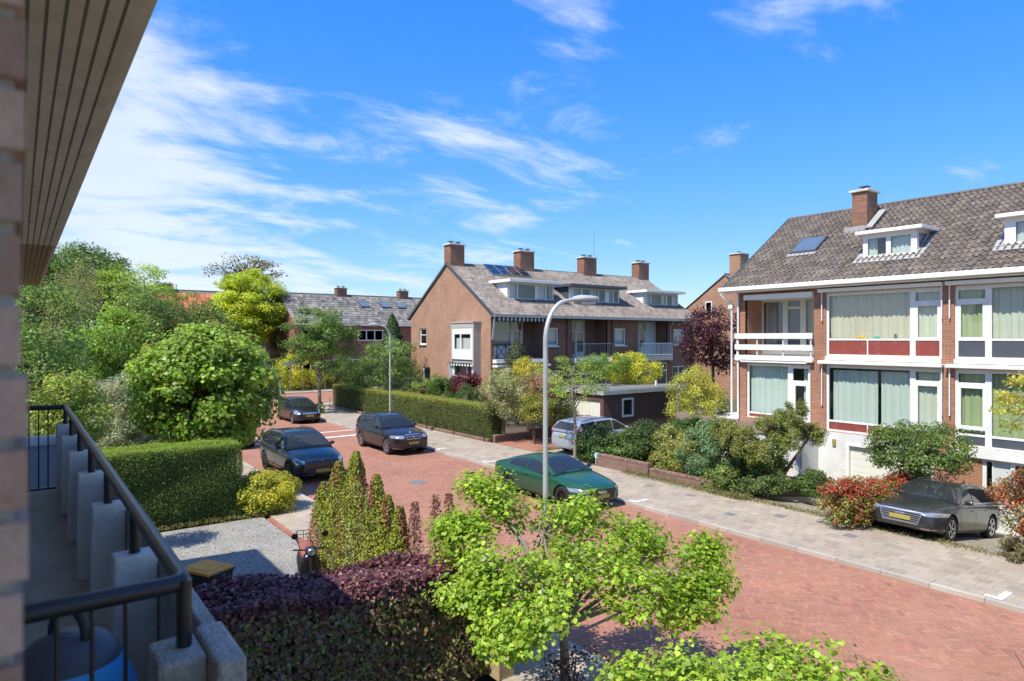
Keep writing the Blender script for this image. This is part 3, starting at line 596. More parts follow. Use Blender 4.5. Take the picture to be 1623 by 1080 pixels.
# ================================================================= building helpers
def curtain_mb(O, Rv, Nv, u0, u1, v0, v1, depth, amp=.03):
    O, Rv, Nv = Vector(O), Vector(Rv), Vector(Nv); n = max(6, int((u1 - u0) / .022)); mb = MB(); ph = random.uniform(0, 6)
    for j, v in enumerate((v0, v0 + (v1 - v0) * .5, v1)):
        for i in range(n + 1):
            u = u0 + (u1 - u0) * i / n
            d = depth + amp * (math.sin(u * 38 + ph + .3 * j) * .6 + math.sin(u * 61 + 2 * ph) * .35 + math.sin(u * 9 + ph) * .4)
            mb.v.append(tuple(O + Rv * u + Vector((0, 0, v)) - Nv * d))
    for j in range(2):
        for i in range(n): k = j * (n + 1) + i; mb.f.append((k, k + 1, k + n + 2, k + n + 1))
    return mb
def window(parent, O, Rv, Nv, rect, panes, panels=(), m='white_paint', inset=.07, th=.05, curtains=(), glass='glass', room=.9, name='window', sill=None, cd=.17):
    O, Rv, Nv = Vector(O), Vector(Rv), Vector(Nv); O2 = O - Nv * inset; Z = Vector((0, 0, 1))
    P = lambda u, v, d: O2 + Rv * u + Z * v - Nv * d
    f = MB().panel(O2, Rv, Nv, rect, list(panes) + [p[:4] for p in panels], th)
    if inset < 0:
        a, b, c, d = rect; e = -inset
        f.quad(P(a, c, 0), P(a, d, 0), P(a, d, e), P(a, c, e)).quad(P(b, c, 0), P(b, c, e), P(b, d, e), P(b, d, 0)).quad(P(a, d, 0), P(b, d, 0), P(b, d, e), P(a, d, e)).quad(P(a, c, 0), P(a, c, e), P(b, c, e), P(b, c, 0))
    if sill:
        c = O + Rv * ((rect[0] + rect[1]) / 2) + Z * (rect[2] - .03) + Nv * .03; f.obox(c, Rv * ((rect[1] - rect[0]) / 2 + .05), Nv * .08, Z * .03)
    w = f.build(name, m, parent, fix=False)
    for a, b, c, d in panes: MB().quad(P(a, c, th * .6), P(b, c, th * .6), P(b, d, th * .6), P(a, d, th * .6)).build('pane', glass, w, fix=False)
    for p in panels:
        a, b, c, d = p[:4]; MB().quad(P(a, c, .02), P(b, c, .02), P(b, d, .02), P(a, d, .02)).build('panel', p[4], w, fix=False)
    for c in curtains:
        curtain_mb(O2, Rv, Nv, c[0], c[1], c[2], c[3], cd, c[5] if len(c) > 5 else .03).build('curtain', c[4], w, True, fix=False)
    if room:
        a, b, c, d = rect[0] + .01, rect[1] - .01, rect[2] + .01, rect[3] - .01; k0, k1 = th + .002, room
        r = MB().quad(P(a, c, k1), P(b, c, k1), P(b, d, k1), P(a, d, k1)).quad(P(a, c, k0), P(a, c, k1), P(a, d, k1), P(a, d, k0)).quad(P(b, c, k0), P(b, d, k0), P(b, d, k1), P(b, c, k1))
        r.quad(P(a, c, k0), P(b, c, k0), P(b, c, k1), P(a, c, k1)).quad(P(a, d, k0), P(a, d, k1), P(b, d, k1), P(b, d, k0)); r.build('room', 'room', w, fix=False)
    return w
def tile_geo(w=.245, l=.42, coarse=False):
    us = [0, .22, .42, .58, .72, .86, 1.0] if not coarse else [0, .35, .6, .8, 1.0]
    hs = [.010, -.024, -.028, .000, .046, .050, .010] if not coarse else [.0, -.014, .01, .04, .004]
    v = []
    for y, dz in ((0, .034), (l, -.004)):
        v += [(u * w, y, h + dz) for u, h in zip(us, hs)]
    k = len(us); v += [(u * w, .004, h + .034 - .022) for u, h in zip(us, hs)]
    f = [(i, i + 1, k + i + 1, k + i) for i in range(k - 1)] + [(2 * k + i, 2 * k + i + 1, i + 1, i) for i in range(k - 1)]
    return np.array(v), np.array(f)
def tiled_slope(roof, E0, A, B, length, slope, cols, m, skip=None, near=None, nnear=0, w=.2, l=.305, coarse=False, var=.09):
    """pantiles laid from the eave corner E0 along A and up the slope along B; the nnear largest are single parts, the rest one stuff part"""
    E0, A, B = Vector(E0), Vector(A).normalized(), Vector(B).normalized(); Nn = A.cross(B).normalized()
    if Nn.z < 0: Nn = -Nn
    V0, F0 = tile_geo(w, l + .06, coarse); nc, nr = int(length / w), int(slope / l); pos = []
    for r in range(nr):
        for c in range(nc):
            if skip and skip((c + .5) * w, (r + .5) * l): continue
            pos.append((c * w, r * l))
    P = np.array(pos); N = len(P); a, b, nn = np.array(A), np.array(B), np.array(Nn); e = np.array(E0)
    base = np.array(cols); pick = RNG.integers(0, len(base), N); col = np.clip(base[pick] * RNG.normal(1, var, (N, 1)), .01, .9)
    sel = np.zeros(N, bool)
    if nnear:
        ctr = e + P[:, :1] * a + P[:, 1:] * b; sel[np.argsort(((ctr - np.array(near)) ** 2).sum(1))[:nnear]] = True
    K = P[~sel]; jit = RNG.normal(0, .004, (len(K), 1, 1)); M = len(K)
    L = np.tile(V0[None], (M, 1, 1)); L[..., 0] += K[:, None, 0]; L[..., 1] += K[:, None, 1]; L[..., 2:] += jit
    Vw = e + L[..., :1] * a + L[..., 1:2] * b + L[..., 2:] * nn
    F = (np.arange(M)[:, None, None] * len(V0) + F0[None]).reshape(-1, 4)
    me = np_mesh('roof_tiles', Vw.reshape(-1, 3) - np.array(root_of(roof).location), F, np.repeat(col[~sel], len(F0), 0), m, 'sharp')
    o = bpy.data.objects.new('roof_tiles', me); COL.objects.link(o); o.parent = roof; o['kind'] = 'stuff'
    if nnear:
        flip = Vector(A).cross(Vector(B)).z < 0; V1 = V0.copy()
        if flip: V1[:, 2] *= 1
        mm = [np_mesh('roof_tile', V1 * (np.array((1, 1, -1)) if flip else 1), F0, np.tile(base[k % len(base)] * f, (len(F0), 1)), m, 'sharp') for k in range(len(base)) for f in (.85, 1.0, 1.15)]
        rot = Matrix((A, B, A.cross(B))).transposed().to_euler()
        for k in np.where(sel)[0]:
            link_copy('roof_tile', mm[random.randrange(len(mm))], tuple(e + P[k, 0] * a + P[k, 1] * b + nn * random.gauss(0, .004)), roof, rot)
def ridge_tiles(roof, a, b, m='roof_tile', col=(.13, .12, .11), r=.11, step=.38):
    a, b = Vector(a), Vector(b); n = int((b - a).length / step); d = (b - a).normalized(); mb = MB()
    me = None
    for k in range(n):
        p = a + d * (k * step)
        if me is None:
            t = MB(); side = d.cross(Vector((0, 0, 1)))
            for j, (s, rr) in enumerate(((0, r), (step + .03, r * .9))):
                for i in range(7):
                    th = math.pi * i / 6; t.v.append(tuple(d * s + side * math.cos(th) * rr + Vector((0, 0, math.sin(th) * rr * .9))))
            t.f = [(i, i + 1, 8 + i, 7 + i) for i in range(6)]; me = set_col(t.mesh('ridge_tile', m), col)
        link_copy('ridge_tile', me, p, roof)
def chimney(parent, x0, x1, y0, y1, z0, z1, m='brick_chimney', pots=2):
    c = MB().box(x0, x1, y0, y1, z0, z1).build('chimney', m, parent)
    MB().box(x0 - .09, x1 + .09, y0 - .09, y1 + .09, z1, z1 + .09).build('chimney_cap', 'concrete_smooth', c, bevel=.01)
    for k in range(pots):
        x = x0 + (x1 - x0) * (k + .5) / pots; y = (y0 + y1) / 2
        MB().box(x - .11, x + .11, y - .13, y + .13, z1 + .09, z1 + .2).box(x - .16, x + .16, y - .18, y + .18, z1 + .25, z1 + .28).tube([(x - .1, y, z1 + .19), (x - .1, y, z1 + .26)], .02, 6).tube([(x + .1, y, z1 + .19), (x + .1, y, z1 + .26)], .02, 6).build('chimney_pot', 'dark_panel', c)
    MB().prism([(x0 - .14, y0 - .14, z0 + .35), (x1 + .14, y0 - .14, z0 + .35), (x1 + .14, y1 + .14, z0 + .62), (x0 - .14, y1 + .14, z0 + .62)], (0, 0, .03)).build('flashing', 'lead', c) if False else None
    return c
BR = (0, -1, 0); BN = (-1, 0, 0)            # a facade seen from the street: right is -Y, outward is -X
window(house_n, (-1.28, 2.2, 0), (0, 1, 0), (1, 0, 0), (0, 6.2, 3.68, 6.28), [(.2, 2.4, 4.3, 6.1), (2.6, 3.4, 3.9, 6.1), (3.6, 5.9, 4.3, 6.1)], inset=-.03, room=0, glass='sky_glass', name='balcony_bounce_window')  # unseen white frames and panes, added to bounce light onto the balcony
# ================================================================= opposite row house
OX = 24.5
opp = thing('row_house', 'brick row house with red and dark panels, white balcony boards and big curtained windows', 'house', (OX, 8, -.8))
def U(y): return 17.0 - y
O = (OX, 17.0, 0)
ops = [(U(16.5), U(13.5), 4.62, 6.9), (U(16.45), U(13.65), 2.0, 4.25), (U(13.03), U(9.1), 4.62, 7.0), (U(13.03), U(9.1), 1.80, 4.30), (U(8.73), U(4.75), 4.62, 7.0), (U(8.73), U(4.75), 1.79, 4.30), (U(7.96), U(4.9), -.8, 1.49), (U(4.3), U(.4), 4.62, 7.0), (U(4.3), U(.4), 1.8, 4.3), (U(12.3), U(9.45), -.85, 1.47), (U(14.0), U(13.33), -.8, 1.1)]
wl = MB().panel(O, BR, BN, (.1, 18.0, -1.1, 7.42), ops[1:], .12)
wl2 = MB()  # (front sheet is re-made without the loggia hole covered)
wl = MB().panel(O, BR, BN, (.1, 18.0, -1.1, 7.42), ops, .12)
wl.box(26.3, 33.9, -1.0, 16.9, -1.1, 7.3)
wl.quad((24.5, 16.9, -1.1), (33.9, 16.9, -1.1), (33.9, 16.9, 7.42), (24.5, 16.9, 7.42))
wl.quad((24.6, 16.88, 7.3), (33.8, 16.88, 7.3), (29.2, 16.88, 10.75))
wl.quad((OX, 16.5, 4.62), (25.72, 16.5, 4.62), (25.72, 16.5, 6.9), (OX, 16.5, 6.9)); wl.quad((OX + .12, 13.5, 4.62), (25.72, 13.5, 4.62), (25.72, 13.5, 6.9), (OX + .12, 13.5, 6.9))
wl.build('wall', 'brick_red', opp, fix=False)
MB().box(OX - .03, 25.72, 13.5, 16.5, 4.42, 4.60).build('balcony_slab', 'white_paint', opp); MB().box(OX + .02, 25.72, 13.5, 16.5, 6.905, 7.0).build('loggia_ceiling', 'white_paint', opp)
# loggia back, balcony boards
window(opp, (25.70, 17, 0), BR, BN, (U(16.5), U(13.5), 4.62, 6.9), [(U(16.42), U(15.52), 4.95, 6.82), (U(15.3), U(14.75), 4.9, 6.5), (U(15.3), U(14.75), 6.6, 6.82), (U(14.5), U(13.6), 4.95, 6.82)], m='cream_paint', inset=0, curtains=[(U(16.45), U(15.85), 4.7, 6.85, 'curtain_grey'), (U(15.83), U(15.5), 4.7, 6.85, 'curtain_blue'), (U(15.34), U(14.7), 4.7, 6.85, 'curtain_blue'), (U(14.5), U(13.55), 4.7, 6.85, 'curtain_grey')], room=.5)
MB().box(24.34, 24.497, 13.5, 16.48, 6.88, 7.08).build('roller_box', 'white_board', opp)
for z0, z1 in ((5.27, 5.49), (4.81, 5.03), (4.36, 4.59)):
    MB().box(24.30, 24.345, 13.46, 16.88, z0, z1).build('balcony_board', 'white_board', opp, bevel=.004)
for y in (16.8, 15.85, 14.7, 13.55): MB().box(24.346, 24.386, y - .02, y + .02, 4.36, 5.49).build('balcony_post', 'white_paint', opp)
# lower bay 1
window(opp, O, BR, BN, (U(16.45), U(13.65), 2.0, 4.25), [(U(16.36), U(14.62), 2.22, 4.15), (U(14.40), U(13.78), 3.62, 4.1), (U(14.30), U(13.86), 2.25, 3.42)], [(U(16.36), U(14.62), 2.03, 2.16, 'red_panel')], curtains=[(U(16.38), U(14.62), 2.1, 4.2, 'curtain_aqua'), (U(14.05), U(13.8), 2.1, 4.2, 'curtain_aqua')])
MB().box(24.30, 24.495, 13.72, 16.62, 4.29, 4.41).build('awning_case', 'white_board', opp, bevel=.02)
# bays 2, 3, 4
def bay(y0, y1, flip, pan, cu, cl, side_c, zlo, gap=None):
    """y0 > y1; a wide light beside a narrow casement, two storeys"""
    big, sm = ((y0 - .09, y0 - (y0 - y1) * .745), (y0 - (y0 - y1) * .79, y1 + .09)) if not flip else ((y0 - (y0 - y1) * .255, y1 + .09), (y0 - .09, y0 - (y0 - y1) * .21))
    b0, b1, s0, s1 = U(big[0]), U(big[1]), U(sm[0]), U(sm[1]); i = .09
    for k, (zb, zt, zs, cm) in enumerate(((4.62, 7.0, 5.24, cu), (zlo, 4.30, zlo + .38, cl))):
        bm = (b0 + b1) / 2
        panes = [(b0, b1, zs + .04, zt - .12), (s0, s1, zt - .44, zt - .15), (s0 + .07, s1 - .07, zs + (.09 if not flip or not k else .30), zt - .62)]
        if flip and k: panes.append((s0, s1, zs + .04, zs + .18))
        pl = [(b0, bm - .02, zb + .07, zs - .03, pan), (bm + .02, b1, zb + .07, zs - .03, pan), (s0, s1, zb + .07, zs - .03, pan)] if pan == 'red_panel' else [(b0, b1, zb + .07, zs - .03, pan), (s0, s1, zb + .07, zs - .03, pan)]
        cs = [(b0 - .02, b1 + .02, zs - .02, zt - .08, cm)] if not (gap and k) else [(b0 + .08, b0 + (b1 - b0) * .60, zs - .02, zt - .2, cm), (b0 + (b1 - b0) * .645, b1 + .02, zs - .02, zt - .2, cm)]
        cs.append((s0, s1, zs, zt - .1, side_c))
        window(opp, O, BR, BN, (U(y0), U(y1), zb, zt), panes, pl, inset=.05, th=.06, curtains=cs, room=1.0)
        MB().box(24.27, 24.495, y1 - .07, y0 + .22, zt + .02, zt + .15).build('awning_case', 'white_board', opp, bevel=.025)
        for y in (y0 + .12, y1 - .02):
            MB().tube([(24.42, y, zt + .02), (24.42, y, zt - 1.05 - .5 * k)], .022, 8).build('awning_arm', 'white_paint', opp, True)
    MB().box(24.42, 24.497, y1, y0, 4.47, 4.61).build('sill_band', 'white_paint', opp, bevel=.006)
bay(13.03, 9.1, False, 'red_panel', 'curtain_cream', 'curtain_aqua', 'curtain_green', 1.80, True)
bay(8.73, 4.75, True, 'dark_panel', 'curtain_green', 'curtain_olive', 'curtain_olive', 1.79)
bay(4.3, .4, False, 'dark_panel', 'curtain_green', 'curtain_aqua', 'curtain_green', 1.80)
# basement storey
wb = MB().panel((OX - .04, 17, 0), BR, BN, (.1, U(9.32), -1.1, 1.785), [(U(13.95), U(13.38), -.75, 1.05), (U(12.25), U(9.5), -.8, 1.42)], .14)
wb.box(OX - .04, OX + .01, 9.31, 9.33, -1.1, 1.785); wb.build('white_brick_base', 'brick_white', opp, fix=False)
MB().box(24.44, 24.46, 13.38, 13.95, -.75, 1.05).build('side_door', 'wood_brown', opp) if False else MB().box(24.56, 24.6, 13.38, 13.95, -.75, 1.05).build('side_door', 'wood_brown', opp)
gd = MB().box(24.58, 24.62, 9.55, 12.2, -.8, 1.36).build('garage_door', 'garage_white', opp)
for k in range(9): MB().box(24.565, 24.578, 9.62, 12.13, -.78 + k * .237, -.55 + k * .237).build('door_slat', 'garage_white', gd, bevel=.004)
MB().box(24.44, 24.575, 12.13, 12.25, -.8, 1.42).box(24.44, 24.575, 9.5, 9.62, -.8, 1.42).box(24.44, 24.575, 9.62, 12.13, 1.34, 1.42).build('door_frame', 'white_paint', opp)
MB().box(24.40, 24.458, 12.62, 12.74, 1.28, 1.52).build('wall_lamp', 'plate_yellow', opp)
MB().box(24.38, 24.497, -.9, 8.8, 1.49, 1.78).build('floor_band', 'white_paint', opp)
window(opp, O, BR, BN, (U(7.96), U(4.9), -.8, 1.485), [(U(7.85), U(7.7), -.6, 1.4), (U(7.1), U(6.2), .3, 1.38)], [(U(7.66), U(7.22), -.75, 1.42, 'grey_door'), (U(7.1), U(6.2), -.7, .2, 'grey_door'), (U(6.1), U(5.0), -.75, 1.4, 'garage_white')], inset=.03, th=.06, room=.8)
npm = MB().box(OX - .052, OX - .028, 7.09, 7.19, 1.04, 1.30).build('number_plate', 'white_paint', opp)
def text_part(s, size, loc, rot, m, parent, name='lettering', ext=.002):
    c = bpy.data.curves.new(name, 'FONT'); c.body = s; c.size = size; c.extrude = ext; c.align_x = 'CENTER'; c.align_y = 'CENTER'
    o = bpy.data.objects.new(name, c); COL.objects.link(o); bpy.context.view_layer.update()
    me = bpy.data.meshes.new_from_object(o.evaluated_get(bpy.context.evaluated_depsgraph_get())); bpy.data.objects.remove(o); bpy.data.curves.remove(c)
    me.materials.clear(); me.materials.append(MATS[m]); o = bpy.data.objects.new(name, me); COL.objects.link(o); o.rotation_euler = rot
    if parent: o.parent = parent; loc = Vector(loc) - root_of(parent).location
    o.location = loc; return o
text_part('51', .12, (OX - .056, 7.14, 1.17), (R_(90), R_(-90), R_(-90)), 'dark_panel', npm)
# roof
EAV = (24.1, 7.42); RDG = (29.2, 10.9); sl_ = math.hypot(RDG[0] - EAV[0], RDG[1] - EAV[1]); Bv = Vector((RDG[0] - EAV[0], 0, RDG[1] - EAV[1])).normalized()
roof = MB().prism([(EAV[0], 17.25, EAV[1] - .12), (RDG[0], 17.25, RDG[1] - .12), (34.3, 17.25, EAV[1] - .12), (34.3, 17.25, EAV[1] - .02), (RDG[0], 17.25, RDG[1] - .02), (EAV[0], 17.25, EAV[1] - .02)], (0, -18.2, 0)).build('roof', 'tarmac_roof', opp)
def opp_skip(u, v):
    y = 17.25 - u; x = EAV[0] + v * Bv.x
    return (10.2 < y < 12.15 and 25.45 < x < 26.75) or (5.5 < y < 7.7 and 25.45 < x < 26.75) or (14.3 < y < 15.42 and 26.1 < x < 27.05) or (12.9 < y < 13.6 and 27.5 < x < 28.5)
tcols = [(.15, .127, .11), (.172, .144, .122), (.14, .12, .107), (.19, .157, .132), (.122, .106, .096)]
tiled_slope(roof, (EAV[0] - .04, 17.28, EAV[1] + .0), (0, -1, 0), Bv, 18.2, sl_ + .05, tcols, 'roof_tile', opp_skip, (25.2, 8.2, 8.2), 300)
ridge_tiles(roof, (RDG[0], 17.25, RDG[1] - .01), (RDG[0], -.9, RDG[1] - .01))
MB().bar((EAV[0] - .02, 17.3, EAV[1] - .02), (RDG[0], 17.3, RDG[1] - .02), .06, .16).build('verge', 'dark_panel', roof)
gut = MB().box(23.93, 24.10, -1.2, 17.45, 7.26, 7.43).box(24.1, 24.5, -1.0, 17.3, 7.20, 7.26).build('gutter', 'white_board', opp, bevel=.02)
MB().tube([(24.0, 17.38, 7.28), (24.02, 17.36, 7.12), (24.3, 17.12, 6.8), (24.38, 17.08, 6.65), (24.38, 17.08, 2.0)], .045, 12).build('downpipe', 'white_paint', opp, True)
MB().tube([(24.40, 16.78, 7.18), (24.40, 16.78, 1.9)], .04, 10).build('downpipe', 'white_paint', opp, True)
MB().box(24.30, 24.46, 17.0, 17.2, 6.55, 6.72).build('hopper', 'white_paint', opp)
chimney(opp, 27.55, 28.45, 12.95, 13.55, 9.3, 11.27, pots=1)
MB().prism([(27.3, 12.9, 9.72), (27.52, 12.9, 9.86), (28.5, 12.9, 10.54), (28.5, 12.62, 10.54), (27.3, 12.62, 9.72)], (0, 0, .05)).box(27.28, 27.53, 12.9, 13.75, 9.60, 9.84).build('flashing', 'lead', opp)
def dormer(parent, fx, y0, y1, z0, z1, panes, roof_ov, right_tri=True):
    """dormer on a slope rising along +X, its front at x = fx, from y0 (left) to y1 (right)"""
    xr = lambda z: EAV[0] + (z - EAV[1]) / (Bv.z / Bv.x)
    d = MB(); d.prism([(fx + .05, y0, z0), (fx + .05, y0, z1), (xr(z1), y0, z1)], (0, -.06, 0)); d.prism([(fx + .05, y1 + .06, z0), (fx + .05, y1 + .06, z1), (xr(z1), y1 + .06, z1)], (0, -.06, 0))
    d = d.build('dormer', 'white_board', parent)
    O_ = Vector((fx + .06, y0, 0)); uu = y0 - y1
    f = MB().panel(O_ + Vector((-.06, 0, 0)), BR, BN, (0, uu, z0 - .05, z1), panes, .06); f.build('window_frame', 'white_board', d, fix=False)
    for p in panes:
        MB().quad(*[(fx + .03, y0 - u, v) for u, v in ((p[0], p[2]), (p[1], p[2]), (p[1], p[3]), (p[0], p[3]))]).build('pane', 'glass', d, fix=False)
        curtain_mb((fx, y0, 0), BR, BN, p[0], p[0] + (p[1] - p[0]) * (.45 if p is panes[0] else 1), p[2], p[3], .14).build('curtain', 'curtain_aqua', d, True, fix=False)
    MB().box(fx + .5, fx + .52, y1 + .07, y0 - .07, z0, z1).build('room', 'room', d)
    MB().box(fx - .22, xr(z1 + .1) + .1, y1 - roof_ov[1], y0 + roof_ov[0], z1, z1 + .13).build('dormer_roof', 'white_board', d, bevel=.015)
    if right_tri:
        e = .015; MB().quad((fx + .18, y1 - e, z1 - .10), (fx + .18, y1 - e, z0 + .30), (xr(z1) - .42, y1 - e, z1 - .10)).build('side_pane', 'sky_glass', d)
    Bn = Vector((-Bv.z, 0, Bv.x)); c = Vector((xr(z0 - .10) , (y0 + y1) / 2, z0 - .10)) + Bn * .055
    l = MB().obox(c, (0, uu / 2 + .22, 0), Bv * .13, Bn * .012)
    for y in (y0 + .12, y1 - .12):
        l.obox(Vector(((xr(z0) + xr(z1)) / 2, y, (z0 + z1) / 2)) + Bn * .05, (0, .13, 0), Bv * ((z1 - z0) / Bv.z / 2), Bn * .012)
    l.build('flashing', 'lead', d)
dormer(opp, 25.35, 12.06, 10.2, 8.2, 9.14, [(.17, .82, 8.36, 8.98), (.98, 1.66, 8.36, 8.98)], (.2, .25))
dormer(opp, 25.35, 7.62, 5.6, 8.2, 9.14, [(.3, .95, 8.36, 8.98), (1.1, 1.78, 8.36, 8.98)], (.2, .25))
Bn = Vector((-Bv.z, 0, Bv.x)); c = Vector((26.6, 14.86, EAV[1] + (26.6 - EAV[0]) * Bv.z / Bv.x)) + Bn * .07
sk = MB().obox(c, (0, .56, 0), Bv * .62, Bn * .06).build('skylight', 'dark_panel', opp, bevel=.01); MB().obox(c + Bn * .062, (0, .49, 0), Bv * .54, Bn * .006).build('pane', 'sky_glass', sk)
MB().obox(c - Bv * .72 + Bn * -.01, (0, .62, 0), Bv * .11, Bn * .012).build('flashing', 'lead', sk)
# terrace left of the facade
ter = thing('terrace', 'raised terrace with white wall, brown edge boards and glass screens beside the row house', 'terrace', (25, 18, 0))
MB().box(23.3, 28.5, 16.97, 19.2, -.05, 1.72).box(23.3, 24.455, 13.3, 16.97, -.05, 1.72).build('terrace_wall', 'brick_white', ter)
for y0, y1 in ((17.2, 19.15), (15.3, 17.15), (13.35, 15.25)): MB().box(23.24, 23.29, y0, y1, 1.58, 2.0).build('edge_board', 'terrace_brown', ter, bevel=.005)
for x in (23.4, 24.9, 26.4): MB().box(x - .02, x + .02, 19.14, 19.18, 1.72, 3.05).build('screen_post', 'grey_metal', ter)
for x in (23.44, 24.94): MB().box(x, x + 1.42, 19.155, 19.165, 1.78, 2.98).build('glass_screen', 'glass_clear', ter)
# toys on the sill
def toy(name, label, cat, y, parts):
    t = thing(name, label, cat, (24.66, y, 5.24))
    for nm, m, (dy, dz, r) in parts: MB().lathe([(.001, -r), (r * .8, -r * .6), (r, 0), (r * .75, r * .65), (.001, r)], (0, dy, dz + r), 10).build(nm, m, t, True, True)
toy('toy', 'yellow soft toy on the upper window sill', 'toy', 11.75, [('body', 'toy_yellow', (0, 0, .075)), ('head', 'toy_yellow', (.13, .02, .06)), ('leg', 'toy_yellow', (-.12, 0, .055))])
toy('toy', 'green toy beside the yellow one on the upper window sill', 'toy', 11.3, [('body', 'toy_green', (0, 0, .07)), ('head', 'toy_green', (-.1, .02, .05))])
toy('ornament', 'small dark ornament standing on the upper window sill', 'ornament', 10.62, [('body', 'dark_panel', (0, 0, .06)), ('head', 'dark_panel', (0, .12, .045))])
# ================================================================= middle row house (corner of the side street)
mid = thing('row_house', 'corner row house with orange brick gable, three dormers and solar panels on its roof', 'house', (23.7, 34.1, 0))
GX, FY = 23.7, 34.1; YB = 44.6; EZ, RZ = 6.75, 10.45; RY = 39.35
UG = lambda y: YB - y
g = MB().panel((GX, YB, 0), BR, BN, (0, YB - FY, -.1, EZ), [(UG(43.27), UG(42.29), 4.83, 6.0), (UG(42.82), UG(41.7), 1.82, 3.2)], .12)
g.quad((GX, YB, EZ), (GX, FY, EZ), (GX, RY, RZ - .05)); g.build('gable_wall', 'brick_orange', mid, fix=False)
window(mid, (GX, YB, 0), BR, BN, (UG(43.27), UG(42.29), 4.83, 6.0), [(.0 + UG(43.19), UG(42.37), 4.91, 5.5), (UG(43.19), UG(42.37), 5.56, 5.92)], sill=1, room=.7)
window(mid, (GX, YB, 0), BR, BN, (UG(42.82), UG(41.7), 1.82, 3.2), [(UG(42.72), UG(41.8), 1.92, 3.1)], sill=1, room=.7)
FR = (1, 0, 0); FN = (0, -1, 0); FO = (GX, FY, 0)
log = [(.25, 4.2), (6.85, 10.2), (13.4, 16.75)]; sw = [(4.6, 5.6), (10.95, 12.1), (17.45, 18.75)]
ops = [(a, b, 3.95, 6.6) for a, b in log] + [(a, b, 4.75, 6.0) for a, b in sw] + [(a, b, .6, 3.4) for a, b in log] + [(a - .1, b + .1, 1.6, 3.1) for a, b in sw]
f = MB().panel(FO, FR, FN, (0, 19.95, -.1, EZ), ops, .12)
for a, b in log:
    for u in (a, b): f.quad((GX + u, FY, 3.95), (GX + u, FY + 1.25, 3.95), (GX + u, FY + 1.25, 6.6), (GX + u, FY, 6.6))
f.quad((GX + 19.95, FY, -.1), (GX + 19.95, YB, -.1), (GX + 19.95, YB, EZ), (GX + 19.95, FY, EZ)); f.quad((GX + 19.95, FY, EZ), (GX + 19.95, YB, EZ), (GX + 19.95, RY, RZ - .05))
f.quad((GX, YB, -.1), (GX, YB, EZ), (GX + 19.95, YB, EZ), (GX + 19.95, YB, -.1))
f.build('front_wall', 'brick_brown', mid, fix=False)  # same brick as the gable; the front's shade is put into this browner colour
MB().box(GX + 1.2, GX + 19.9, FY + 1.9, YB - .05, 0, EZ - .1).build('inner_wall', 'room', mid)
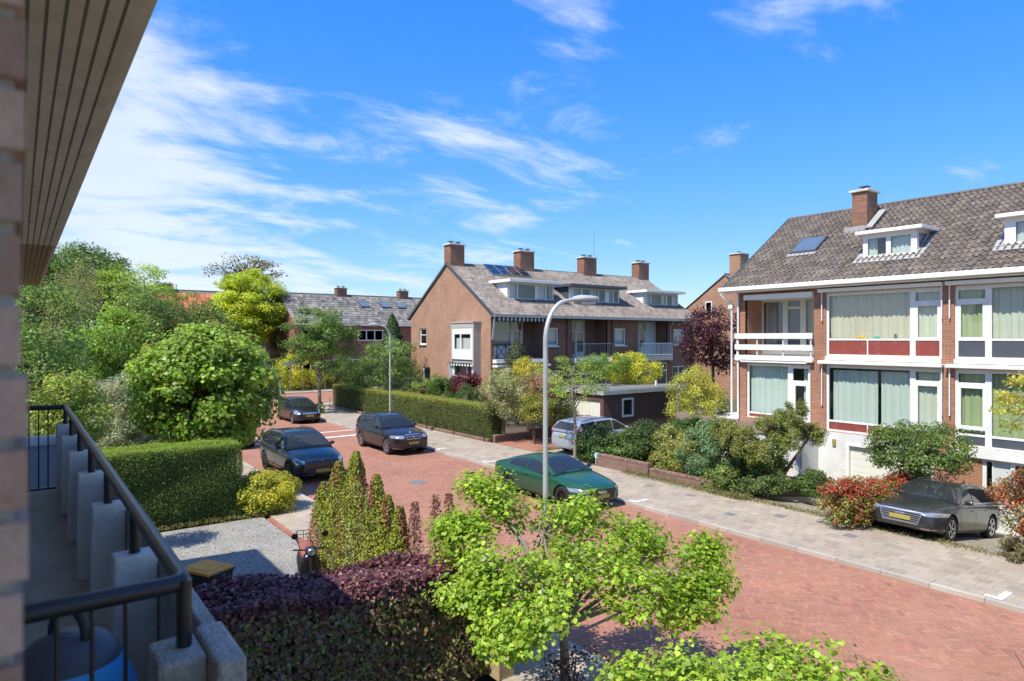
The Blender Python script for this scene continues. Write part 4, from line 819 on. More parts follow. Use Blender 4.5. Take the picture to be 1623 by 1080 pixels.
for k, (a, b) in enumerate(log):
    mm = 'cream_paint' if k else 'white_paint'; wbk = (GX, FY + 1.2, 0)
    if k == 0: pn = [(a + .1, a + 2.2, 4.75, 5.75), (a + .1, a + 2.2, 5.82, 6.5), (a + 2.4, a + 3.0, 4.6, 5.75), (a + 2.3, a + 3.1, 5.82, 6.5)]
    elif k == 1: pn = [(a + .1, a + 1.3, 4.1, 5.7), (a + .1, a + 1.3, 5.82, 6.45), (a + 1.5, a + 2.1, 4.3, 5.7), (a + 1.5, a + 2.1, 5.82, 6.4)]
    else: pn = [(a + .9, a + 1.3, 4.7, 6.2), (a + 1.5, a + 1.95, 4.6, 5.7), (a + 1.45, a + 2.05, 5.85, 6.3), (a + .1, a + .75, 4.7, 6.2)]
    wd = 3.2 if k == 0 else 2.25
    window(mid, wbk, FR, FN, (a, a + wd, 3.97, 6.6), pn, m=mm, inset=0, room=.5, curtains=[(a + .1, a + 2.2, 4.3, 6.5, 'curtain_grey')] if k == 0 else [])
    MB().box(GX + a + wd, GX + b, FY + 1.2, FY + 1.3, 3.97, 6.6).build('loggia_wall', 'brick_brown' if k < 2 else 'white_paint', mid)
    MB().box(GX + a - .1, GX + b + .12, FY - .42, FY + 1.2, 3.6 if k else 3.72, 3.945).build('balcony_slab', 'white_board' if k < 2 else 'kerb_stone', mid)
    if k == 0: MB().box(GX + a - .15, GX + b + .2, FY - .62, FY - .02, 3.46, 3.6).build('awning_case', 'white_board', mid)
    # railing
    x0, x1, y = GX + a - .05, GX + b + .08, FY - .38; rm = ('black_metal', 'grey_metal', 'white_paint')[k]
    rl = MB().bar((x0, y, 4.9), (x1, y, 4.9), .06, .05).bar((x0, y, 4.03), (x1, y, 4.03), .06, .05).build('railing', rm, mid)
    for xe in (x0, x1): MB().bar((xe, y, 4.9), (xe, FY, 4.9), .05).build('side_rail', rm, rl)
    if k == 0:
        n = 6
        for i in range(n + 1):
            x = x0 + (x1 - x0) * i / n; MB().bar((x, y, 3.96), (x, y, 4.9), .05).build('post', rm, rl)
            if i < n:
                x2 = x0 + (x1 - x0) * (i + 1) / n; MB().bar((x, y, 4.05), (x2, y, 4.88), .04).build('brace', rm, rl); MB().bar((x, y + .02, 4.88), (x2, y + .02, 4.05), .04).build('brace', rm, rl)
    else:
        n = 15 if k == 1 else 24
        for i in range(n + 1): x = x0 + (x1 - x0) * i / n; MB().bar((x, y, 3.96), (x, y, 4.9), .02 if k == 1 else .035).build('baluster', rm, rl)
    a2, b2 = a, b; c3 = (a2 + b2) / 2 - .3
    window(mid, FO, FR, FN, (a2, b2, .6, 3.4), [(a2 + .1, c3 - .05, .9, 2.75), (c3 + .05, b2 - .1, .9, 2.75), (a2 + .1, c3 - .05, 2.85, 3.3), (c3 + .05, b2 - .1, 2.85, 3.3)], room=.8)
    u0, u1 = sw[k]; window(mid, FO, FR, FN, (u0, u1, 4.75, 6.0), [(u0 + .1, u1 - .1, 4.85, 5.9)], sill=1, room=.5, curtains=[(u0 + .05, u1 - .05, 4.78, 5.95, 'blue_blind', .002)])
    window(mid, FO, FR, FN, (u0 - .1, u1 + .1, 1.6, 3.1), [(u0, (u0 + u1) / 2 - .04, 1.7, 3.0), ((u0 + u1) / 2 + .04, u1, 1.7, 3.0)], sill=1, room=.5)
# scalloped black and white valances
def valance(parent, pts, drop=.22, n=20):
    a, b = map(Vector, pts); v = MB().bar(a, b, .05, .05).build('awning', 'awning_black', parent); d = (b - a) / n
    for i in range(n):
        p = a + d * i; q = p + d; s = drop * (1 if i % 2 else .8)
        MB().prism([p, q, q - Vector((0, 0, s * .6)), (p + q) / 2 - Vector((0, 0, s)), p - Vector((0, 0, s * .6))], d.cross(Vector((0, 0, 1))).normalized() * .012).build('scallop', 'white_paint' if i % 2 else 'awning_black', v)
valance(mid, ((GX + .15, FY - .40, 6.62), (GX + 4.3, FY - .40, 6.62)), .28, 26)
MB().bar((GX + .1, FY - .3, 6.6), (GX + .1, FY - .05, 5.2), .12, .02).build('awning_side', 'white_paint', mid); MB().bar((GX + 4.3, FY - .35, 6.5), (GX + 4.3, FY - .05, 5.1), .12, .02).build('awning_side', 'white_paint', mid)
# projecting bay on the gable
bx = 23.14; by0, by1 = 35.2, 37.95
bayo = MB().box(bx, GX, by0, by0 + .12, 0, 6.28).box(bx, GX, by1 - .12, by1, 0, 6.28).box(bx, GX, by0 + .12, by1 - .12, 5.95, 6.28).box(bx + .1, GX, by0 + .12, by1 - .12, 3.62, 3.9).box(bx - .05, GX, by0 - .05, by1 + .05, 6.28, 6.36).build('bay_window', 'kerb_stone', mid)
UB = lambda y: by1 - y
window(mid, (bx, by1, 0), BR, BN, (UB(by1 - .12), UB(by0 + .12), 3.9, 5.95), [(UB(37.55), UB(36.85), 4.58, 5.55), (UB(36.72), UB(35.6), 4.58, 5.55)], inset=.02, room=.5, curtains=[(UB(37.6), UB(35.5), 4.5, 5.3, 'curtain_white')])
window(mid, (bx, by1, 0), BR, BN, (UB(by1 - .12), UB(by0 + .12), .9, 3.62), [(UB(37.6), UB(36.1), 2.85, 3.5), (UB(36.0), UB(35.5), 2.85, 3.5), (UB(37.6), UB(36.1), 1.3, 2.75), (UB(36.0), UB(35.5), 1.3, 2.75)], inset=.05, room=.5, curtains=[(UB(37.6), UB(35.5), 1.2, 2.5, 'curtain_white')])
valance(mid, ((bx - .12, by1 - .02, 3.66), (bx - .12, by0 + .02, 3.66)), .2, 16)
MB().bar((bx - .1, by1 - .05, 3.6), (bx - .02, by1 - .05, 2.3), .03, .2).build('awning_side', 'white_paint', mid)
# roof
mroof = MB().prism([(GX - .06, FY - .42, EZ - .12), (GX - .06, RY, RZ - .10), (GX - .06, YB + .4, EZ - .12), (GX - .06, YB + .4, EZ), (GX - .06, RY, RZ), (GX - .06, FY - .42, EZ)], (20.1, 0, 0)).build('roof', 'tarmac_roof', mid)
MBv = Vector((0, RY - (FY - .42), RZ - EZ)); msl = MBv.length; MBv.normalize(); mE = (GX - .08, FY - .48, EZ + .01)
def zr(y): return EZ + (y - (FY - .42)) * (RZ - EZ) / (RY - FY + .42)
def msk(u, v):
    x = GX + u; y = FY - .42 + v * MBv.y
    return any(a < x < b and 35.55 < y < 37.2 for a, b in ((26.0, 29.9), (31.4, 36.4), (39.1, 43.2)))
mt = [(.22, .195, .178), (.25, .22, .20), (.20, .18, .168), (.235, .20, .18), (.17, .155, .147)]
tiled_slope(mroof, mE, (1, 0, 0), MBv, 20.1, msl + .04, mt, 'roof_tile_pale', msk, coarse=False, var=.11)
tiled_slope(mroof, (GX + 20.0, YB + .46, EZ + .01), (-1, 0, 0), (0, -MBv.y, MBv.z), 20.1, msl, mt, 'roof_tile_pale', coarse=True, w=.49, l=.72)
ridge_tiles(mroof, (GX, RY, RZ), (GX + 20.0, RY, RZ), col=(.16, .13, .12))
MB().bar((GX - .08, FY - .45, EZ - .04), (GX - .08, RY, RZ), .06, .14).bar((GX - .08, YB + .4, EZ - .04), (GX - .08, RY, RZ), .06, .14).build('verge', 'dark_panel', mroof)
MB().box(GX - .1, GX + 20.05, FY - .60, FY - .46, EZ - .14, EZ + .0).box(GX, GX + 19.95, FY - .46, FY, EZ - .12, EZ - .06).build('gutter', 'zinc', mid)
MB().tube([(GX + 16.95, FY - .5, EZ - .12), (GX + 17.0, FY - .2, EZ - .45), (GX + 17.0, FY - .06, EZ - .6), (GX + 17.0, FY - .06, 3.4)], .045, 8).build('downpipe', 'kerb_stone', mid, True)
for x in (GX + 10.6, GX + 6.3): MB().tube([(x, FY - .06, EZ - .1), (x, FY - .06, .2)], .04, 8).build('downpipe', 'brick_dark', mid, True)
for x0, x1 in ((23.72, 24.85), (29.75, 31.05), (36.15, 37.5), (42.5, 43.75)): chimney(mid, x0, x1, RY - .4, RY + .45, 9.9, 11.72, 'brick_chimney')
MB().tube([(37.2, RY - .43, 11.0), (37.2, RY - .43, 13.9)], .022, 6).build('antenna', 'grey_metal', mid)
mn = Vector((0, -MBv.z, MBv.y))
sp = None
for k in range(4):
    c = Vector((27.05 + k * .88, 38.75, zr(38.75))) + mn * .14
    s_ = MB().obox(c, (.42, 0, 0), MBv * .74, mn * .02).build('solar_panel', 'solar_blue', mid)
    fr = MB()
    for sx in (-1, 1): fr.obox(c + Vector((.415 * sx, 0, 0)) + mn * .006, (.014, 0, 0), MBv * .75, mn * .025)
    for sv in (-1, 0, 1): fr.obox(c + MBv * .74 * sv + mn * .006, (.40, 0, 0), MBv * .012, mn * .024)
    fr.build('panel_frame', 'grey_metal', s_)
def mdormer(x0, x1, z1, m, panes, y=35.35, ovl=.55):
    yr = lambda z: FY - .42 + (z - EZ) / MBv.z * MBv.y
    z0 = zr(y) - .05
    d = MB(); d.prism([(x0, y + .05, z0), (x0, y + .05, z1), (x0, yr(z1), z1)], (.07, 0, 0)); d.prism([(x1 - .07, y + .05, z0), (x1 - .07, y + .05, z1), (x1 - .07, yr(z1), z1)], (.07, 0, 0))
    d = d.build('dormer', m, mid)
    MB().panel((x0, y, 0), FR, FN, (0, x1 - x0, z0, z1), panes, .06).build('window_frame', 'white_board', d, fix=False)
    for i, p in enumerate(panes):
        MB().quad(*[(x0 + u, y + .03, v) for u, v in ((p[0], p[2]), (p[1], p[2]), (p[1], p[3]), (p[0], p[3]))]).build('pane', 'glass', d, fix=False)
        if i % 2 == 0: curtain_mb((x0, y, 0), FR, FN, p[0], p[1], p[2], p[3], .16).build('curtain', 'curtain_white' if m != 'dark_panel' else 'blue_blind', d, True, fix=False)
    MB().box(x0 + .08, x1 - .08, y + .45, y + .47, z0, z1).build('room', 'room', d)
    MB().box(x0 - .25, x1 + .3, y - ovl, yr(z1 + .1), z1, z1 + .2).build('dormer_roof', m, d, bevel=.01)
z_ = zr(35.35)
mdormer(25.95, 29.9, 9.0, 'white_board', [(.15, .75, z_ + .12, 8.88), (.85, 2.3, z_ + .12, 8.88), (2.55, 3.2, z_ + .12, 8.88), (3.3, 3.85, z_ + .12, 8.88)])
mdormer(31.3, 36.4, 8.94, 'dark_panel', [(.5, 1.2, z_ + .12, 8.82), (1.35, 2.1, z_ + .12, 8.82), (2.2, 2.9, z_ + .12, 8.82), (3.0, 3.6, z_ + .12, 8.82), (4.0, 4.4, z_ + .12, 8.82), (4.5, 5.0, z_ + .12, 8.82)])
mdormer(39.1, 43.2, 8.86, 'white_board', [(.2, .8, z_ + .12, 8.74), (.9, 2.1, z_ + .12, 8.74), (2.2, 2.6, z_ + .12, 8.74), (2.75, 3.4, z_ + .12, 8.74), (3.5, 4.0, z_ + .12, 8.74)])
# ================================================================= garage
gar = thing('garage', 'flat roofed dark brick garage with white door and small white framed window', 'garage', (26, 25.6, 0))
gw = MB().panel((23.4, 23.8, 0), FR, FN, (0, 6.3, -.05, 2.45), [(1.3, 2.15, 1.25, 2.22)], .1).panel((23.4, 27.4, 0), BR, BN, (0, 3.6, -.05, 2.45), [(.35, 3.35, -.04, 2.12)], .1)
gw.quad((29.7, 23.8, 0), (29.7, 27.4, 0), (29.7, 27.4, 2.45), (29.7, 23.8, 2.45)).quad((23.4, 27.4, 0), (29.7, 27.4, 0), (29.7, 27.4, 2.45), (23.4, 27.4, 2.45)); gw.build('wall', 'brick_dark', gar, fix=False)
window(gar, (23.4, 23.8, 0), FR, FN, (1.3, 2.15, 1.25, 2.22), [(1.4, 2.05, 1.35, 2.12)], inset=-.02, room=.6)
gd = MB().box(23.48, 23.5, 24.05, 27.05, 0, 2.12).build('garage_door', 'garage_white', gar)
for k in range(11): MB().box(23.465, 23.479, 24.07 + k * .27, 24.31 + k * .27, .06, 2.1).build('door_board', 'garage_white', gd)
MB().box(23.28, 29.8, 23.68, 27.5, 2.45, 2.66).build('roof_edge', 'lamp_grey', gar); MB().box(23.4, 29.7, 23.8, 27.4, 2.661, 2.69).build('flat_roof', 'tarmac_roof', gar)
MB().tube([(28.2, 24.6, 2.69), (28.2, 24.6, 2.95)], .06, 8).build('vent_pipe', 'white_paint', gar)
# ================================================================= houses further off
def far_house(label, x0, x1, y0, y1, ez, rz, ridge, wallm, tcol, tm, wins=(), chims=(), skys=(), w=.5, l=.7, ov=.35, band=True):
    h = thing('row_house', label, 'house', ((x0 + x1) / 2, (y0 + y1) / 2, 0))
    wb = MB().box(x0, x1, y0, y1, -.1, ez)
    if ridge == 'x':
        ym = (y0 + y1) / 2
        for x in (x0, x1): wb.quad((x, y0, ez), (x, y1, ez), (x, ym, rz - .1))
        wb.build('wall', wallm, h, fix=False)
        r = MB().prism([(x0 - .1, y0 - ov, ez - .1), (x0 - .1, ym, rz - .1), (x0 - .1, y1 + ov, ez - .1), (x0 - .1, ym, rz)], (x1 - x0 + .2, 0, 0)).build('roof', 'tarmac_roof', h)
        B = Vector((0, ym - y0 + ov, rz - ez)); sl = B.length; tiled_slope(r, (x0 - .1, y0 - ov, ez), (1, 0, 0), B, x1 - x0 + .2, sl, tcol, tm, w=w, l=l, coarse=True, var=.2)
        ridge_tiles(r, (x0, ym, rz - .02), (x1, ym, rz - .02), step=.8); B.normalize(); nn = Vector((0, -B.z, B.y))
        MB().box(x0 - .1, x1 + .1, y0 - ov - .1, y0 - ov + .05, ez - .22, ez - .02).build('gutter', 'white_paint', h)
        for a, b, c, d in wins: window(h, (0, y0, 0), FR, FN, (a, b, c, d), [(a + .1 + k * (b - a - .1) / max(1, round((b - a) / .9)), a + (k + 1) * (b - a - .1) / max(1, round((b - a) / .9)), c + .1, d - .1) for k in range(max(1, round((b - a) / .9)))], inset=-.03, room=0, glass='sky_glass')
        for x in skys:
            c = Vector((x, y0 - ov, ez)) + B * (sl * .66) + nn * .1; s = MB().obox(c, (.55, 0, 0), B * .65, nn * .06).build('skylight', 'dark_panel', h); MB().obox(c + nn * .065, (.48, 0, 0), B * .57, nn * .006).build('pane', 'sky_glass', s)
        for x in chims: chimney(h, x - .6, x + .6, ym - .4, ym + .4, rz - .6, rz + .75)
    else:
        xm = (x0 + x1) / 2
        for y in (y0, y1): wb.quad((x0, y, ez), (x1, y, ez), (xm, y, rz - .1))
        wb.build('wall', wallm, h, fix=False)
        r = MB().prism([(x0 - ov, y0 - .1, ez - .1), (xm, y0 - .1, rz - .1), (x1 + ov, y0 - .1, ez - .1), (xm, y0 - .1, rz)], (0, y1 - y0 + .2, 0)).build('roof', 'tarmac_roof', h)
        B = Vector((xm - x0 + ov, 0, rz - ez)); tiled_slope(r, (x0 - ov, y1 + .1, ez), (0, -1, 0), B, y1 - y0 + .2, B.length, tcol, tm, w=w, l=l, coarse=True, var=.2)
        for y in chims: chimney(h, xm - .4, xm + .4, y - .6, y + .6, rz - .6, rz + .75)
    return h
far_house('long grey tiled row house behind the street tree with three roof windows', 22.7, 46, 68, 78, 6.86, 10.25, 'x', 'brick_brown', [(.13, .127, .122), (.20, .195, .185), (.165, .16, .152)], 'roof_tile_pale', [(23.5, 27.0, 4.3, 6.2), (29.6, 33.6, 5.0, 6.2), (36.5, 40, 4.0, 6.3), (23.5, 27.0, 1.0, 3.0), (28, 32, 1.0, 3.0), (41, 44, 4.3, 6.2)], (29.7, 37.6), (31.7, 34.35, 36.4), w=.36, l=.5)
h2 = far_house('orange brick gable house with tall chimney behind the purple maple', 50, 62, 31.4, 40.0, 7.9, 10.95, 'x', 'brick_orange', [(.2, .17, .15), (.25, .2, .17)], 'roof_tile', [], ())
chimney(h2, 50.05, 51.3, 34.2, 35.3, 8.0, 12.6, 'brick_orange', 1)
window(h2, (50, 40, 0), BR, BN, (2.9, 3.65, 8.05, 8.95) if False else (2.2, 2.95, 7.6, 8.6), [(2.3, 2.85, 7.7, 8.5)], inset=-.03, room=0, glass='sky_glass')
far_house('orange tiled house roof showing far behind the trees on the left', 14, 27, 100, 110, 6.5, 12.2, 'x', 'brick_orange', [(.50, .15, .07), (.42, .12, .06)], 'roof_tile', [(16, 18, 4, 5.6)], (17,), w=.6, l=.8)
fh = far_house('white fascia house with small chimney in the gap beside the orange gable', 58, 70, 46, 56, 6.2, 8.2, 'x', 'brick_brown', [(.2, .17, .15)], 'roof_tile', [(59, 61.5, 4.2, 5.8), (63, 66, 4.2, 5.8)], (62,), w=.6, l=.8)
MB().box(57.5, 70.5, 45.4, 46.2, 7.4, 7.9).box(58, 70, 46.2, 50, 6.6, 7.9).build('roof_box', 'white_board', fh)
# ================================================================= cars
def loft(secs, caps=True):
    mb = MB(); n = len(secs[0])
    for s in secs: mb.v += [tuple(p) for p in s]
    for i in range(len(secs) - 1):
        for k in range(n):
            a = i * n + k; b = i * n + (k + 1) % n; mb.f.append((a, b, b + n, a + n))
    if caps: mb.f.append(tuple(range(n))[::-1]); mb.f.append(tuple((len(secs) - 1) * n + k for k in range(n)))
    return mb
def ip(x, tab):
    xs = [t[0] for t in tab]; ys = [t[1] for t in tab]; return float(np.interp(x, xs, ys))
def sip(x, tab):       # smoothed interpolation
    return sum(ip(x + d, tab) * w for d, w in ((-.09, .2), (-.04, .2), (0, .2), (.04, .2), (.09, .2)))
WHEELS = {}
def wheel_meshes(r, w, rim_m, spokes):
    key = (r, rim_m, spokes)
    if key in WHEELS: return WHEELS[key]
    rr = r * .70
    t = MB().lathe([(rr, -w / 2 + .01), (r - .03, -w / 2), (r, -w / 2 + .03), (r, w / 2 - .03), (r - .03, w / 2), (rr, w / 2 - .01), (rr - .01, 0), (rr, -w / 2 + .01)], n=32, axis='y').mesh('tyre', 'tyre', smooth=True)
    m = MB().lathe([(rr - .005, -w / 2), (rr, w / 2 - .004), (rr - .03, w / 2 - .012), (rr - .035, .0), (.001, -.01)], n=32, axis='y')
    m.lathe([(.055, w / 2 - .05), (.055, w / 2 - .012), (.03, w / 2 - .006), (.001, w / 2 - .006)], n=12, axis='y')
    for k in range(spokes):
        a = 2 * math.pi * k / spokes
        for off in ((-.10, .10) if spokes <= 5 else (0,)):
            p0 = Vector((math.cos(a) * .05, w / 2 - .03, math.sin(a) * .05)); p1 = Vector((math.cos(a + off) * (rr - .02), w / 2 - .02, math.sin(a + off) * (rr - .02)))
            m.bar(p0, p1, .042 if spokes <= 5 else .03, .02, up=(0, 1, 0))
    rim = m.mesh('rim', rim_m, smooth=True)
    d = MB().lathe([(rr - .04, .0), (rr - .04, .015), (.001, .015)], n=24, axis='y').mesh('hub', 'black_plastic')
    WHEELS[key] = (t, rim, d); return WHEELS[key]
def car(label, spec, loc, rz, pitch=0, group='cars parked along the street'):
    S = spec; L, Wd, paint = S['L'], S['W'] / 2, S['paint']
    t = thing('car', label, 'car', loc, 0, group); t.rotation_euler = Euler((0, pitch, rz), 'XYZ')
    xf, xr = L / 2, -L / 2; fa, ra = xf - S['fo'], xf - S['fo'] - S['wb']; r = S['r']
    gc = S.get('gc', .17); top = S['top']; roof = S['roof']; belt = S['belt']
    def hw(x):
        d = (xf - x); e = (x - xr); k = 1.0
        if d < .95: k = min(k, 1 - .24 * (1 - d / .95) ** 2.6)
        if e < .8: k = min(k, 1 - .17 * (1 - e / .8) ** 2.4)
        return Wd * k
    def sec(x):
        w = hw(x); zt = sip(x, top); d = xf - x; e = x - xr
        zl = gc + (.10 * max(0, 1 - d / .5) ** 2) + (.16 * max(0, 1 - e / .5) ** 1.5)
        zs = zt - ip(x, S['crown'])
        zm = zl + (zs - zl) * .52
        h = [(0, zl), (w * .80, zl), (w * .94, zl + .045), (w * .985, zl + .14), (w * 1.0, zm), (w * .992, zl + (zs - zl) * .74), (w * .975, zs - .05), (w * .945, zs - .012), (w * .88, zs + (zt - zs) * .35), (w * .66, zs + (zt - zs) * .80), (w * .35, zt - .004), (0, zt)]
        return [Vector((x, y, z)) for y, z in h] + [Vector((x, -y, z)) for y, z in h[-2:0:-1]]
    xs = sorted(set([xr, xr + .015, xr + .05, xr + .1, xr + .18, xr + .3] + [xf, xf - .015, xf - .05, xf - .1, xf - .18, xf - .3] + list(np.linspace(xr + .45, xf - .45, 26))))
    secs = []
    for x in xs:
        s = sec(x); d = min(xf - x, x - xr)
        if d < .1:      # round the nose and tail over in side view too
            k = 1 - .16 * (1 - d / .1) ** 2; zc = (s[0].z + s[11].z) / 2 - .02
            s = [Vector((v.x, v.y * (1 - .10 * (1 - d / .1) ** 2), zc + (v.z - zc) * k)) for v in s]
        secs.append(s)
    body_mb = loft(secs)
    # greenhouse
    g0, g1 = roof[0][0], roof[-1][0]; gx = sorted(set(list(np.linspace(g0, g1, 30)) + [q[0] for q in roof]))
    wb_, wr_ = S.get('wbelt', .93), S.get('wroof', .70)
    def gsec(x):
        z = sip(x, roof) if g0 + .1 < x < g1 - .1 else ip(x, roof); zb = ip(x, belt) - .03; z = max(z, zb + .012); hgt = max(r_[1] for r_ in roof) - zb
        f = min(1, (z - zb) / hgt); w0 = hw(x) * wb_; w1 = w0 + (Wd * wr_ - w0) * f
        h = [(0, zb - .05), (w0, zb - .05), (w0, zb), (w0 + (w1 - w0) * .55, zb + (z - zb) * .56), (w1 + .015, z - .075 * f), (w1 - .045, z - .030 * f), (w1 - .14, z - .008 * f), (w1 * .45, z), (0, z + .006)]
        return [Vector((x, y, z)) for y, z in h] + [Vector((x, -y, z)) for y, z in h[-2:0:-1]]
    gh_mb = loft([gsec(x) for x in gx])
    body = body_mb.build('body', paint, t, True, True); gh = gh_mb.build('roof_shell', S.get('roofm', paint), t, True, True)
    # wheel arches cut out of the body
    cut = MB()
    for ax in (fa, ra):
        for s in (-1, 1): cut.lathe([(r + .045, s * (Wd - .27)), (r + .045, s * (Wd + .2))], (ax, 0, r + .005), 28, 'y')
    co = cut.build('cutter', 'black_plastic', None, False); body.data.materials.append(MATS['black_plastic'])
    md = body.modifiers.new('b', 'BOOLEAN'); md.object = co; md.solver = 'EXACT'; md.operation = 'DIFFERENCE'; md.material_mode = 'TRANSFER'
    co.matrix_world = Matrix(); tl, tr = t.location.copy(), t.rotation_euler.copy(); t.location = (0, 0, 0); t.rotation_euler = (0, 0, 0); bpy.context.view_layer.update()
    me = bpy.data.meshes.new_from_object(body.evaluated_get(bpy.context.evaluated_depsgraph_get()))
    body.modifiers.clear(); body.data = me; me.polygons.foreach_set('use_smooth', [True] * len(me.polygons)); me.set_sharp_from_angle(angle=R_(38)); cm = co.data; bpy.data.objects.remove(co)
    t.location, t.rotation_euler = tl, tr
    V, F = [], []
    for m_ in (body_mb, gh_mb): k = len(V); V += [Vector(v) for v in m_.v]; F += [tuple(k + i for i in f) for f in m_.f]
    bvh = BVHTree.FromPolygons(V, F)
    def patch(name, lo, hi, axis, m, off=.006, parent=None, nv=6, nu=3):
        """surface patch between two outlines seen along an axis ('f' front y,z  'r' rear y,z  's' left x,z  'm' right x,z  't' top x,y), laid on the body"""
        D = {'f': Vector((-1, 0, 0)), 'r': Vector((1, 0, 0)), 's': Vector((0, -1, 0)), 'm': Vector((0, 1, 0)), 't': Vector((0, 0, -1))}[axis]
        def dens(p):
            q = []
            for i in range(len(p) - 1):
                for j in range(nu): f = j / nu; q.append((p[i][0] + (p[i + 1][0] - p[i][0]) * f, p[i][1] + (p[i + 1][1] - p[i][1]) * f))
            return q + [p[-1]]
        lo, hi = dens(lo), dens(hi); mb = MB(); n = len(lo); ok = {}
        for j in range(nv + 1):
            for i in range(n):
                a = lo[i][0] + (hi[i][0] - lo[i][0]) * j / nv; b = lo[i][1] + (hi[i][1] - lo[i][1]) * j / nv
                o = {'f': Vector((4, a, b)), 'r': Vector((-4, a, b)), 's': Vector((a, 3, b)), 'm': Vector((a, -3, b)), 't': Vector((a, b, 4))}[axis]
                h = bvh.ray_cast(o, D); ok[len(mb.v)] = h[0] is not None
                p = h[0] - D * off * .5 + h[1] * off * (1 if h[1].dot(D) < 0 else -1) if h[0] else o
                mb.v.append(tuple(p))
        for j in range(nv):
            for i in range(n - 1):
                q = (j * n + i, j * n + i + 1, (j + 1) * n + i + 1, (j + 1) * n + i)
                if all(ok[z] for z in q): mb.f.append(q)
        used = sorted({i for f in mb.f for i in f}); mp = {k: i for i, k in enumerate(used)}
        if not used: return None
        mb.v = [mb.v[k] for k in used]; mb.f = [tuple(mp[i] for i in f) for f in mb.f]
        return mb.build(name, m, parent or t, True, True, fix=False)
    zroof = lambda x: ip(x, roof)
    # glass
    cx, rx = S['cowl'], S['wtop']; zc = ip(cx, roof)
    wy0, wy1 = Wd * S.get('wsb', .80), Wd * (wr_ - .10)
    patch('windscreen', [(cx - .03, -wy0), (cx + .02, -wy0 * .5), (cx + .03, 0), (cx + .02, wy0 * .5), (cx - .03, wy0)], [(rx, -wy1), (rx + .03, -wy1 * .5), (rx + .04, 0), (rx + .03, wy1 * .5), (rx, wy1)], 't', 'car_glass', nv=8)
    b0, b1 = S['rglass']        # rear glass top and bottom x
    if abs(b0 - b1) > .12:
        patch('rear_window', [(b0, -wy1 * .95), (b0 - .02, 0), (b0, wy1 * .95)], [(b1, -wy0 * .88), (b1 - .02, 0), (b1, wy0 * .88)], 't', 'car_glass')
    for ax in ('s', 'm'):
        for lo, hi in S['side']: patch('side_window', lo, hi, ax, 'car_glass')
        if S.get('trim'):
            for (x0, z0), (x1, z1) in zip(S['trim'][:-1], S['trim'][1:]): patch('window_trim', [(x0, z0 - .012), (x1, z1 - .012)], [(x0, z0 + .012), (x1, z1 + .012)], ax, S.get('trimm', 'chrome'), .009, nv=1)
        for x in S['doors']: patch('door_seam', [(x[0] - .006, x[1]), (x[2] - .006, x[3])], [(x[0] + .006, x[1]), (x[2] + .006, x[3])], ax, 'black_plastic', .002, nv=1, nu=8)
        for x, z in S['handles']: patch('door_handle', [(x - .10, z - .014), (x + .10, z - .014)], [(x - .10, z + .014), (x + .10, z + .014)], ax, S.get('handlem', paint), .022, nv=2)
        patch('sill', [(ra + r + .08, gc + .02), (fa - r - .08, gc + .02)], [(ra + r + .08, gc + .10), (fa - r - .08, gc + .10)], ax, S.get('sillm', 'black_plastic'), .008, nv=2)
    # front
    for s in (1, -1):
        patch('headlight', [(s * y, z) for y, z in S['hl'][0]], [(s * y, z) for y, z in S['hl'][1]], 'f', 'headlight_glass', .007)
        if 'intake' in S: patch('intake', [(s * y, z) for y, z in S['intake'][0]], [(s * y, z) for y, z in S['intake'][1]], 'f', 'black_plastic', .006)
        patch('taillight', [(s * y, z) for y, z in S['tl'][0]], [(s * y, z) for y, z in S['tl'][1]], 'r', 'taillight', .008)
        for fx in S.get('fog', []): patch('bumper_blade', [(s * y, z) for y, z in fx[0]], [(s * y, z) for y, z in fx[1]], 'f', fx[2], .012, nv=2)
    for lo, hi, m in S['grille']:
        g = patch('grille', lo, hi, 'f', 'black_plastic', .006)
        y0, y1 = lo[0][0], lo[-1][0]
        if m and g:
            n = S.get('bars', 6)
            for k in range(n):
                f = (k + .5) / n; L0 = (lo[0][0] + (hi[0][0] - lo[0][0]) * f, lo[0][1] + (hi[0][1] - lo[0][1]) * f); L1 = (lo[-1][0] + (hi[-1][0] - lo[-1][0]) * f, lo[-1][1] + (hi[-1][1] - lo[-1][1]) * f)
                patch('grille_bar', [(L0[0], L0[1] - .009), (L1[0], L1[1] - .009)], [(L0[0], L0[1] + .009), (L1[0], L1[1] + .009)], 'f', m, .014, g, nv=1, nu=8)
            for (a0, a1) in ((lo[0], hi[0]), (lo[-1], hi[-1])):
                sg = -1 if a0[0] < 0 or a1[0] < 0 and a0[0] <= 0 else 1
                patch('grille_surround', [(a0[0] - .012, a0[1]), (a0[0] + .012, a0[1])], [(a1[0] - .012, a1[1]), (a1[0] + .012, a1[1])], 'f', m, .012, g, nv=6, nu=1)
            patch('grille_surround', [(hi[0][0], hi[0][1] - .01), (hi[-1][0], hi[-1][1] - .01)], [(hi[0][0], hi[0][1] + .014), (hi[-1][0], hi[-1][1] + .014)], 'f', m, .012, g, nv=1, nu=8)
            patch('grille_surround', [(lo[0][0], lo[0][1] - .012), (lo[-1][0], lo[-1][1] - .012)], [(lo[0][0], lo[0][1] + .012), (lo[-1][0], lo[-1][1] + .012)], 'f', m, .012, g, nv=1, nu=8)
    pz = S['plate']; patch('number_plate', [(-.26, pz - .055), (.26, pz - .055)], [(-.26, pz + .055), (.26, pz + .055)], 'f', 'plate_yellow', .022, nv=2)
    pr = S['rplate']; patch('number_plate', [(-.26, pr - .055), (.26, pr - .055)], [(-.26, pr + .055), (.26, pr + .055)], 'r', 'plate_yellow', .02, nv=2)
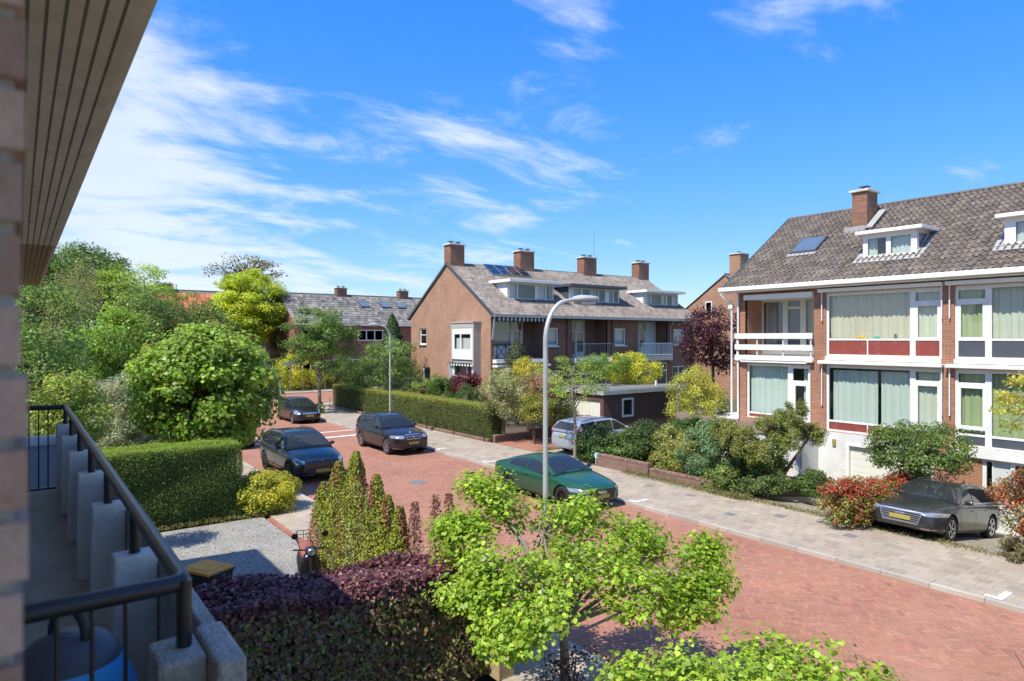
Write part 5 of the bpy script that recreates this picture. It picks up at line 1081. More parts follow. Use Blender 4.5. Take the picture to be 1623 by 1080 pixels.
    if 'rings' in S:
        for k in range(4):
            h = bvh.ray_cast(Vector((4, (k - 1.5) * .062, S['rings'])), Vector((-1, 0, 0)))
            MB().tube([h[0] + Vector((.022, math.cos(a) * .042, math.sin(a) * .042)) for a in np.linspace(0, 2 * math.pi, 15)], .0075, 6).build('emblem_ring', 'chrome' if S['rings_m'] else 'grey_metal', t, True, True)
    if 'badge' in S:
        h = bvh.ray_cast(Vector((4, 0, S['badge'])), Vector((-1, 0, 0))); MB().lathe([(.04, 0), (.04, .012), (.001, .016)], (0, 0, 0), 14).build('emblem', S.get('badgem', 'chrome'), t, True, True).matrix_local = Matrix.Translation(h[0]) @ h[1].to_track_quat('Z', 'Y').to_matrix().to_4x4()
    # mirrors
    for s in (1, -1):
        mx, mz = S['mirror']; y0 = s * (hw(mx) * wb_ + .0)
        q = MB().lathe([(.001, -.10), (.05, -.085), (.075, -.03), (.078, .03), (.06, .085), (.001, .10)], (0, 0, 0), 14); q.v = [(v[0] * .75, v[1] * .85, v[2]) for v in q.v]
        q.v = [(mx + v[0], y0 + s * (.13 + v[2]), mz + .06 + v[1]) for v in q.v]; q.bar((mx, y0 - s * .02, mz - .02), (mx, y0 + s * .08, mz + .02), .05, .03)
        q.build('wing_mirror', S.get('mirrorm', paint), t, True, True)
    if S.get('rails'):
        for s in (1, -1):
            x0, x1 = S['rails']; pts = []
            for k, x in enumerate(np.linspace(x0, x1, 9)):
                hh = bvh.ray_cast(Vector((x, s * (Wd * wr_ - .08), 4)), Vector((0, 0, -1))); pts.append(hh[0] + Vector((0, 0, .0 if k in (0, 8) else .035)))
            MB().tube(pts, .016, 6).build('roof_rail', S.get('railm', 'black_plastic'), t, True, True)
    if S.get('aerial'):
        x, ln, k = S['aerial']; z = zroof(x); MB().tube([(x, 0, z - .01), (x + k, 0, z + ln)], [.006, .003], 6).build('aerial', 'black_plastic', t, True, True)
    ty, rim, hub = wheel_meshes(r, S.get('tw', .225), S['rimm'], S['spokes'])
    for ax in (fa, ra):
        for s in (1, -1):
            w = bpy.data.objects.new('wheel', ty); COL.objects.link(w); w.parent = t; w.location = (ax, s * (Wd - .125), r); w.rotation_euler = (0, random.uniform(0, 1), 0 if s > 0 else math.pi)
            q = bpy.data.objects.new('rim', rim); COL.objects.link(q); q.parent = w; q = bpy.data.objects.new('brake_disc', hub); COL.objects.link(q); q.parent = w
    return t
def side_windows(roof, belt, xa, xb, posts, top_gap=.075, bot=.02, slope=.5):
    """window outlines between the front post xa and the rear xb, split at posts"""
    out = []; cuts = [xa] + posts + [xb]
    for i in range(len(cuts) - 1):
        a, b = cuts[i] - (.03 if i else 0), cuts[i + 1] + (.03 if i < len(cuts) - 2 else 0)
        xs = np.linspace(a, b, 6); lo, hi = [], []
        for x in xs:
            zb = ip(x, belt) + bot; zt = max(zb + .004, ip(x, roof) - top_gap - .012); lo.append((x, zb)); hi.append((x, zt))
        out.append((lo, hi))
    return out
def estate():    # dark grey estate
    roof = [(-2.26, .96), (-2.05, 1.20), (-1.86, 1.355), (-1.2, 1.42), (-.3, 1.455), (.12, 1.43), (.35, 1.35), (1.02, 1.0)]; belt = [(-2.3, .98), (-1.0, .955), (1.1, .91)]
    return dict(L=4.76, W=1.85, paint='paint_grey', fo=.88, wb=2.82, r=.335, top=[(-2.38, .72), (-2.30, .90), (-2.2, .955), (-1.8, .955), (.7, .93), (1.0, .975), (1.5, .90), (1.9, .825), (2.2, .755), (2.36, .70)], crown=[(-2.38, .02), (-1.8, .035), (.6, .035), (1.0, .07), (1.8, .10), (2.38, .06)], roof=roof, belt=belt, cowl=1.0, wtop=.16, rglass=(-1.95, -2.22),
        side=side_windows(roof, belt, .82, -1.98, [-.02 - .03, -1.02]), trim=[(.93, .945), (.2, .965), (-.9, .99), (-1.95, 1.02)], doors=[(.98, .25, .95, .92), (-.05, .22, -.05, .95), (-1.05, .5, -1.0, .96), (-.95, .25, -1.05, .5)], handles=[(.12, .80), (-.87, .82)],
        hl=([(.90, .63), (.78, .60), (.56, .60)], [(.90, .715), (.74, .715), (.52, .675)]), grille=[([(-.42, .36), (.42, .36)], [(-.52, .66), (.52, .66)], 'chrome')], bars=6, rings=.60, rings_m=1, plate=.485, rplate=.75, tl=([(.55, .80), (.9, .78)], [(.55, .90), (.9, .92)]),
        intake=([(.86, .33), (.62, .32)], [(.86, .47), (.58, .44)]), fog=[([(.88, .27), (.5, .27)], [(.88, .30), (.5, .30)], 'alloy')], mirror=(.72, .96), rails=(-1.8, .05), railm='chrome', rimm='alloy', spokes=5, trimm='chrome', mirrorm='paint_grey')
def coupe():
    roof = [(-2.0, .98), (-1.5, 1.14), (-.95, 1.30), (-.35, 1.372), (.05, 1.36), (.30, 1.29), (1.0, .985)]; belt = [(-2.3, .98), (-1.0, .95), (1.1, .90)]
    return dict(L=4.72, W=1.86, paint='paint_green', roofm='paint_green', fo=.90, wb=2.77, r=.345, top=[(-2.36, .72), (-2.3, .90), (-2.18, .985), (-1.9, .975), (-1.5, .95), (.7, .92), (1.0, .96), (1.5, .905), (1.9, .835), (2.2, .755), (2.36, .68)], crown=[(-2.36, .02), (-1.8, .04), (.6, .035), (1.0, .07), (1.8, .11), (2.36, .06)], roof=roof, belt=belt, cowl=.98, wtop=.1, rglass=(-.95, -1.85),
        side=side_windows(roof, belt, .80, -1.32, [-.42]), doors=[(.95, .25, .9, .9), (-.48, .22, -.55, .95)], handles=[(-.30, .80)], wroof=.66,
        hl=([(.90, .60), (.76, .575), (.55, .58)], [(.90, .70), (.74, .69), (.52, .655)]), grille=[([(-.46, .33), (.46, .33)], [(-.54, .62), (.54, .62)], None)], rings=.55, rings_m=1, plate=.43, rplate=.75, tl=([(.5, .78), (.9, .76)], [(.5, .88), (.9, .90)]),
        intake=([(.88, .28), (.62, .26)], [(.88, .46), (.60, .42)]), mirror=(.66, .95), rimm='alloy_dark', spokes=10, mirrorm='black_plastic', sillm='black_plastic')
def suv(paint, kind):
    big = kind == 'a'      # a: the large sloping one, b: the boxier one
    L, Wd, H = (4.92, 1.98, 1.66) if big else (4.66, 1.88, 1.65)
    roof = ([(-2.36, 1.10), (-2.12, 1.34), (-1.85, 1.55), (-1.0, 1.63), (-.3, 1.655), (.1, 1.63), (.36, 1.54), (1.04, 1.14)] if big else [(-2.24, 1.10), (-2.08, 1.36), (-1.9, 1.54), (-1.1, 1.63), (-.3, 1.65), (.1, 1.62), (.30, 1.54), (.88, 1.12)]); belt = [(-2.4, 1.16), (-1.0, 1.09), (1.1, 1.05)]
    top = ([(-2.46, .85), (-2.38, 1.04), (-2.25, 1.10), (.7, 1.07), (1.05, 1.12), (1.5, 1.08), (1.95, .99), (2.25, .885), (2.46, .77)] if big else [(-2.33, .85), (-2.26, 1.04), (-2.15, 1.10), (.6, 1.07), (.9, 1.11), (1.4, 1.09), (1.8, 1.03), (2.1, .96), (2.33, .84)])
    d = dict(L=L, W=Wd, paint=paint, fo=.92 if big else .88, wb=2.89 if big else 2.81, r=.385 if big else .365, tw=.26, gc=.22, top=top, crown=[(-2.4, .02), (-1.8, .035), (.6, .035), (1.0, .07), (1.8, .12 if big else .09), (2.46, .06)], roof=roof, belt=belt, cowl=1.0 if big else .86, wtop=.14 if big else .12, rglass=(-1.95, -2.3) if big else (-1.98, -2.2),
        side=side_windows(roof, belt, .80 if big else .66, -1.98, [-.12, -1.15]), doors=[(.98, .35, .95, 1.04), (-.12, .32, -.12, 1.07), (-1.1, .6, -1.12, 1.08)], handles=[(.05, .93), (-.98, .95)], rails=(-1.8, .0), railm='black_plastic', mirror=(.66 if big else .55, 1.10), mirrorm='black_plastic', rplate=.85)
    if big: d.update(hl=([(.95, .72), (.86, .70), (.66, .74)], [(.93, .86), (.84, .90), (.62, .83)]), grille=[([(-.62, .42), (.62, .42)], [(-.52, .60), (.52, .60)], None)], intake=([(.93, .40), (.66, .40)], [(.93, .62), (.60, .60)]), plate=.47, badge=.80, badgem='plate_yellow', tl=([(.0, .93), (.94, .93)], [(.0, .98), (.94, 1.0)]), rimm='alloy_dark', spokes=10, sillm='black_plastic', fog=[([(.9, .33), (.3, .33)], [(.9, .36), (.3, .36)], 'grey_metal')])
    else: d.update(hl=([(.90, .78), (.78, .76), (.46, .78)], [(.90, .89), (.74, .90), (.44, .89)]), grille=[([(.03, .73), (.34, .75)], [(.03, .92), (.36, .91)], 'chrome'), ([(-.34, .75), (-.03, .73)], [(-.36, .91), (-.03, .92)], 'chrome')], bars=1, intake=([(.90, .36), (.58, .36)], [(.90, .56), (.60, .50)]), plate=.56, badge=.99, badgem='sign_blue', tl=([(.5, .95), (.92, .93)], [(.5, 1.06), (.92, 1.08)]), rimm='alloy', spokes=7, fog=[([(.86, .33), (.5, .30)], [(.86, .36), (.5, .33)], 'grey_metal'), ([(.42, .37), (0, .37)], [(.42, .50), (0, .50)], 'black_plastic')])
    return d
def hatch(paint):
    roof = [(-1.93, 1.0), (-1.78, 1.24), (-1.6, 1.42), (-.9, 1.485), (-.2, 1.485), (.15, 1.44), (.4, 1.35), (1.15, .98)]; belt = [(-2.0, 1.05), (-1.0, .99), (1.2, .91)]
    return dict(L=4.0, W=1.74, paint=paint, fo=.80, wb=2.51, r=.31, tw=.2, top=[(-2.0, .75), (-1.95, .93), (-1.85, 1.0), (.8, .95), (1.12, .985), (1.5, .90), (1.8, .79), (2.0, .66)], crown=[(-2, .02), (-1.5, .035), (.7, .035), (1.1, .07), (1.6, .13), (2, .06)], roof=roof, belt=belt, cowl=1.1, wtop=.18, rglass=(-1.68, -1.9),
        side=side_windows(roof, belt, .9, -1.6, [-.05, -1.05]), doors=[(1.0, .25, 1.0, .92), (-.05, .25, -.05, .98), (-1.0, .5, -1.05, 1.0)], handles=[(.1, .84), (-.9, .87)], hl=([(.84, .62), (.72, .60), (.56, .62)], [(.80, .82), (.66, .83), (.54, .70)]), grille=[([(-.42, .36), (.42, .36)], [(-.50, .48), (.50, .48)], None), ([(-.40, .62), (.40, .62)], [(-.44, .68), (.44, .68)], 'chrome')], bars=1, badge=.65, plate=.50, rplate=.8, tl=([(.6, .8), (.84, .8)], [(.6, 1.0), (.8, 1.02)]), mirror=(.72, .97), rimm='alloy', spokes=5)
def wagon_ice():
    roof = [(-2.36, 1.12), (-2.28, 1.20), (-2.02, 1.50), (-1.2, 1.56), (-.3, 1.57), (.1, 1.55), (.35, 1.46), (1.05, 1.06)]; belt = [(-2.4, 1.12), (-1.0, 1.06), (1.1, 1.0)]
    return dict(L=4.76, W=1.92, paint='paint_ice', fo=.87, wb=2.87, r=.36, gc=.2, top=[(-2.38, .88), (-2.3, 1.08), (-2.2, 1.13), (.7, 1.03), (1.02, 1.07), (1.6, 1.02), (2.1, .93), (2.38, .80)], crown=[(-2.38, .02), (-1.8, .035), (.6, .035), (1.0, .07), (1.8, .1), (2.38, .06)], roof=roof, belt=belt, cowl=1.02, wtop=.15, rglass=(-2.04, -2.33),
        side=side_windows(roof, belt, .84, -1.98, [-.05, -1.05]), doors=[(.98, .3, .95, .98), (-.05, .28, -.05, 1.03), (-1.05, .55, -1.0, 1.05)], handles=[(.1, .88), (-.88, .9)], hl=([(.9, .72), (.55, .72)], [(.88, .84), (.55, .82)]), grille=[([(-.36, .55), (.36, .55)], [(-.4, .8), (.4, .8)], 'chrome')], plate=.45, rplate=.86, tl=([(.70, .85), (.93, .85)], [(.66, 1.35), (.82, 1.38)]), mirror=(.7, 1.05), rails=(-1.8, 0), rimm='alloy', spokes=5, aerial=(-1.7, .18, -.1))
DN = R_(-90)      # nose towards -Y
car('large black suv with sloping bonnet at the left kerb beside the globe tree', suv('paint_black', 'a'), (8.92, 26.05, 0), DN)
car('dark navy suv with twin kidney grille parked at the right kerb', suv('paint_navy', 'b'), (14.33, 29.05, 0), DN)
car('small black hatchback with bright headlights, the farthest car on the street', hatch('paint_black'), (14.38, 42.2, 0), DN)
car('green coupe parked at the right kerb in front of the silver estate', coupe(), (14.42, 17.05, 0), DN)
car('dark car almost hidden behind the globe tree, following the large black suv', hatch('paint_navy'), (8.35, 34.7, 0), DN)
car('dark grey estate car with chrome grille on the sloping driveway by the red shrubs', estate(), (20.85, 7.88, slope(20.85) - .01), R_(180), -math.atan(.85 / 5.62))
car('pale ice blue estate car seen from behind on the tiled driveway', wagon_ice(), (21.75, 22.35, .085), R_(2))
rc = hatch('paint_red'); rc['aerial'] = (-1.3, .46, -.28)
car('red car of which only the roof tip and aerial show at the lower right corner', rc, (8.62, .92, 0), R_(-90))
# ================================================================= scooter
def scooter(loc, rz):
    t = thing('scooter', 'black motor scooter with brown leather seat and rear rack beside the conifers', 'scooter', loc, rz)
    tw = MB().lathe([(.13, -.045), (.20, -.05), (.22, -.02), (.22, .02), (.20, .05), (.13, .045), (.12, 0), (.13, -.045)], n=24, axis='y')
    tm = tw.mesh('tyre', 'tyre', smooth=True); rm = MB().lathe([(.13, -.04), (.13, .04), (.06, .03), (.001, .035)], n=18, axis='y').mesh('rim', 'alloy')
    for x in (.62, -.62):
        w = bpy.data.objects.new('wheel', tm); COL.objects.link(w); w.parent = t; w.location = (x, 0, .22); q = bpy.data.objects.new('rim', rm); COL.objects.link(q); q.parent = w
    def shell(name, m, secs):    # secs: (x, z0, z1, half width)
        s_ = []
        for x, z0, z1, w in secs:
            s_.append([Vector((x, w * math.copysign(abs(math.cos(a)) ** .7, math.cos(a)), (z0 + z1) / 2 + (z1 - z0) / 2 * math.copysign(abs(math.sin(a)) ** .7, math.sin(a)))) for a in np.linspace(0, 2 * math.pi, 17)[:-1]])
        return loft(s_).build(name, m, t, True, True)
    shell('rear_body', 'black_plastic', [(-.88, .50, .60, .05), (-.82, .42, .70, .13), (-.6, .30, .74, .19), (-.3, .26, .72, .18), (-.1, .25, .66, .13)])
    shell('seat', 'brown_leather', [(-.80, .70, .80, .07), (-.74, .68, .87, .12), (-.5, .66, .89, .15), (-.25, .64, .85, .155), (-.02, .62, .81, .12), (.06, .62, .74, .05)])
    shell('floor_board', 'black_plastic', [(-.15, .20, .30, .15), (.1, .20, .28, .17), (.36, .20, .30, .16)])
    shell('front_fender', 'black_plastic', [(.40, .30, .40, .03), (.5, .34, .46, .07), (.65, .38, .48, .075), (.8, .33, .44, .06), (.88, .26, .34, .03)])
    sh = MB()
    for i, z in enumerate((.24, .4, .6, .8, .92)):
        w = (.15, .20, .22, .17, .10)[i]; x = .36 + .10 * (1 - i / 4) - .02
        for y in (-1, -.6, 0, .6, 1): sh.v.append((x + .07 * (1 - y * y), y * w, z))
    sh.f = [(j * 5 + k, j * 5 + k + 1, (j + 1) * 5 + k + 1, (j + 1) * 5 + k) for j in range(4) for k in range(4)]
    o = sh.build('leg_shield', 'paint_black', t, True, True); s_ = o.modifiers.new('solid', 'SOLIDIFY'); s_.thickness = .025
    MB().tube([(.44, 0, .90), (.55, 0, .5), (.62, 0, .24)], .03, 10).build('fork', 'black_metal', t, True, True)
    shell('headset', 'black_plastic', [(.30, .93, 1.0, .08), (.38, .90, 1.06, .11), (.48, .91, 1.05, .09), (.53, .93, 1.02, .06)])
    MB().lathe([(.001, .03), (.06, .02), (.075, 0), (.07, -.02)], (0, 0, 0), 18).build('headlight', 'chrome', t, True, True).matrix_local = Matrix.Translation((.54, 0, .975)) @ Euler((0, R_(90), 0)).to_matrix().to_4x4()
    MB().tube([(.34, -.34, 1.0), (.38, -.12, .99), (.38, .12, .99), (.34, .34, 1.0)], .016, 8).build('handlebar', 'black_metal', t, True, True)
    for s in (1, -1):
        MB().tube([(.36, s * .2, 1.0), (.33, s * .24, 1.12), (.31, s * .27, 1.22)], .008, 6).build('mirror_stalk', 'black_metal', t, True, True)
        MB().lathe([(.001, -.012), (.06, -.01), (.065, .005), (.001, .014)], (0, 0, 0), 16).build('mirror', 'black_plastic', t, True, True).matrix_local = Matrix.Translation((.30, s * .30, 1.26)) @ Euler((0, R_(100), 0)).to_matrix().to_4x4()
    rk = MB()
    for z, w, x0, x1 in ((.80, .14, -1.12, -.80), (.96, .16, -1.16, -.86)):
        rk.tube([(x1, -w, z), (x0, -w, z), (x0, w, z), (x1, w, z), (x1, -w, z)], .008, 6)
    for y in (-.13, 0, .13): rk.tube([(-.80, y, .80), (-1.12, y, .80), (-1.16, y, .96)], .007, 6)
    rk.tube([(-.78, 0, .72), (-.9, 0, .80)], .012, 6); rk.build('rear_rack', 'black_metal', t, False, True)
    MB().tube([(-.75, -.17, .26), (-.45, -.19, .24)], .045, 10).build('exhaust', 'grey_metal', t, True, True)
    MB().tube([(-.05, .05, .22), (-.08, .2, .06)], .014, 6).build('side_stand', 'grey_metal', t, True, True)
scooter((4.80, 13.5, .052), R_(-104))
# ================================================================= wheelie bin
b = thing('wheelie_bin', 'dark wheeled bin with orange lid on the gravel driveway', 'bin', (2.78, 13.15, .05))
def tap(z0, z1, a0, b0, a1, b1):
    m = MB(); m.v = [(-a0, -b0, z0), (a0, -b0, z0), (a0, b0, z0), (-a0, b0, z0), (-a1, -b1, z1), (a1, -b1, z1), (a1, b1, z1), (-a1, b1, z1)]
    m.f = [(0, 3, 2, 1), (4, 5, 6, 7), (0, 1, 5, 4), (1, 2, 6, 5), (2, 3, 7, 6), (3, 0, 4, 7)]; return m
tap(.06, .98, .22, .25, .29, .36).build('bin_body', 'bin_body', b, local=True, bevel=.02)
tap(.985, 1.045, .31, .39, .29, .37).build('lid', 'orange_plastic', b, local=True, bevel=.02)
tap(1.045, 1.062, .23, .28, .21, .26).build('lid_panel', 'orange_plastic', b, local=True, bevel=.008)
MB().tube([(-.26, -.42, 1.0), (.26, -.42, 1.0)], .018, 8).bar((-.22, -.42, 1.0), (-.22, -.36, .98), .03).bar((.22, -.42, 1.0), (.22, -.36, .98), .03).build('handle', 'bin_body', b, local=True)
for s in (-1, 1): MB().lathe([(.10, -.025), (.10, .025), (.001, .03)], (0, 0, 0), 16, 'y').build('wheel', 'black_plastic', b, True, True).matrix_local = Matrix.Translation((s * .25, -.28, .10)) @ Euler((0, 0, R_(90))).to_matrix().to_4x4()
b.rotation_euler = (0, 0, R_(28))
# ================================================================= lamp posts, sign
def lamp_post(label, x, y, sgn, h=6.0):
    t = thing('street_lamp', label, 'street lamp', (x, y, PZ), 0, 'curved street lamps'); s = sgn
    MB().tube([(0, 0, 0), (0, 0, .9), (0, 0, .92), (0, 0, h - .85)], [.066, .066, .046, .04], 16).build('pole', 'lamp_grey', t, True, True)
    p = [(0, 0, h - .85)]
    for a in np.linspace(R_(8), R_(84), 9): p.append((s * .50 * (1 - math.cos(a)), 0, h - .85 + .72 * math.sin(a)))
    p.append((s * .72, 0, h - .09)); MB().tube(p, [.04] * 2 + [.038] * 7 + [.034, .031], 14).build('arm', 'lamp_grey', t, True, True)
    hd = []
    for x_, w, z0, z1 in ((.62, .05, -.13, -.06), (.70, .10, -.16, -.03), (.80, .14, -.15, -.01), (1.0, .14, -.13, -.01), (1.15, .10, -.10, -.02), (1.22, .05, -.08, -.04)):
        hd.append([Vector((s * x_, w * math.cos(a), h + (z0 + z1) / 2 + (z1 - z0) / 2 * math.sin(a))) for a in np.linspace(0, 2 * math.pi, 17)[:-1]])
    o = loft(hd).build('lamp_head', 'lamp_grey', t, True, True); MB().box(min(s * .74, s * 1.1), max(s * .74, s * 1.1), -.09, .09, h - .175, h - .135).build('lens', 'silver_plastic', o, local=True)
lamp_post('tall pale street lamp whose pole crosses in front of the green coupe', 7.22, 8.75, 1)
lamp_post('slim street lamp rising behind the dark navy suv', 15.95, 32.4, -1)
sg = thing('street_sign', 'street name sign on a thin post at the far junction', 'sign', (20.9, 63.8, PZ))
MB().tube([(0, 0, 0), (0, 0, 2.9)], .035, 8).build('post', 'grey_metal', sg, True, True); MB().box(-.75, .75, -.02, .02, 2.62, 2.9).build('name_board', 'sign_grey', sg, local=True)
ms = thing('garden_sign', 'small pale blue sign on the end of the low brick wall', 'sign', (19.0, 19.75, .08))
MB().bar((0, 0, 0), (0, 0, .5), .05).build('post', 'kerb_stone', ms, local=True); MB().box(-.03, -.01, -.16, .16, .3, .52).build('board', 'sign_blue', ms, local=True)
nm = thing('marker_post', 'short white number post beside the dry grass at the right edge', 'post', (19.3, 5.0, .08)); MB().box(-.05, .05, -.05, .05, 0, .75).build('post', 'white_paint', nm, local=True); MB().box(-.06, .06, -.06, .06, .75, .79).build('cap', 'white_board', nm, local=True)
pl = thing('gate_pillar', 'yellowish brick pillar at the end of the copper hedge', 'pillar', (6.0, 8.35, .06)); MB().box(5.86, 6.14, 8.2, 8.5, .06, .95).build('shaft', 'brick_sand', pl); MB().box(5.82, 6.18, 8.16, 8.54, .95, 1.03).build('cap', 'concrete_smooth', pl, bevel=.01)
# far fence and hedge guard rail
fe = thing('railing_fence', 'low dark metal railing with pale posts beyond the junction', 'fence', (22, 65.6, 0))
for x in np.linspace(20.5, 29.5, 5): MB().bar((x, 65.6, 0), (x, 65.6, 1.15), .07).build('post', 'lamp_grey', fe)
MB().bar((20.5, 65.6, 1.05), (29.5, 65.6, 1.05), .05).bar((20.5, 65.6, .25), (29.5, 65.6, .25), .05).build('rail', 'black_metal', fe)
for x in np.arange(20.6, 29.5, .16): MB().bar((x, 65.6, .25), (x, 65.6, 1.05), .025).build('bar', 'black_metal', fe)
hf = thing('wire_fence', 'thin dark wire fence in front of the long clipped hedge', 'fence', (18.78, 38, 0))
for y in np.arange(27.6, 48.6, 2.95): MB().tube([(18.78, y, .05), (18.78, y, .85)], .02, 6).build('post', 'black_metal', hf)
for z in (.55, .82): MB().tube([(18.78, 27.6, z), (18.78, 48.2, z)], .008, 5).build('wire', 'black_metal', hf)
# ================================================================= vegetation
def unit(a): return a / np.maximum(np.linalg.norm(a, axis=1, keepdims=True), 1e-6)
def leaves(name, P, Nn, size, col, m, parent, shape='oval', flat=.0, aspect=.62):
    """one small folded face per leaf at points P facing Nn"""
    n = len(P); P = np.asarray(P); Nn = unit(np.asarray(Nn)); size = np.asarray(size).reshape(-1, 1)
    ref = unit(RNG.normal(size=(n, 3)) + np.array((0, 0, -flat)))
    T = unit(ref - (ref * Nn).sum(1, keepdims=True) * Nn); B = np.cross(Nn, T)
    if shape == 'fan': loc = ((0, -.5, 0), (.46, .08, .07), (.30, .40, .03), (-.30, .40, .03), (-.46, .08, .07))
    elif shape == 'needle': loc = ((.0, -.5, 0), (.10, 0, .03), (0, .5, 0), (-.10, 0, .03))
    else: loc = ((0, -.5, 0), (aspect / 2, -.02, .09), (0, .5, -.03), (-aspect / 2, -.02, .09))
    V = np.stack([P + size * (a * B + b * T + c * Nn) for a, b, c in loc], 1)
    F = np.arange(n * len(loc)).reshape(n, len(loc)); off = np.array(root_of(parent).location)
    me = np_mesh(name, V.reshape(-1, 3) - off, F, np.clip(col, .003, .95), m, True)
    o = bpy.data.objects.new(name, me); COL.objects.link(o); o.parent = parent; return o
def jit(cols, n, clump=None, v=.22, h=.10):
    c = np.array(cols); k = RNG.integers(0, len(c), n) if clump is None else clump
    cw = np.where(c[:, :1] < .9 * c[:, 1:2], np.array((1.28, 1.12, 1.0)), np.array((1.0, 1.06, 1.0))); c = c * cw * 1.24
    return c[k] * RNG.lognormal(0, v, (n, 1)) * (1 + RNG.normal(0, h, (n, 3)))
def clumps_in(cc, cr, k, shell=.75, zmin=-1, rng=RNG, power=1.0):
    out = []
    cc, cr = np.array(cc), np.array(cr)
    while len(out) < k:
        d = rng.normal(size=3); d /= np.linalg.norm(d)
        if d[2] < zmin: continue
        out.append(cc + d * cr * (shell + (1 - shell) * rng.random() ** .5) * (1 if rng.random() > .22 else rng.uniform(.35, .8)))
    return np.array(out)
def clump_leaves(C, rad, nper, cc, squash=.75, updir=.5):
    k = len(C); rad = np.asarray(rad) if np.ndim(rad) else np.full(k, rad); nl = np.maximum(6, (nper * (rad / rad.mean()) ** 2)).astype(int)
    idx = np.repeat(np.arange(k), nl); n = len(idx)
    d = unit(RNG.normal(size=(n, 3))); r = RNG.random((n, 1)) ** .42
    P = C[idx] + d * r * rad[idx][:, None] * np.array((1, 1, squash))
    out = unit(C[idx] - np.array(cc)); N = d * .55 + out * .35 + RNG.normal(size=(n, 3)) * .5 + np.array((0, 0, updir))
    return P, N, idx
def limb(mb, a, b, r0, r1, bend=.12, n=5):
    a, b = Vector(a), Vector(b); L = (b - a).length; off = Vector((random.uniform(-1, 1), random.uniform(-1, 1), random.uniform(0, 1))) * L * bend
    pts = []
    for i in range(n):
        f = i / (n - 1); pts.append(a.lerp(b, f) + off * math.sin(math.pi * f) * .6)
    mb.tube(pts, [r0 + (r1 - r0) * i / (n - 1) for i in range(n)], 7)
def tree(name, label, cat, base, cc, cr, k, crad, nper, leaf, cols, m='leaf', trunk=.12, bark='bark', shape='oval', shell=.7, squash=.75, zmin=-.9, updir=.5, group=None, limbs=.35, clump_var=.28, lean=(0, 0), fork=None, v=.2, aspect=.62, flat=0):
    t = thing(name, label, cat, base, 0, group); C = clumps_in(cc, cr, k, shell, zmin)
    rad = crad * RNG.uniform(1 - clump_var, 1 + clump_var, k); P, N, idx = clump_leaves(C, rad, nper, cc, squash, updir)
    ccol = RNG.integers(0, len(cols), k); col = jit(cols, len(P), ccol[idx], v) * RNG.lognormal(0, .12, k)[idx][:, None]
    leaves('crown', P, N, leaf * RNG.uniform(.7, 1.25, len(P)), col, m, t, shape, flat, aspect)
    mb = MB(); fz = fork if fork is not None else max(base[2] + .3, cc[2] - cr[2] * .75)
    top = Vector((base[0] + lean[0], base[1] + lean[1], fz)); mb.tube([base, Vector(base).lerp(top, .5) + Vector((.03, -.03, 0)), top], [trunk, trunk * .85, trunk * .75], 10)
    cen = Vector(cc); lead = Vector((cc[0], cc[1], cc[2] + cr[2] * .55)); limb(mb, top, lead, trunk * .7, trunk * .15)
    for i in RNG.choice(k, max(4, int(k * limbs)), replace=False):
        f = random.uniform(0, .6); st = top.lerp(lead, f); limb(mb, st, C[i], trunk * .38 * (1 - f * .4), .008)
    mb.build('trunk', bark, t, True); return t
def shrub(name, label, base, r, k, crad, nper, leaf, cols, m='leaf', cat='shrub', group=None, shape='oval', shell=.75, updir=.5, v=.22, aspect=.62, zc=None, stems=5, bark='bark', flat=0):
    b = Vector(base); cc = (b.x, b.y, b.z + (zc if zc is not None else r[2] * .9)); t = thing(name, label, cat, base, 0, group)
    C = clumps_in(cc, r, k, shell, -.75); C[:, 2] = np.maximum(C[:, 2], b.z + crad * .5); rad = crad * RNG.uniform(.75, 1.25, k); P, N, idx = clump_leaves(C, rad, nper, cc, .8, updir); P[:, 2] = np.maximum(P[:, 2], b.z + .03)
    ccol = RNG.integers(0, len(cols), k); col = jit(cols, len(P), ccol[idx], v) * RNG.lognormal(0, .12, k)[idx][:, None]
    leaves('foliage', P, N, leaf * RNG.uniform(.7, 1.25, len(P)), col, m, t, shape, flat, aspect)
    mb = MB()
    for i in range(stems): limb(mb, b + Vector((random.uniform(-.1, .1), random.uniform(-.1, .1), 0)), C[RNG.integers(k)], .03, .008)
    mb.build('stem', bark, t, True); return t
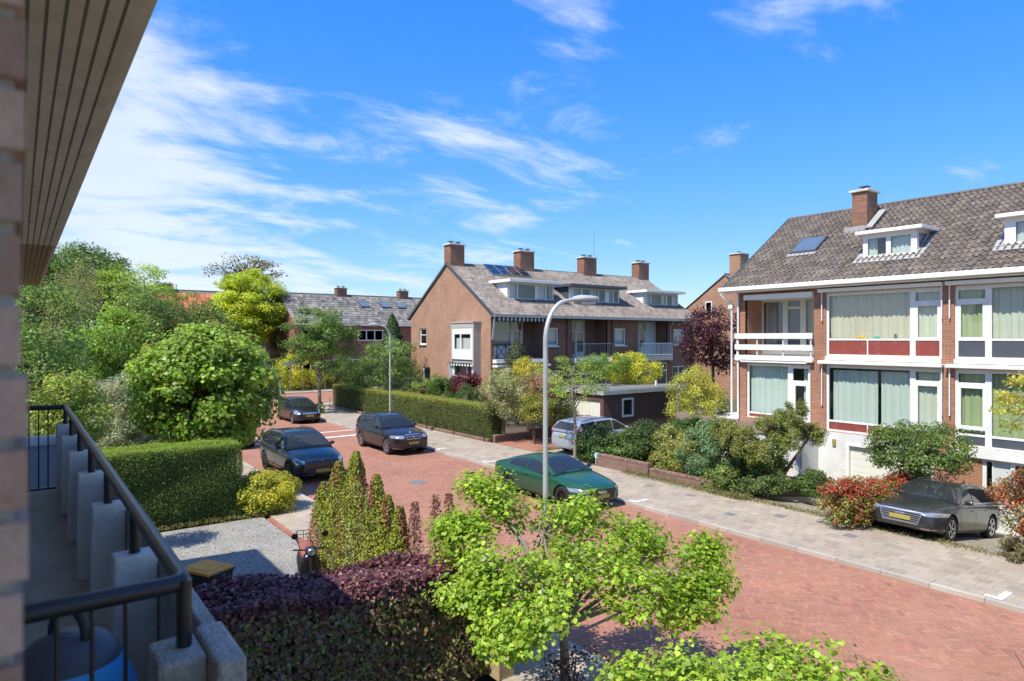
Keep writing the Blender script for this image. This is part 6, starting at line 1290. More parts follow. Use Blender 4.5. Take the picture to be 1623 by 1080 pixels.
def hedge(name, label, x0, x1, y0, y1, z0, z1, dens, leaf, cols, topcols=None, m='leaf', core='soil', wob=.05, ztop=None, rough=.05, group=None, shape='oval', corecol=None, aspect=.62):
    """clipped hedge: leaves over all faces of a slightly uneven block, twigs filling the inside"""
    t = thing(name, label, 'hedge', ((x0 + x1) / 2, (y0 + y1) / 2, z0), 0, group); zt = ztop or (lambda x, y: z1)
    areas = [(x1 - x0) * (y1 - y0), (y1 - y0) * (z1 - z0), (y1 - y0) * (z1 - z0), (x1 - x0) * (z1 - z0), (x1 - x0) * (z1 - z0)]; Ps, Ns, Fs = [], [], []
    for f, a in enumerate(areas):
        n = int(a * dens); u, v = RNG.random(n), RNG.random(n); d = np.abs(RNG.normal(0, rough, n))
        if f == 0: x, y = x0 + u * (x1 - x0), y0 + v * (y1 - y0); z = np.array([zt(a_, b_) for a_, b_ in zip(x, y)]) - d; N = np.tile((0, 0, 1.), (n, 1))
        elif f in (1, 2): x = (x0 + d) if f == 1 else (x1 - d); y = y0 + u * (y1 - y0); z = z0 + .03 + v * (np.array([zt(a_, b_) for a_, b_ in zip(x, y)]) - z0 - .03); N = np.tile((-1. if f == 1 else 1., 0, 0), (n, 1))
        else: y = (y0 + d) if f == 3 else (y1 - d); x = x0 + u * (x1 - x0); z = z0 + .03 + v * (np.array([zt(a_, b_) for a_, b_ in zip(x, y)]) - z0 - .03); N = np.tile((0, -1. if f == 3 else 1., 0), (n, 1))
        P = np.stack([x, y, z], 1); P += N * (wob * (np.sin(x * 5.1 + z * 3.3 + y * 2.2) + np.sin(y * 6.7 - z * 4.1 + x * 1.7)) * .5)[:, None]
        P += N * ((RNG.random(n) < .05) * RNG.random(n) * .13)[:, None]
        Ps.append(P); Ns.append(N); Fs.append(np.full(n, f))
    P, N, Fc = np.concatenate(Ps), np.concatenate(Ns), np.concatenate(Fs); n = len(P); N = N * .8 + RNG.normal(size=(n, 3)) * .55 + np.array((0, 0, .35))
    col = jit(cols, n)
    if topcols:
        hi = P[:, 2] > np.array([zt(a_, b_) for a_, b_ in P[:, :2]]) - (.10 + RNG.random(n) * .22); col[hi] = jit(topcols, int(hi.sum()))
    leaves('foliage', P, N, leaf * RNG.uniform(.7, 1.3, n), col, m, t, shape, 0, aspect)
    i = rough + wob + .05; c = MB(); xs = np.linspace(x0 + i, x1 - i, 5); ys = np.linspace(y0 + i, y1 - i, 5)
    c.v = [(x, y, zt(x, y) - i) for x in xs for y in ys] + [(x, y, z0) for x in xs for y in ys]
    c.f = [(a * 5 + b, (a + 1) * 5 + b, (a + 1) * 5 + b + 1, a * 5 + b + 1) for a in range(4) for b in range(4)]
    for a in range(4):
        for s in (0, 4): c.f.append((a * 5 + s, (a + 1) * 5 + s, 25 + (a + 1) * 5 + s, 25 + a * 5 + s)); c.f.append((s * 5 + a, s * 5 + a + 1, 25 + s * 5 + a + 1, 25 + s * 5 + a))
    c.build('twigs', corecol or 'hedge_core', t); return t
def cone(name, label, base, h, r, n, leaf, cols, group=None, m='needle', lumps=7, top=.05, dead=None, cat='conifer'):
    t = thing(name, label, cat, base, 0, group); f = RNG.random(n) ** .75; th = RNG.uniform(0, 2 * math.pi, n)
    prof = r * (1 - f ** 1.25) ** .75 + top; prof = prof * (1 + .20 * np.sin(th * 3 + f * 19 + base[1]) * np.sin(f * lumps * 3.1 + th * 2)); rr = prof * RNG.random(n) ** .30
    P = np.stack([base[0] + rr * np.cos(th), base[1] + rr * np.sin(th), base[2] + .05 + f * h], 1); N = np.stack([np.cos(th), np.sin(th), np.full(n, .25)], 1) + RNG.normal(size=(n, 3)) * .45
    col = jit(cols, n, v=.25)
    if dead: q = np.sin(th * 2.0 + f * 5 + base[1] * 3) + .5 * np.sin(f * 11 + th) > dead[0]; col[q] = jit(dead[1], int(q.sum()))
    leaves('foliage', P, N, leaf * RNG.uniform(.7, 1.3, n), col, m, t, 'oval', -1.0, .5)
    MB().tube([base, (base[0], base[1], base[2] + h * .9)], [r * .12 + .015, .01], 8).build('trunk', 'bark_red', t, True); return t
mat('hedge_core', (.05, .055, .028), .95, var=.4, vscale=20)
mat('copper_core', (.06, .042, .035), .95, var=.4, vscale=20)
GRN = [(.055, .115, .022), (.075, .145, .028), (.045, .095, .022)]
LIME = [(.16, .27, .03), (.20, .31, .035), (.125, .22, .03)]
DARK = [(.030, .066, .018), (.042, .085, .022), (.026, .055, .018)]
YEL = [(.42, .36, .035), (.34, .32, .035), (.48, .38, .05)]
# --- foreground ginkgos
GK = [(.165, .285, .03), (.20, .33, .035), (.13, .235, .028), (.235, .36, .045)]
def ginkgo(label, base, lobes, k_per, nper, leaf):
    t = thing('ginkgo_tree', label, 'tree', base, 0, 'young ginkgo trees on the near pavement'); mb = MB(); b = Vector(base)
    fk = b + Vector((.02, .02, 1.15)); mb.tube([b, b + Vector((.03, .0, .6)), fk], [.085, .07, .06], 10); AP, AN, AC = [], [], []
    for (cx, cy, cz, rx, ry, rz_) in lobes:
        C = clumps_in((cx, cy, cz), (rx, ry, rz_), k_per, .45); limb(mb, fk, (cx, cy, cz), .036, .014, .15, 7)
        for c in C:
            limb(mb, (cx, cy, cz), c, .012, .004, .1, 4)
        rad = .30 * RNG.uniform(.65, 1.3, len(C)); P, N, idx = clump_leaves(C, rad, nper, b + Vector((0, 0, 1)), .6, .75)
        AP.append(P); AN.append(N); AC.append(jit(GK, len(P), None, .18, .05) * RNG.lognormal(0, .1, len(C))[idx][:, None])
    P = np.concatenate(AP); leaves('crown', P, np.concatenate(AN), leaf * RNG.uniform(.4, 1.3, len(P)), np.concatenate(AC), 'leaf', t, 'fan')
    mb.build('trunk', 'bark_pale', t, True)
def at(px, py, d):     # point seen at a pixel, d metres in front of the camera
    a = pray(px, py); return (a[0] * d, a[1] * d, CAMZ + a[2] * d)
def lobe(px, py, d, r): return (*at(px, py, d), *(r if isinstance(r, tuple) else (r, r, r * .72)))
g1 = at(893, 1075, 9.3)
ginkgo('spreading lime green ginkgo tree in the foreground in front of the green coupe', (g1[0], g1[1], .0 + PZ), [lobe(765, 775, 10.6, .34), lobe(722, 838, 10.0, .28), lobe(1010, 850, 10.3, .4), lobe(1130, 920, 9.7, .3), lobe(785, 800, 10.4, .50), lobe(735, 850, 9.9, .48), lobe(860, 845, 10.2, .62), lobe(930, 815, 10.7, .50), lobe(965, 880, 10.0, .70), lobe(860, 925, 9.0, .55), lobe(780, 905, 8.9, .46), lobe(1060, 905, 9.8, .52), lobe(1090, 965, 9.4, .42), lobe(835, 985, 8.4, .36), lobe(745, 945, 8.8, .26), lobe(1000, 940, 9.2, .48), lobe(905, 890, 9.6, .55), lobe(1120, 870, 10.2, .26), lobe(800, 1010, 8.3, .28)], 22, 58, .072)
g2 = at(1235, 1260, 7.4)
ginkgo('second ginkgo tree whose top shows along the bottom edge', (g2[0], g2[1], PZ), [lobe(1215, 1045, 7.6, .34), lobe(1080, 1065, 7.4, .30), lobe(1290, 1070, 7.3, .36), lobe(1160, 1090, 7.2, .4), lobe(1000, 1075, 7.5, .22), lobe(1235, 1110, 7.0, .4), lobe(1380, 1090, 7.2, .16)], 18, 42, .070)
for i, (px, py, d) in enumerate(((880, 1050, 8.6), (955, 1050, 8.5), (905, 1020, 9.0))):
    p = at(px, py, d); shrub('barberry', 'dark purple %s under the foreground ginkgo' % ('low shrub left of the trunk', 'low shrub right of the trunk', 'small shrub behind the trunk')[i], (p[0], p[1], .02), (.34, .34, max(.2, p[2] * .55)), 14, .16, 26, .055, [(.035, .016, .024), (.05, .02, .03)])
# --- copper beech hedge, box hedge
hedge('beech_hedge', 'clipped copper beech hedge in the foreground, purple on top and green below', 1.75, 6.0, 8.45, 9.55, .05, 2.0, 1750, .074, [(.14, .125, .05), (.16, .165, .06), (.19, .095, .075), (.21, .115, .09), (.20, .21, .07)], [(.13, .048, .06), (.095, .036, .048), (.17, .065, .075), (.21, .10, .095)], 'leaf_glossy', wob=.06, rough=.07, ztop=lambda x, y: 2.02 - (x - 1.75) * .068 + .05 * math.sin(x * 3.1), corecol='copper_core', aspect=.7)
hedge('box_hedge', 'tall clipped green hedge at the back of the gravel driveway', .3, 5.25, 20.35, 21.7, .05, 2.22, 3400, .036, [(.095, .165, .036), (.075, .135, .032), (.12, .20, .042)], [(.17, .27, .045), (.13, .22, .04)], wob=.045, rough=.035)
shrub('golden_privet', 'rounded yellow green bush at the right end of the clipped hedge', (6.05, 20.6, .05), (.85, .72, .60), 110, .26, 210, .066, [(.24, .29, .035), (.32, .36, .045), (.17, .23, .03)])
# long hedge across the street: three clipped sections
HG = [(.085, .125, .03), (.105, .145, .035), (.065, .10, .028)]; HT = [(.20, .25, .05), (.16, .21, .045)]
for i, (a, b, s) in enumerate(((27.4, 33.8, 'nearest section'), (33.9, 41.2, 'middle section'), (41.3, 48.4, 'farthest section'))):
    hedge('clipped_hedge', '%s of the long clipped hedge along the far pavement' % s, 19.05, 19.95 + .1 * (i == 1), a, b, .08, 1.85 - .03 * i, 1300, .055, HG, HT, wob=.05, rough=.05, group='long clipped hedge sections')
# --- conifer row by the scooter
TH_ = [(.16, .21, .03), (.20, .25, .035), (.12, .165, .03)]; BRN = [(.24, .11, .05), (.30, .15, .075), (.18, .085, .045)]
for i, (px, top, r, dd, lab) in enumerate(((513, 768, .36, (.3, BRN), 'leftmost half brown conifer of the row by the scooter'), (537, 735, .38, (1.1, BRN), 'second conifer from the left in the row by the scooter'), (565, 720, .38, (1.2, BRN), 'tallest conifer of the row by the scooter'), (597, 757, .33, (.75, BRN), 'conifer with brown streaks right of the tallest one'), (614, 790, .28, (1.0, BRN), 'shorter green conifer near the right end of the row'), (633, 808, .24, (.9, BRN), 'shortest green conifer at the right end of the row'))):
    a = pray(px, top); X = 5.42 - .05 * (i % 2); d = X / a[0]; z = CAMZ + a[2] * d
    cone('conifer', lab, (X, a[1] * d, .05), z - .05, r * 1.3, 6500, .055, TH_, 'conifer row by the scooter', dead=dd)
for i, (px, top, lab) in enumerate(((580, 800, 'dead brown conifer hidden among the green ones'), (657, 800, 'dead brown conifer right of the green row'), (690, 790, 'taller dead brown conifer near the ginkgo'), (711, 788, 'dead brown conifer closest to the ginkgo'))):
    a = pray(px, top); X = 5.5; d = X / a[0]; z = CAMZ + a[2] * d
    cone('dead_conifer', lab, (X, a[1] * d, .05), z - .05, .22, 1500, .045, [(.19, .085, .06), (.14, .065, .05), (.24, .12, .08)], 'dead conifers', cat='conifer')
# --- left side trees
def rel(px, py, d, z=0.0): p = at(px, py, d); return (p[0], p[1], z)
c = at(328, 618, 22.2)
tree('globe_tree', 'dense round globe tree with large bright leaves over the left pavement', 'tree', (c[0], c[1], 0), c, (2.05, 2.05, 1.98), 240, .50, 85, .165, [(.155, .265, .04), (.19, .31, .05), (.125, .22, .035)], 'leaf', .14, shell=.80, updir=.6, zmin=-.97, clump_var=.3, aspect=.85)
c = at(180, 552, 33)
tree('chestnut_tree', 'bright green chestnut tree behind the tall clipped hedge', 'tree', (c[0], c[1], 0), c, (2.0, 2.0, 1.9), 90, .55, 90, .17, [(.14, .26, .035), (.17, .30, .04), (.11, .21, .032)], 'leaf', .15, shell=.65, updir=.6, clump_var=.35)
c = at(108, 655, 15.5)
tree('young_maple', 'pale green small tree just beyond the balcony corner', 'tree', (c[0], c[1], 0), c, (.75, .75, .95), 50, .30, 90, .085, [(.16, .24, .04), (.20, .28, .055), (.12, .19, .035)], 'leaf', .06, shell=.6)
c = at(62, 560, 19)
tree('leafy_tree', 'dark green tall tree at the left edge behind the railing', 'tree', (c[0], c[1], 0), (c[0], c[1], 4.4), (1.3, 1.6, 2.6), 110, .50, 95, .11, [(.085, .16, .035), (.10, .19, .04), (.115, .21, .045)], 'leaf', .14, shell=.6)
c = at(66, 690, 14)
shrub('garden_shrub', 'mid green shrub seen through the far balcony railing', (c[0] - .4, c[1], 0), (1.1, 1.3, 1.7), 60, .4, 80, .09, [(.075, .15, .035), (.10, .19, .04)])
c = at(195, 660, 25)
shrub('silver_willow', 'silvery grey willow shrub behind the tall clipped hedge', (c[0], c[1], 0), (1.3, 1.3, 2.0), 130, .36, 170, .13, [(.26, .28, .17), (.30, .32, .20), (.21, .235, .14)], aspect=.3)
for px, py, d, r, lab in ((120, 545, 40, (1.5, 1.5, 3.0), 'pale weeping birch left of the chestnut tree'), (103, 500, 46, (1.5, 1.5, 3.2), 'grey green birch rising behind the chestnut tree'), (128, 470, 50, (1.3, 1.3, 2.6), 'slender pale birch below the tall dark tree')):
    c = at(px, py, d); tree('birch_tree', lab, 'tree', (c[0], c[1], 0), c, r, 60, .55, 80, .13, [(.17, .215, .07), (.20, .25, .09), (.14, .185, .06)], 'leaf', .10, 'bark_pale', shell=.55, squash=1.2, flat=1.5, aspect=.4, group='birch trees on the left')
c = at(135, 447, 62)
tree('tall_tree', 'tall dark green tree standing highest on the left skyline', 'tree', (c[0], c[1], 0), c, (4.6, 4.6, 3.3), 120, 1.15, 130, .26, [(.075, .145, .035), (.09, .165, .038), (.062, .125, .03)], 'leaf', .35, shell=.6)
c = at(85, 468, 58)
tree('tall_tree', 'dark green tree half hidden under the eaves on the left skyline', 'tree', (c[0], c[1], 0), c, (3.4, 3.4, 3.4), 80, 1.0, 120, .26, [(.08, .15, .035), (.095, .17, .04)], 'leaf', .3, shell=.6)
c = at(228, 462, 57)
tree('acacia_tree', 'bright green tree with layered branches on the left skyline', 'tree', (c[0], c[1], 0), (c[0], c[1], c[2]), (3.7, 3.7, 2.4), 60, .95, 120, .20, [(.16, .27, .038), (.19, .31, .045), (.13, .23, .035)], 'leaf', .22, shell=.5, squash=.4, updir=1.0)
c = at(245, 520, 52)
tree('leafy_tree', 'dark green tree filling the gap right of the chestnut tree', 'tree', (c[0], c[1], 0), c, (3.6, 3.6, 2.8), 80, .95, 110, .2, [(.075, .14, .032), (.095, .17, .036)], 'leaf', .2, shell=.6)
c = at(205, 505, 62)
tree('leafy_tree', 'green tree filling the skyline between the layered tree and the birches', 'tree', (c[0], c[1], 0), c, (3.6, 3.6, 2.8), 80, .95, 110, .22, [(.07, .14, .03), (.085, .165, .035)], 'leaf', .2, shell=.6)
c = at(285, 690, 24.5); shrub('garden_shrub', 'yellow green low shrub behind the tall clipped hedge', (c[0], c[1], 0), (1.1, 1.0, 1.0), 60, .34, 130, .09, [(.2, .27, .04), (.15, .22, .04)])
c = at(150, 640, 27); shrub('garden_shrub', 'dark green shrub between the silver willow and the chestnut tree', (c[0], c[1], 0), (1.6, 1.6, 1.4), 70, .45, 120, .11, GRN)
c = at(235, 625, 34); shrub('garden_shrub', 'green shrub in the gap left of the globe tree', (c[0], c[1], 0), (1.6, 1.6, 1.6), 70, .45, 120, .12, DARK)
c = at(300, 525, 55)
tree('leafy_tree', 'deep green tree below the orange roof', 'tree', (c[0], c[1], 0), c, (3.4, 3.4, 2.4), 80, .9, 110, .2, [(.065, .125, .03), (.08, .15, .034)], 'leaf', .2, shell=.6)
c = at(395, 492, 72)
tree('golden_robinia', 'yellow green robinia tree in front of the grey tiled row house', 'tree', (c[0], c[1], 0), c, (3.5, 4.9, 4.3), 190, 1.05, 210, .25, [(.27, .37, .03), (.32, .41, .035), (.22, .32, .03)], 'leaf', .26, shell=.65, squash=.5, updir=.9)
c = at(390, 436, 82)
tree('bronze_maple', 'sparse bronze leaved tree rising behind the yellow green robinia', 'tree', (c[0], c[1], 0), (c[0], c[1], c[2]), (4.6, 4.6, 2.3), 100, .9, 15, .27, [(.16, .115, .05), (.20, .15, .06), (.14, .13, .05)], 'leaf', .25, shell=.75, zmin=-.1, squash=.5, limbs=.9)
c = at(437, 540, 66)
shrub('climbing_ivy', 'brown and green ivy covering the end wall of the grey row house', (22.4, 71.5, 0), (.5, 2.6, 3.6), 60, .6, 90, .16, [(.10, .10, .04), (.13, .085, .05), (.06, .09, .03)], cat='climber')
c = at(478, 585, 66); shrub('golden_maple', 'yellow green bush beside the street name sign', (c[0], c[1] + .9, 0), (2.6, 1.6, 1.9), 60, .6, 80, .15, [(.32, .38, .035), (.26, .33, .03)])
c = at(492, 600, 65); shrub('golden_shrub', 'low golden yellow shrub behind the far railing', (c[0] + .6, 66.4, 0), (2.9, 1.0, 1.0), 50, .42, 70, .13, [(.50, .42, .04), (.42, .38, .04)])
for i, (px, d, r, cl, lab) in enumerate(((455, 69, (1.6, 1.2, 1.0), GRN, 'low green shrub left of the street name sign'), (530, 70, (2.4, 1.2, 1.6), GRN, 'green shrub in front of the grey row house behind the street tree'), (575, 74, (3, 1.5, 2.2), DARK, 'dark green shrub in front of the grey row house right of the street tree'), (410, 62, (1.6, 1.4, 1.0), GRN, 'low green shrub under the robinia'))):
    c = at(px, 610, d); shrub('garden_shrub', lab, (c[0], c[1], 0), r, 50, .5, 60, .14, cl)
# --- right side: street tree and gardens
tree('street_maple', 'dark green street tree on the corner beside the small hatchback', 'tree', (16.75, 45.0, PZ), (16.75, 45.0, 5.2), (2.55, 2.55, 2.45), 110, .62, 110, .16, [(.065, .135, .028), (.085, .165, .034), (.11, .20, .04)], 'leaf', .13, 'bark_pale', shell=.55, fork=2.2, squash=.5, updir=.8)
shrub('weed_tuft', 'weeds growing round the foot of the street tree', (16.75, 44.9, PZ), (.45, .45, .35), 16, .16, 60, .09, [(.10, .17, .04), (.16, .22, .05)], cat='weeds')
for px, py, d, r, cl, lab, lf in ((620, 572, 47.5, (2.3, 1.9, 1.95), [(.11, .20, .05), (.14, .24, .065), (.085, .165, .045)], 'large light green magnolia behind the long hedge', .15), (560, 590, 52, (1.8, 1.8, 1.5), GRN, 'green shrub behind the far end of the long hedge', .13), (685, 612, 43.5, (1.3, 1.2, .75), [(.13, .23, .045), (.10, .19, .04)], 'bright green low shrub behind the middle of the hedge', .11), (640, 615, 44.5, (1.2, 1.2, .8), DARK, 'dark green low shrub behind the middle of the hedge', .11)):
    c = at(px, py, d); tree('garden_tree', lab, 'shrub', (c[0], c[1], .1), c, r, 70, .5, 80, lf, cl, 'leaf', .07, shell=.65) if py < 600 else shrub('garden_shrub', lab, (c[0], c[1], .1), r, 40, .38, 70, lf, cl, zc=c[2] - .1)
p = rel(622, 520, 57); cone('spruce', 'dark narrow spruce standing before the grey row house', p, 7.3, 1.75, 8000, .2, [(.035, .075, .03), (.05, .095, .035)], top=.04)
p = rel(788, 570, 39.2); cone('dark_conifer', 'dark green conifer at the corner of the orange gable', (23.9, p[1] - .3, .1), 4.9, 1.25, 9000, .12, [(.055, .075, .04), (.075, .095, .05), (.04, .06, .03)], lumps=4, top=.25)
for px, py, d, r, cl, lab, lf in ((740, 610, 41.5, (.85, .85, .75), [(.11, .02, .03), (.15, .025, .04)], 'red leaved shrub below the bay window', .10), (700, 618, 42, (.8, .8, .7), GRN, 'green shrub between the gable windows', .10), (722, 615, 42, (.5, .5, .8), [(.12, .06, .045), (.09, .05, .04)], 'brown red shrub left of the red leaved one', .09), (665, 625, 43.5, (.8, .8, .5), [(.20, .15, .05), (.15, .15, .05)], 'rusty low shrub at the back corner of the gable', .09), (737, 632, 38.5, (1.05, 1.05, .75), [(.05, .09, .025), (.065, .11, .03)], 'clipped round ball bush behind the hedge', .06)):
    c = at(px, py, d); shrub('garden_shrub', lab, (c[0], c[1], .1), r, 50, .30, 110, lf, cl, zc=max(.4, c[2] - .1))
c = at(797, 622, 33.6); tree('variegated_tree', 'cream and green variegated small tree at the end of the long hedge', 'tree', (c[0], c[1], .1), c, (1.35, 1.25, 1.2), 75, .36, 90, .085, [(.36, .36, .18), (.20, .24, .09), (.46, .44, .24), (.14, .18, .07)], 'leaf', .07, 'bark', shell=.6)
for px, py, d, r, cl, lab, lf in ((860, 612, 33.8, (.95, .95, .85), [(.38, .20, .13), (.30, .19, .10), (.16, .17, .07)], 'pink and green shrub behind the tall street lamp', .085), (848, 650, 32.6, (.75, .75, .75), [(.24, .24, .04), (.17, .20, .04)], 'yellowish shrub at the foot of the pink one', .085), (885, 655, 34.5, (.9, .9, .95), [(.09, .15, .04), (.13, .19, .05)], 'green shrub left of the white garage door', .085), (838, 590, 36, (.8, .8, .7), [(.40, .34, .04), (.3, .3, .05)], 'yellow bush glimpsed left of the tall street lamp', .09), (955, 580, 37, (1.7, 1.2, .7), [(.12, .22, .04), (.1, .19, .035)], 'green hedge top behind the garage', .09)):
    c = at(px, py, d); shrub('garden_shrub', lab, (c[0], c[1], .1), r, 50, .32, 110, lf, cl, zc=max(.4, c[2] - .1))
tree('young_tree', 'slender light green tree with thin trunk behind the green coupe', 'tree', (18.75, 20.8, PZ), (18.75, 20.8, 3.55), (1.5, 1.5, 1.25), 46, .34, 60, .085, [(.17, .27, .045), (.21, .31, .05), (.13, .23, .04)], 'leaf', .075, 'bark_pale', shell=.35, fork=2.2, squash=.55, updir=.9)
c = at(915, 560, 28); shrub('young_tree_top', 'x', (18.8, 20.9, 4.0), (.3, .3, .6), 9, .2, 30, .08, LIME) if False else None
c = at(1000, 588, 38.5); tree('golden_dome', 'rounded golden yellow tree behind the garage roof', 'tree', (c[0], c[1], 0), (c[0], c[1], c[2]), (1.7, 1.6, .95), 80, .36, 110, .10, [(.47, .46, .045), (.40, .41, .045), (.30, .34, .045)], 'leaf', .10, shell=.8, flat=1.5)
C_ = at(1102, 628, 31); t = shrub('golden_conifer', 'tall golden yellow conifer between the garage and the terrace', (C_[0], C_[1], 0), (1.25, 1.25, 2.1), 150, .34, 110, .085, [(.40, .38, .06), (.33, .33, .06), (.46, .41, .09), (.22, .25, .05)], cat='conifer', flat=1.2)
c = at(1130, 540, 36); tree('purple_maple', 'dark purple leaved maple left of the row house', 'tree', (c[0], c[1], 0), c, (1.7, 1.7, 1.9), 85, .5, 90, .13, [(.07, .018, .028), (.09, .024, .035), (.05, .014, .022)], 'leaf', .1, shell=.6)
p = at(1160, 620, 30); shrub('garden_shrub', 'green shrub behind the glass screens', (27.4, 20.2, 0), (.9, .9, 1.5), 40, .35, 70, .09, GRN)
for px, py, d, r, cl, lab, lf, ss in ((948, 706, 28.4, (1.05, .95, .80), [(.042, .085, .022), (.055, .105, .028), (.035, .07, .02)], 'dark green rounded rhododendron beside the silver estate car', .10, .3), (1000, 712, 27.2, (.85, .8, .70), [(.065, .12, .028), (.085, .15, .035)], 'mid green rhododendron right of the darkest one', .09, .28), (1025, 702, 27.0, (.85, .8, .85), [(.045, .085, .022), (.06, .10, .028)], 'dark green shrub in the middle of the wall planting', .085, .28), (1062, 702, 26.2, (.55, .55, .75), [(.25, .24, .07), (.19, .20, .06)], 'yellowish shrub right of the dark rhododendrons', .075, .22), (1055, 736, 25.6, (.6, .6, .42), [(.15, .20, .05), (.20, .23, .06)], 'pale green low shrub over the brick wall', .075, .2), (1090, 728, 25.2, (.6, .6, .62), [(.20, .22, .05), (.26, .25, .05)], 'yellow green shrub left of the bluish bush', .08, .22), (1128, 722, 24.0, (1.12, 1.1, 1.15), [(.10, .19, .09), (.13, .22, .11), (.08, .15, .07)], 'large blue green bush at the corner of the wall', .09, .3), (1150, 768, 23.0, (.8, .6, .45), [(.10, .16, .04), (.13, .19, .05)], 'low green ground cover below the blue green bush', .08, .2), (1215, 775, 22.4, (.95, .7, .42), [(.075, .12, .04), (.10, .15, .05)], 'low green plants under the pines', .08, .2), (1290, 772, 22.2, (.55, .5, .42), [(.06, .115, .03), (.08, .14, .035)], 'small green bush at the corner of the sloping driveway', .085, .2), (1205, 735, 23.6, (.95, .85, .8), [(.10, .155, .04), (.13, .19, .05)], 'green shrub filling the bed between the two pines', .085, .26), (1165, 735, 24.2, (.9, .85, .9), [(.12, .17, .045), (.15, .20, .055)], 'olive green shrub behind the blue green bush', .085, .26), (1092, 690, 27, (.8, .8, .8), GRN, 'green shrub below the golden conifer', .085, .25)):
    c = at(px, py, d); shrub('garden_shrub', lab, (c[0], c[1], .1), r, 70, ss * 1.05, 120, lf, cl, zc=max(.25, c[2] - .1), m='leaf_glossy' if 'rhodo' in lab else 'leaf')
# pines
def pine(label, base, tops, col):
    t = thing('pine_tree', label, 'tree', base, 0, 'small garden pines'); mb = MB(); b = Vector(base); AP, AN = [], []
    for tx, ty, tz, r, k in tops:
        tp = Vector((tx, ty, tz)); limb(mb, b + Vector((random.uniform(-.1, .1), random.uniform(-.1, .1), 0)), tp, .075, .02, .18, 7)
        C = clumps_in((tx, ty, tz), (r, r, r * .72), k, .55); rad = .17 * RNG.uniform(.7, 1.3, k)
        for c in C[:k // 2]: limb(mb, tp, c, .016, .006, .1, 3)
        P, N, idx = clump_leaves(C, rad, 110, base, 1.25, .9); AP.append(P); AN.append(N)
    P = np.concatenate(AP); leaves('needles', P, np.concatenate(AN), .11 * RNG.uniform(.7, 1.2, len(P)), jit(col, len(P)), 'needle', t, 'oval', -1.2, .22); mb.build('trunk', 'bark_red', t, True)
PN = [(.115, .165, .04), (.15, .20, .05), (.09, .135, .035)]
q = [at(1255, 660, 23.4), at(1225, 680, 22.8), at(1285, 690, 23.6), at(1245, 700, 22.6)]; pine('twisted pine with bare reddish stems in front of the brown door', (22.2, 13.55, .1), [(*q[0], .66, 40), (*q[1], .58, 32), (*q[2], .50, 26), (*q[3], .50, 26)], PN)
q = [at(1165, 690, 22.6), at(1190, 715, 22.2), at(1150, 680, 23.4)]; pine('olive green pine beside the blue green bush', (20.4, 14.1, .1), [(*q[0], .62, 36), (*q[1], .58, 30), (*q[2], .52, 26)], [(.16, .19, .05), (.20, .22, .06), (.11, .145, .04)])
# by the grey estate
c = at(1455, 712, 20.4); tree('evergreen_tree', 'round glossy evergreen tree in front of the garage door', 'tree', (c[0], c[1], -.3), c, (1.35, 1.35, .82), 110, .32, 95, .085, [(.075, .135, .028), (.10, .17, .035), (.055, .105, .025)], 'leaf_glossy', .09, shell=.75)
hx = [(18.5, 9.35, .75), (19.2, 9.2, .72), (20.0, 9.15, .7), (20.9, 9.15, .7), (21.8, 9.15, .7), (22.7, 9.15, .7)]
t = thing('photinia_hedge', 'red and green photinia hedge beside the dark grey estate car', 'hedge', (19.5, 9.2, .05)); AP, AN, AC = [], [], []
for x, y, r in hx:
    C = clumps_in((x, y, .66 - .04 * (x - 18.5)), (r * 1.0, r * .85, .62), 60, .8, -.8); rad = .24 * RNG.uniform(.7, 1.3, 60); P, N, idx = clump_leaves(C, rad, 85, (x, y, 0), .8, .6); P[:, 2] = np.maximum(P[:, 2], .1)
    cc_ = RNG.random(len(P)) < .25 + .5 * (P[:, 2] > .95) + .2 * (np.sin(P[:, 0] * 5 + P[:, 1] * 4) > .2); col = jit([(.11, .17, .035), (.15, .21, .045)], len(P)); col[cc_] = jit([(.28, .05, .03), (.34, .09, .045), (.22, .06, .03)], int(cc_.sum())); AP.append(P); AN.append(N); AC.append(col)
P = np.concatenate(AP); leaves('foliage', P, np.concatenate(AN), .095 * RNG.uniform(.7, 1.2, len(P)), np.concatenate(AC), 'leaf_glossy', t, aspect=.42)
mb = MB()
for x, y, r in hx:
    for k in range(3): limb(mb, (x, y, .05), (x + random.uniform(-.3, .3), y + random.uniform(-.3, .3), .9), .03, .008)
mb.build('stem', 'bark', t, True)
c = at(1612, 785, 15.9); t = shrub('photinia', 'red tipped photinia bush at the right edge beside the grey estate car', (c[0] + .25, c[1] - .25, -.1), (.80, .80, .85), 70, .24, 80, .085, [(.30, .10, .04), (.24, .17, .05), (.14, .17, .04), (.36, .13, .06)], 'leaf_glossy', aspect=.42, zc=1.35)
c = at(1640, 640, 14.6); tree('yellow_tree', 'small tree with yellow green leaves reaching in at the right edge', 'tree', (c[0], c[1], PZ), c, (.75, .75, 1.0), 34, .24, 60, .075, [(.34, .33, .05), (.40, .36, .06), (.24, .27, .045)], 'leaf', .06, 'bark_pale', shell=.55, squash=.6)
shrub('dry_grass', 'dry brown grass tuft on the verge at the right edge', (18.95, 5.35, .08), (.5, .45, .28), 26, .15, 70, .14, [(.22, .17, .09), (.16, .13, .07), (.12, .14, .05)], cat='grass', aspect=.12, shape='needle')
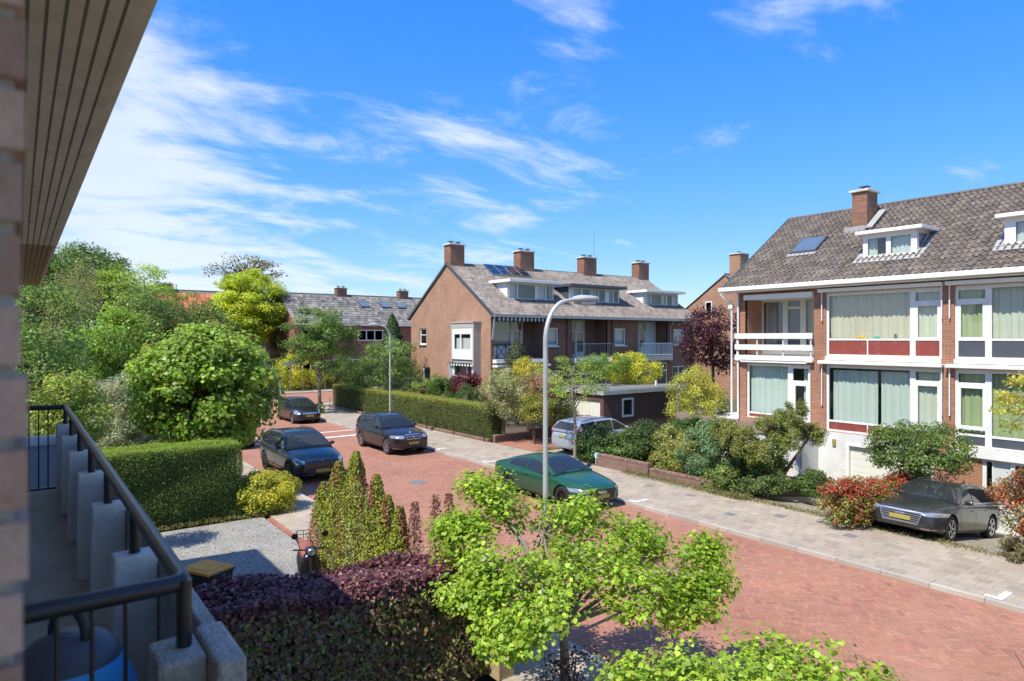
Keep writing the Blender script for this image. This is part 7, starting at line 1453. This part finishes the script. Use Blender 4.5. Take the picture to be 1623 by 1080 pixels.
# verge weeds along the walls: countless small plants
def weeds(name, label, pts, n, hgt, cols, leaf=.09):
    t = thing(name, label, 'weeds', (pts[0][0], pts[0][1], .08)); k = RNG.integers(0, len(pts) - 1, n); f = RNG.random((n, 1)); A = np.array(pts)
    P2 = A[k] * (1 - f) + A[k + 1] * f + RNG.normal(0, .10, (n, 2)) * np.array((1.2, .6)); P = np.concatenate([P2, (.08 + RNG.random((n, 1)) ** 1.5 * hgt)], 1)
    o = leaves('blades', P, RNG.normal(size=(n, 3)) + np.array((0, 0, .2)), leaf * RNG.uniform(.6, 1.3, n), jit(cols, n), 'leaf', t, flat=-1.5, aspect=.25); o['kind'] = 'stuff'; t['kind'] = 'stuff'
weeds('verge_grass', 'strip of grass and weeds along the foot of the garden wall', [(18.82, 18.0), (18.8, 16.0), (18.75, 14.0), (18.7, 13.0), (18.9, 12.6)], 2600, .16, [(.11, .16, .04), (.16, .18, .06), (.20, .18, .08)])
weeds('verge_grass', 'thin dry grass at the edge of the sloping driveway', [(18.9, 12.6), (18.95, 11.2), (18.9, 9.9)], 700, .08, [(.15, .17, .05), (.22, .19, .09)])
weeds('verge_grass', 'dry weeds between pavement and parked grey estate car', [(18.85, 8.6), (18.9, 7.0), (18.85, 5.2), (18.9, 4.0)], 900, .09, [(.20, .17, .08), (.14, .16, .05)])
weeds('verge_grass', 'dry yellow grass on the red brick driveway', [(19.1, 23.7), (20.5, 23.8), (21.5, 23.7)], 900, .16, [(.32, .24, .09), (.22, .20, .07)])
weeds('verge_grass', 'grass and leaf litter under the tall clipped hedge', [(2.0, 20.1), (4.0, 20.15), (5.6, 20.0), (6.6, 19.8)], 900, .10, [(.20, .18, .06), (.13, .17, .05), (.17, .11, .06)])
# trees and roofs closing the far skyline
for i, (px, d, r, top, lab, cl) in enumerate(((655, 98, 4.2, 9.2, 'light green tree behind the orange gable ridge', [(.13, .19, .05), (.16, .22, .06)]), (1052, 84, 3.0, 9.6, 'green tree top peeping over the middle roof end', GRN), (275, 130, 5, 8.6, 'distant green tree left of the orange roof', GRN), (340, 135, 5, 8.5, 'distant green tree right of the orange roof', DARK), (250, 96, 5, 9.0, 'distant dark tree behind the layered tree', DARK), (60, 85, 5, 11.0, 'distant dark tree at the left edge under the eaves', DARK), (20, 60, 4, 9.5, 'distant tree behind the left end of the balcony', GRN), (1180, 75, 4, 7.5, 'distant tree behind the purple maple', GRN))):
    c = at(px, 500, d); tree('distant_tree', lab, 'tree', (c[0], c[1], 0), (c[0], c[1], top - r * .8), (r, r, r * .8), 50, 1.3, 70, .4, cl, 'leaf', .2, shell=.6, group='distant trees')
bk = thing('tree_belt', 'far belt of trees along the horizon', 'trees', (30, 190, 0)); n = 26000; xx = RNG.uniform(-160, 260, n); hh = 6.5 + 1.6 * np.sin(xx * .11) + 1.2 * np.sin(xx * .31 + 1); P = np.stack([xx, 190 + RNG.uniform(-5, 5, n) - np.abs(xx - 40) * .25, RNG.random(n) ** .7 * hh], 1)
o = leaves('foliage', P, RNG.normal(size=(n, 3)) + np.array((0, -1, .6)), RNG.uniform(.6, 1.5, n), jit([(.05, .085, .03), (.07, .11, .035)], n), 'leaf', bk); bk['kind'] = 'stuff'; o['kind'] = 'stuff'
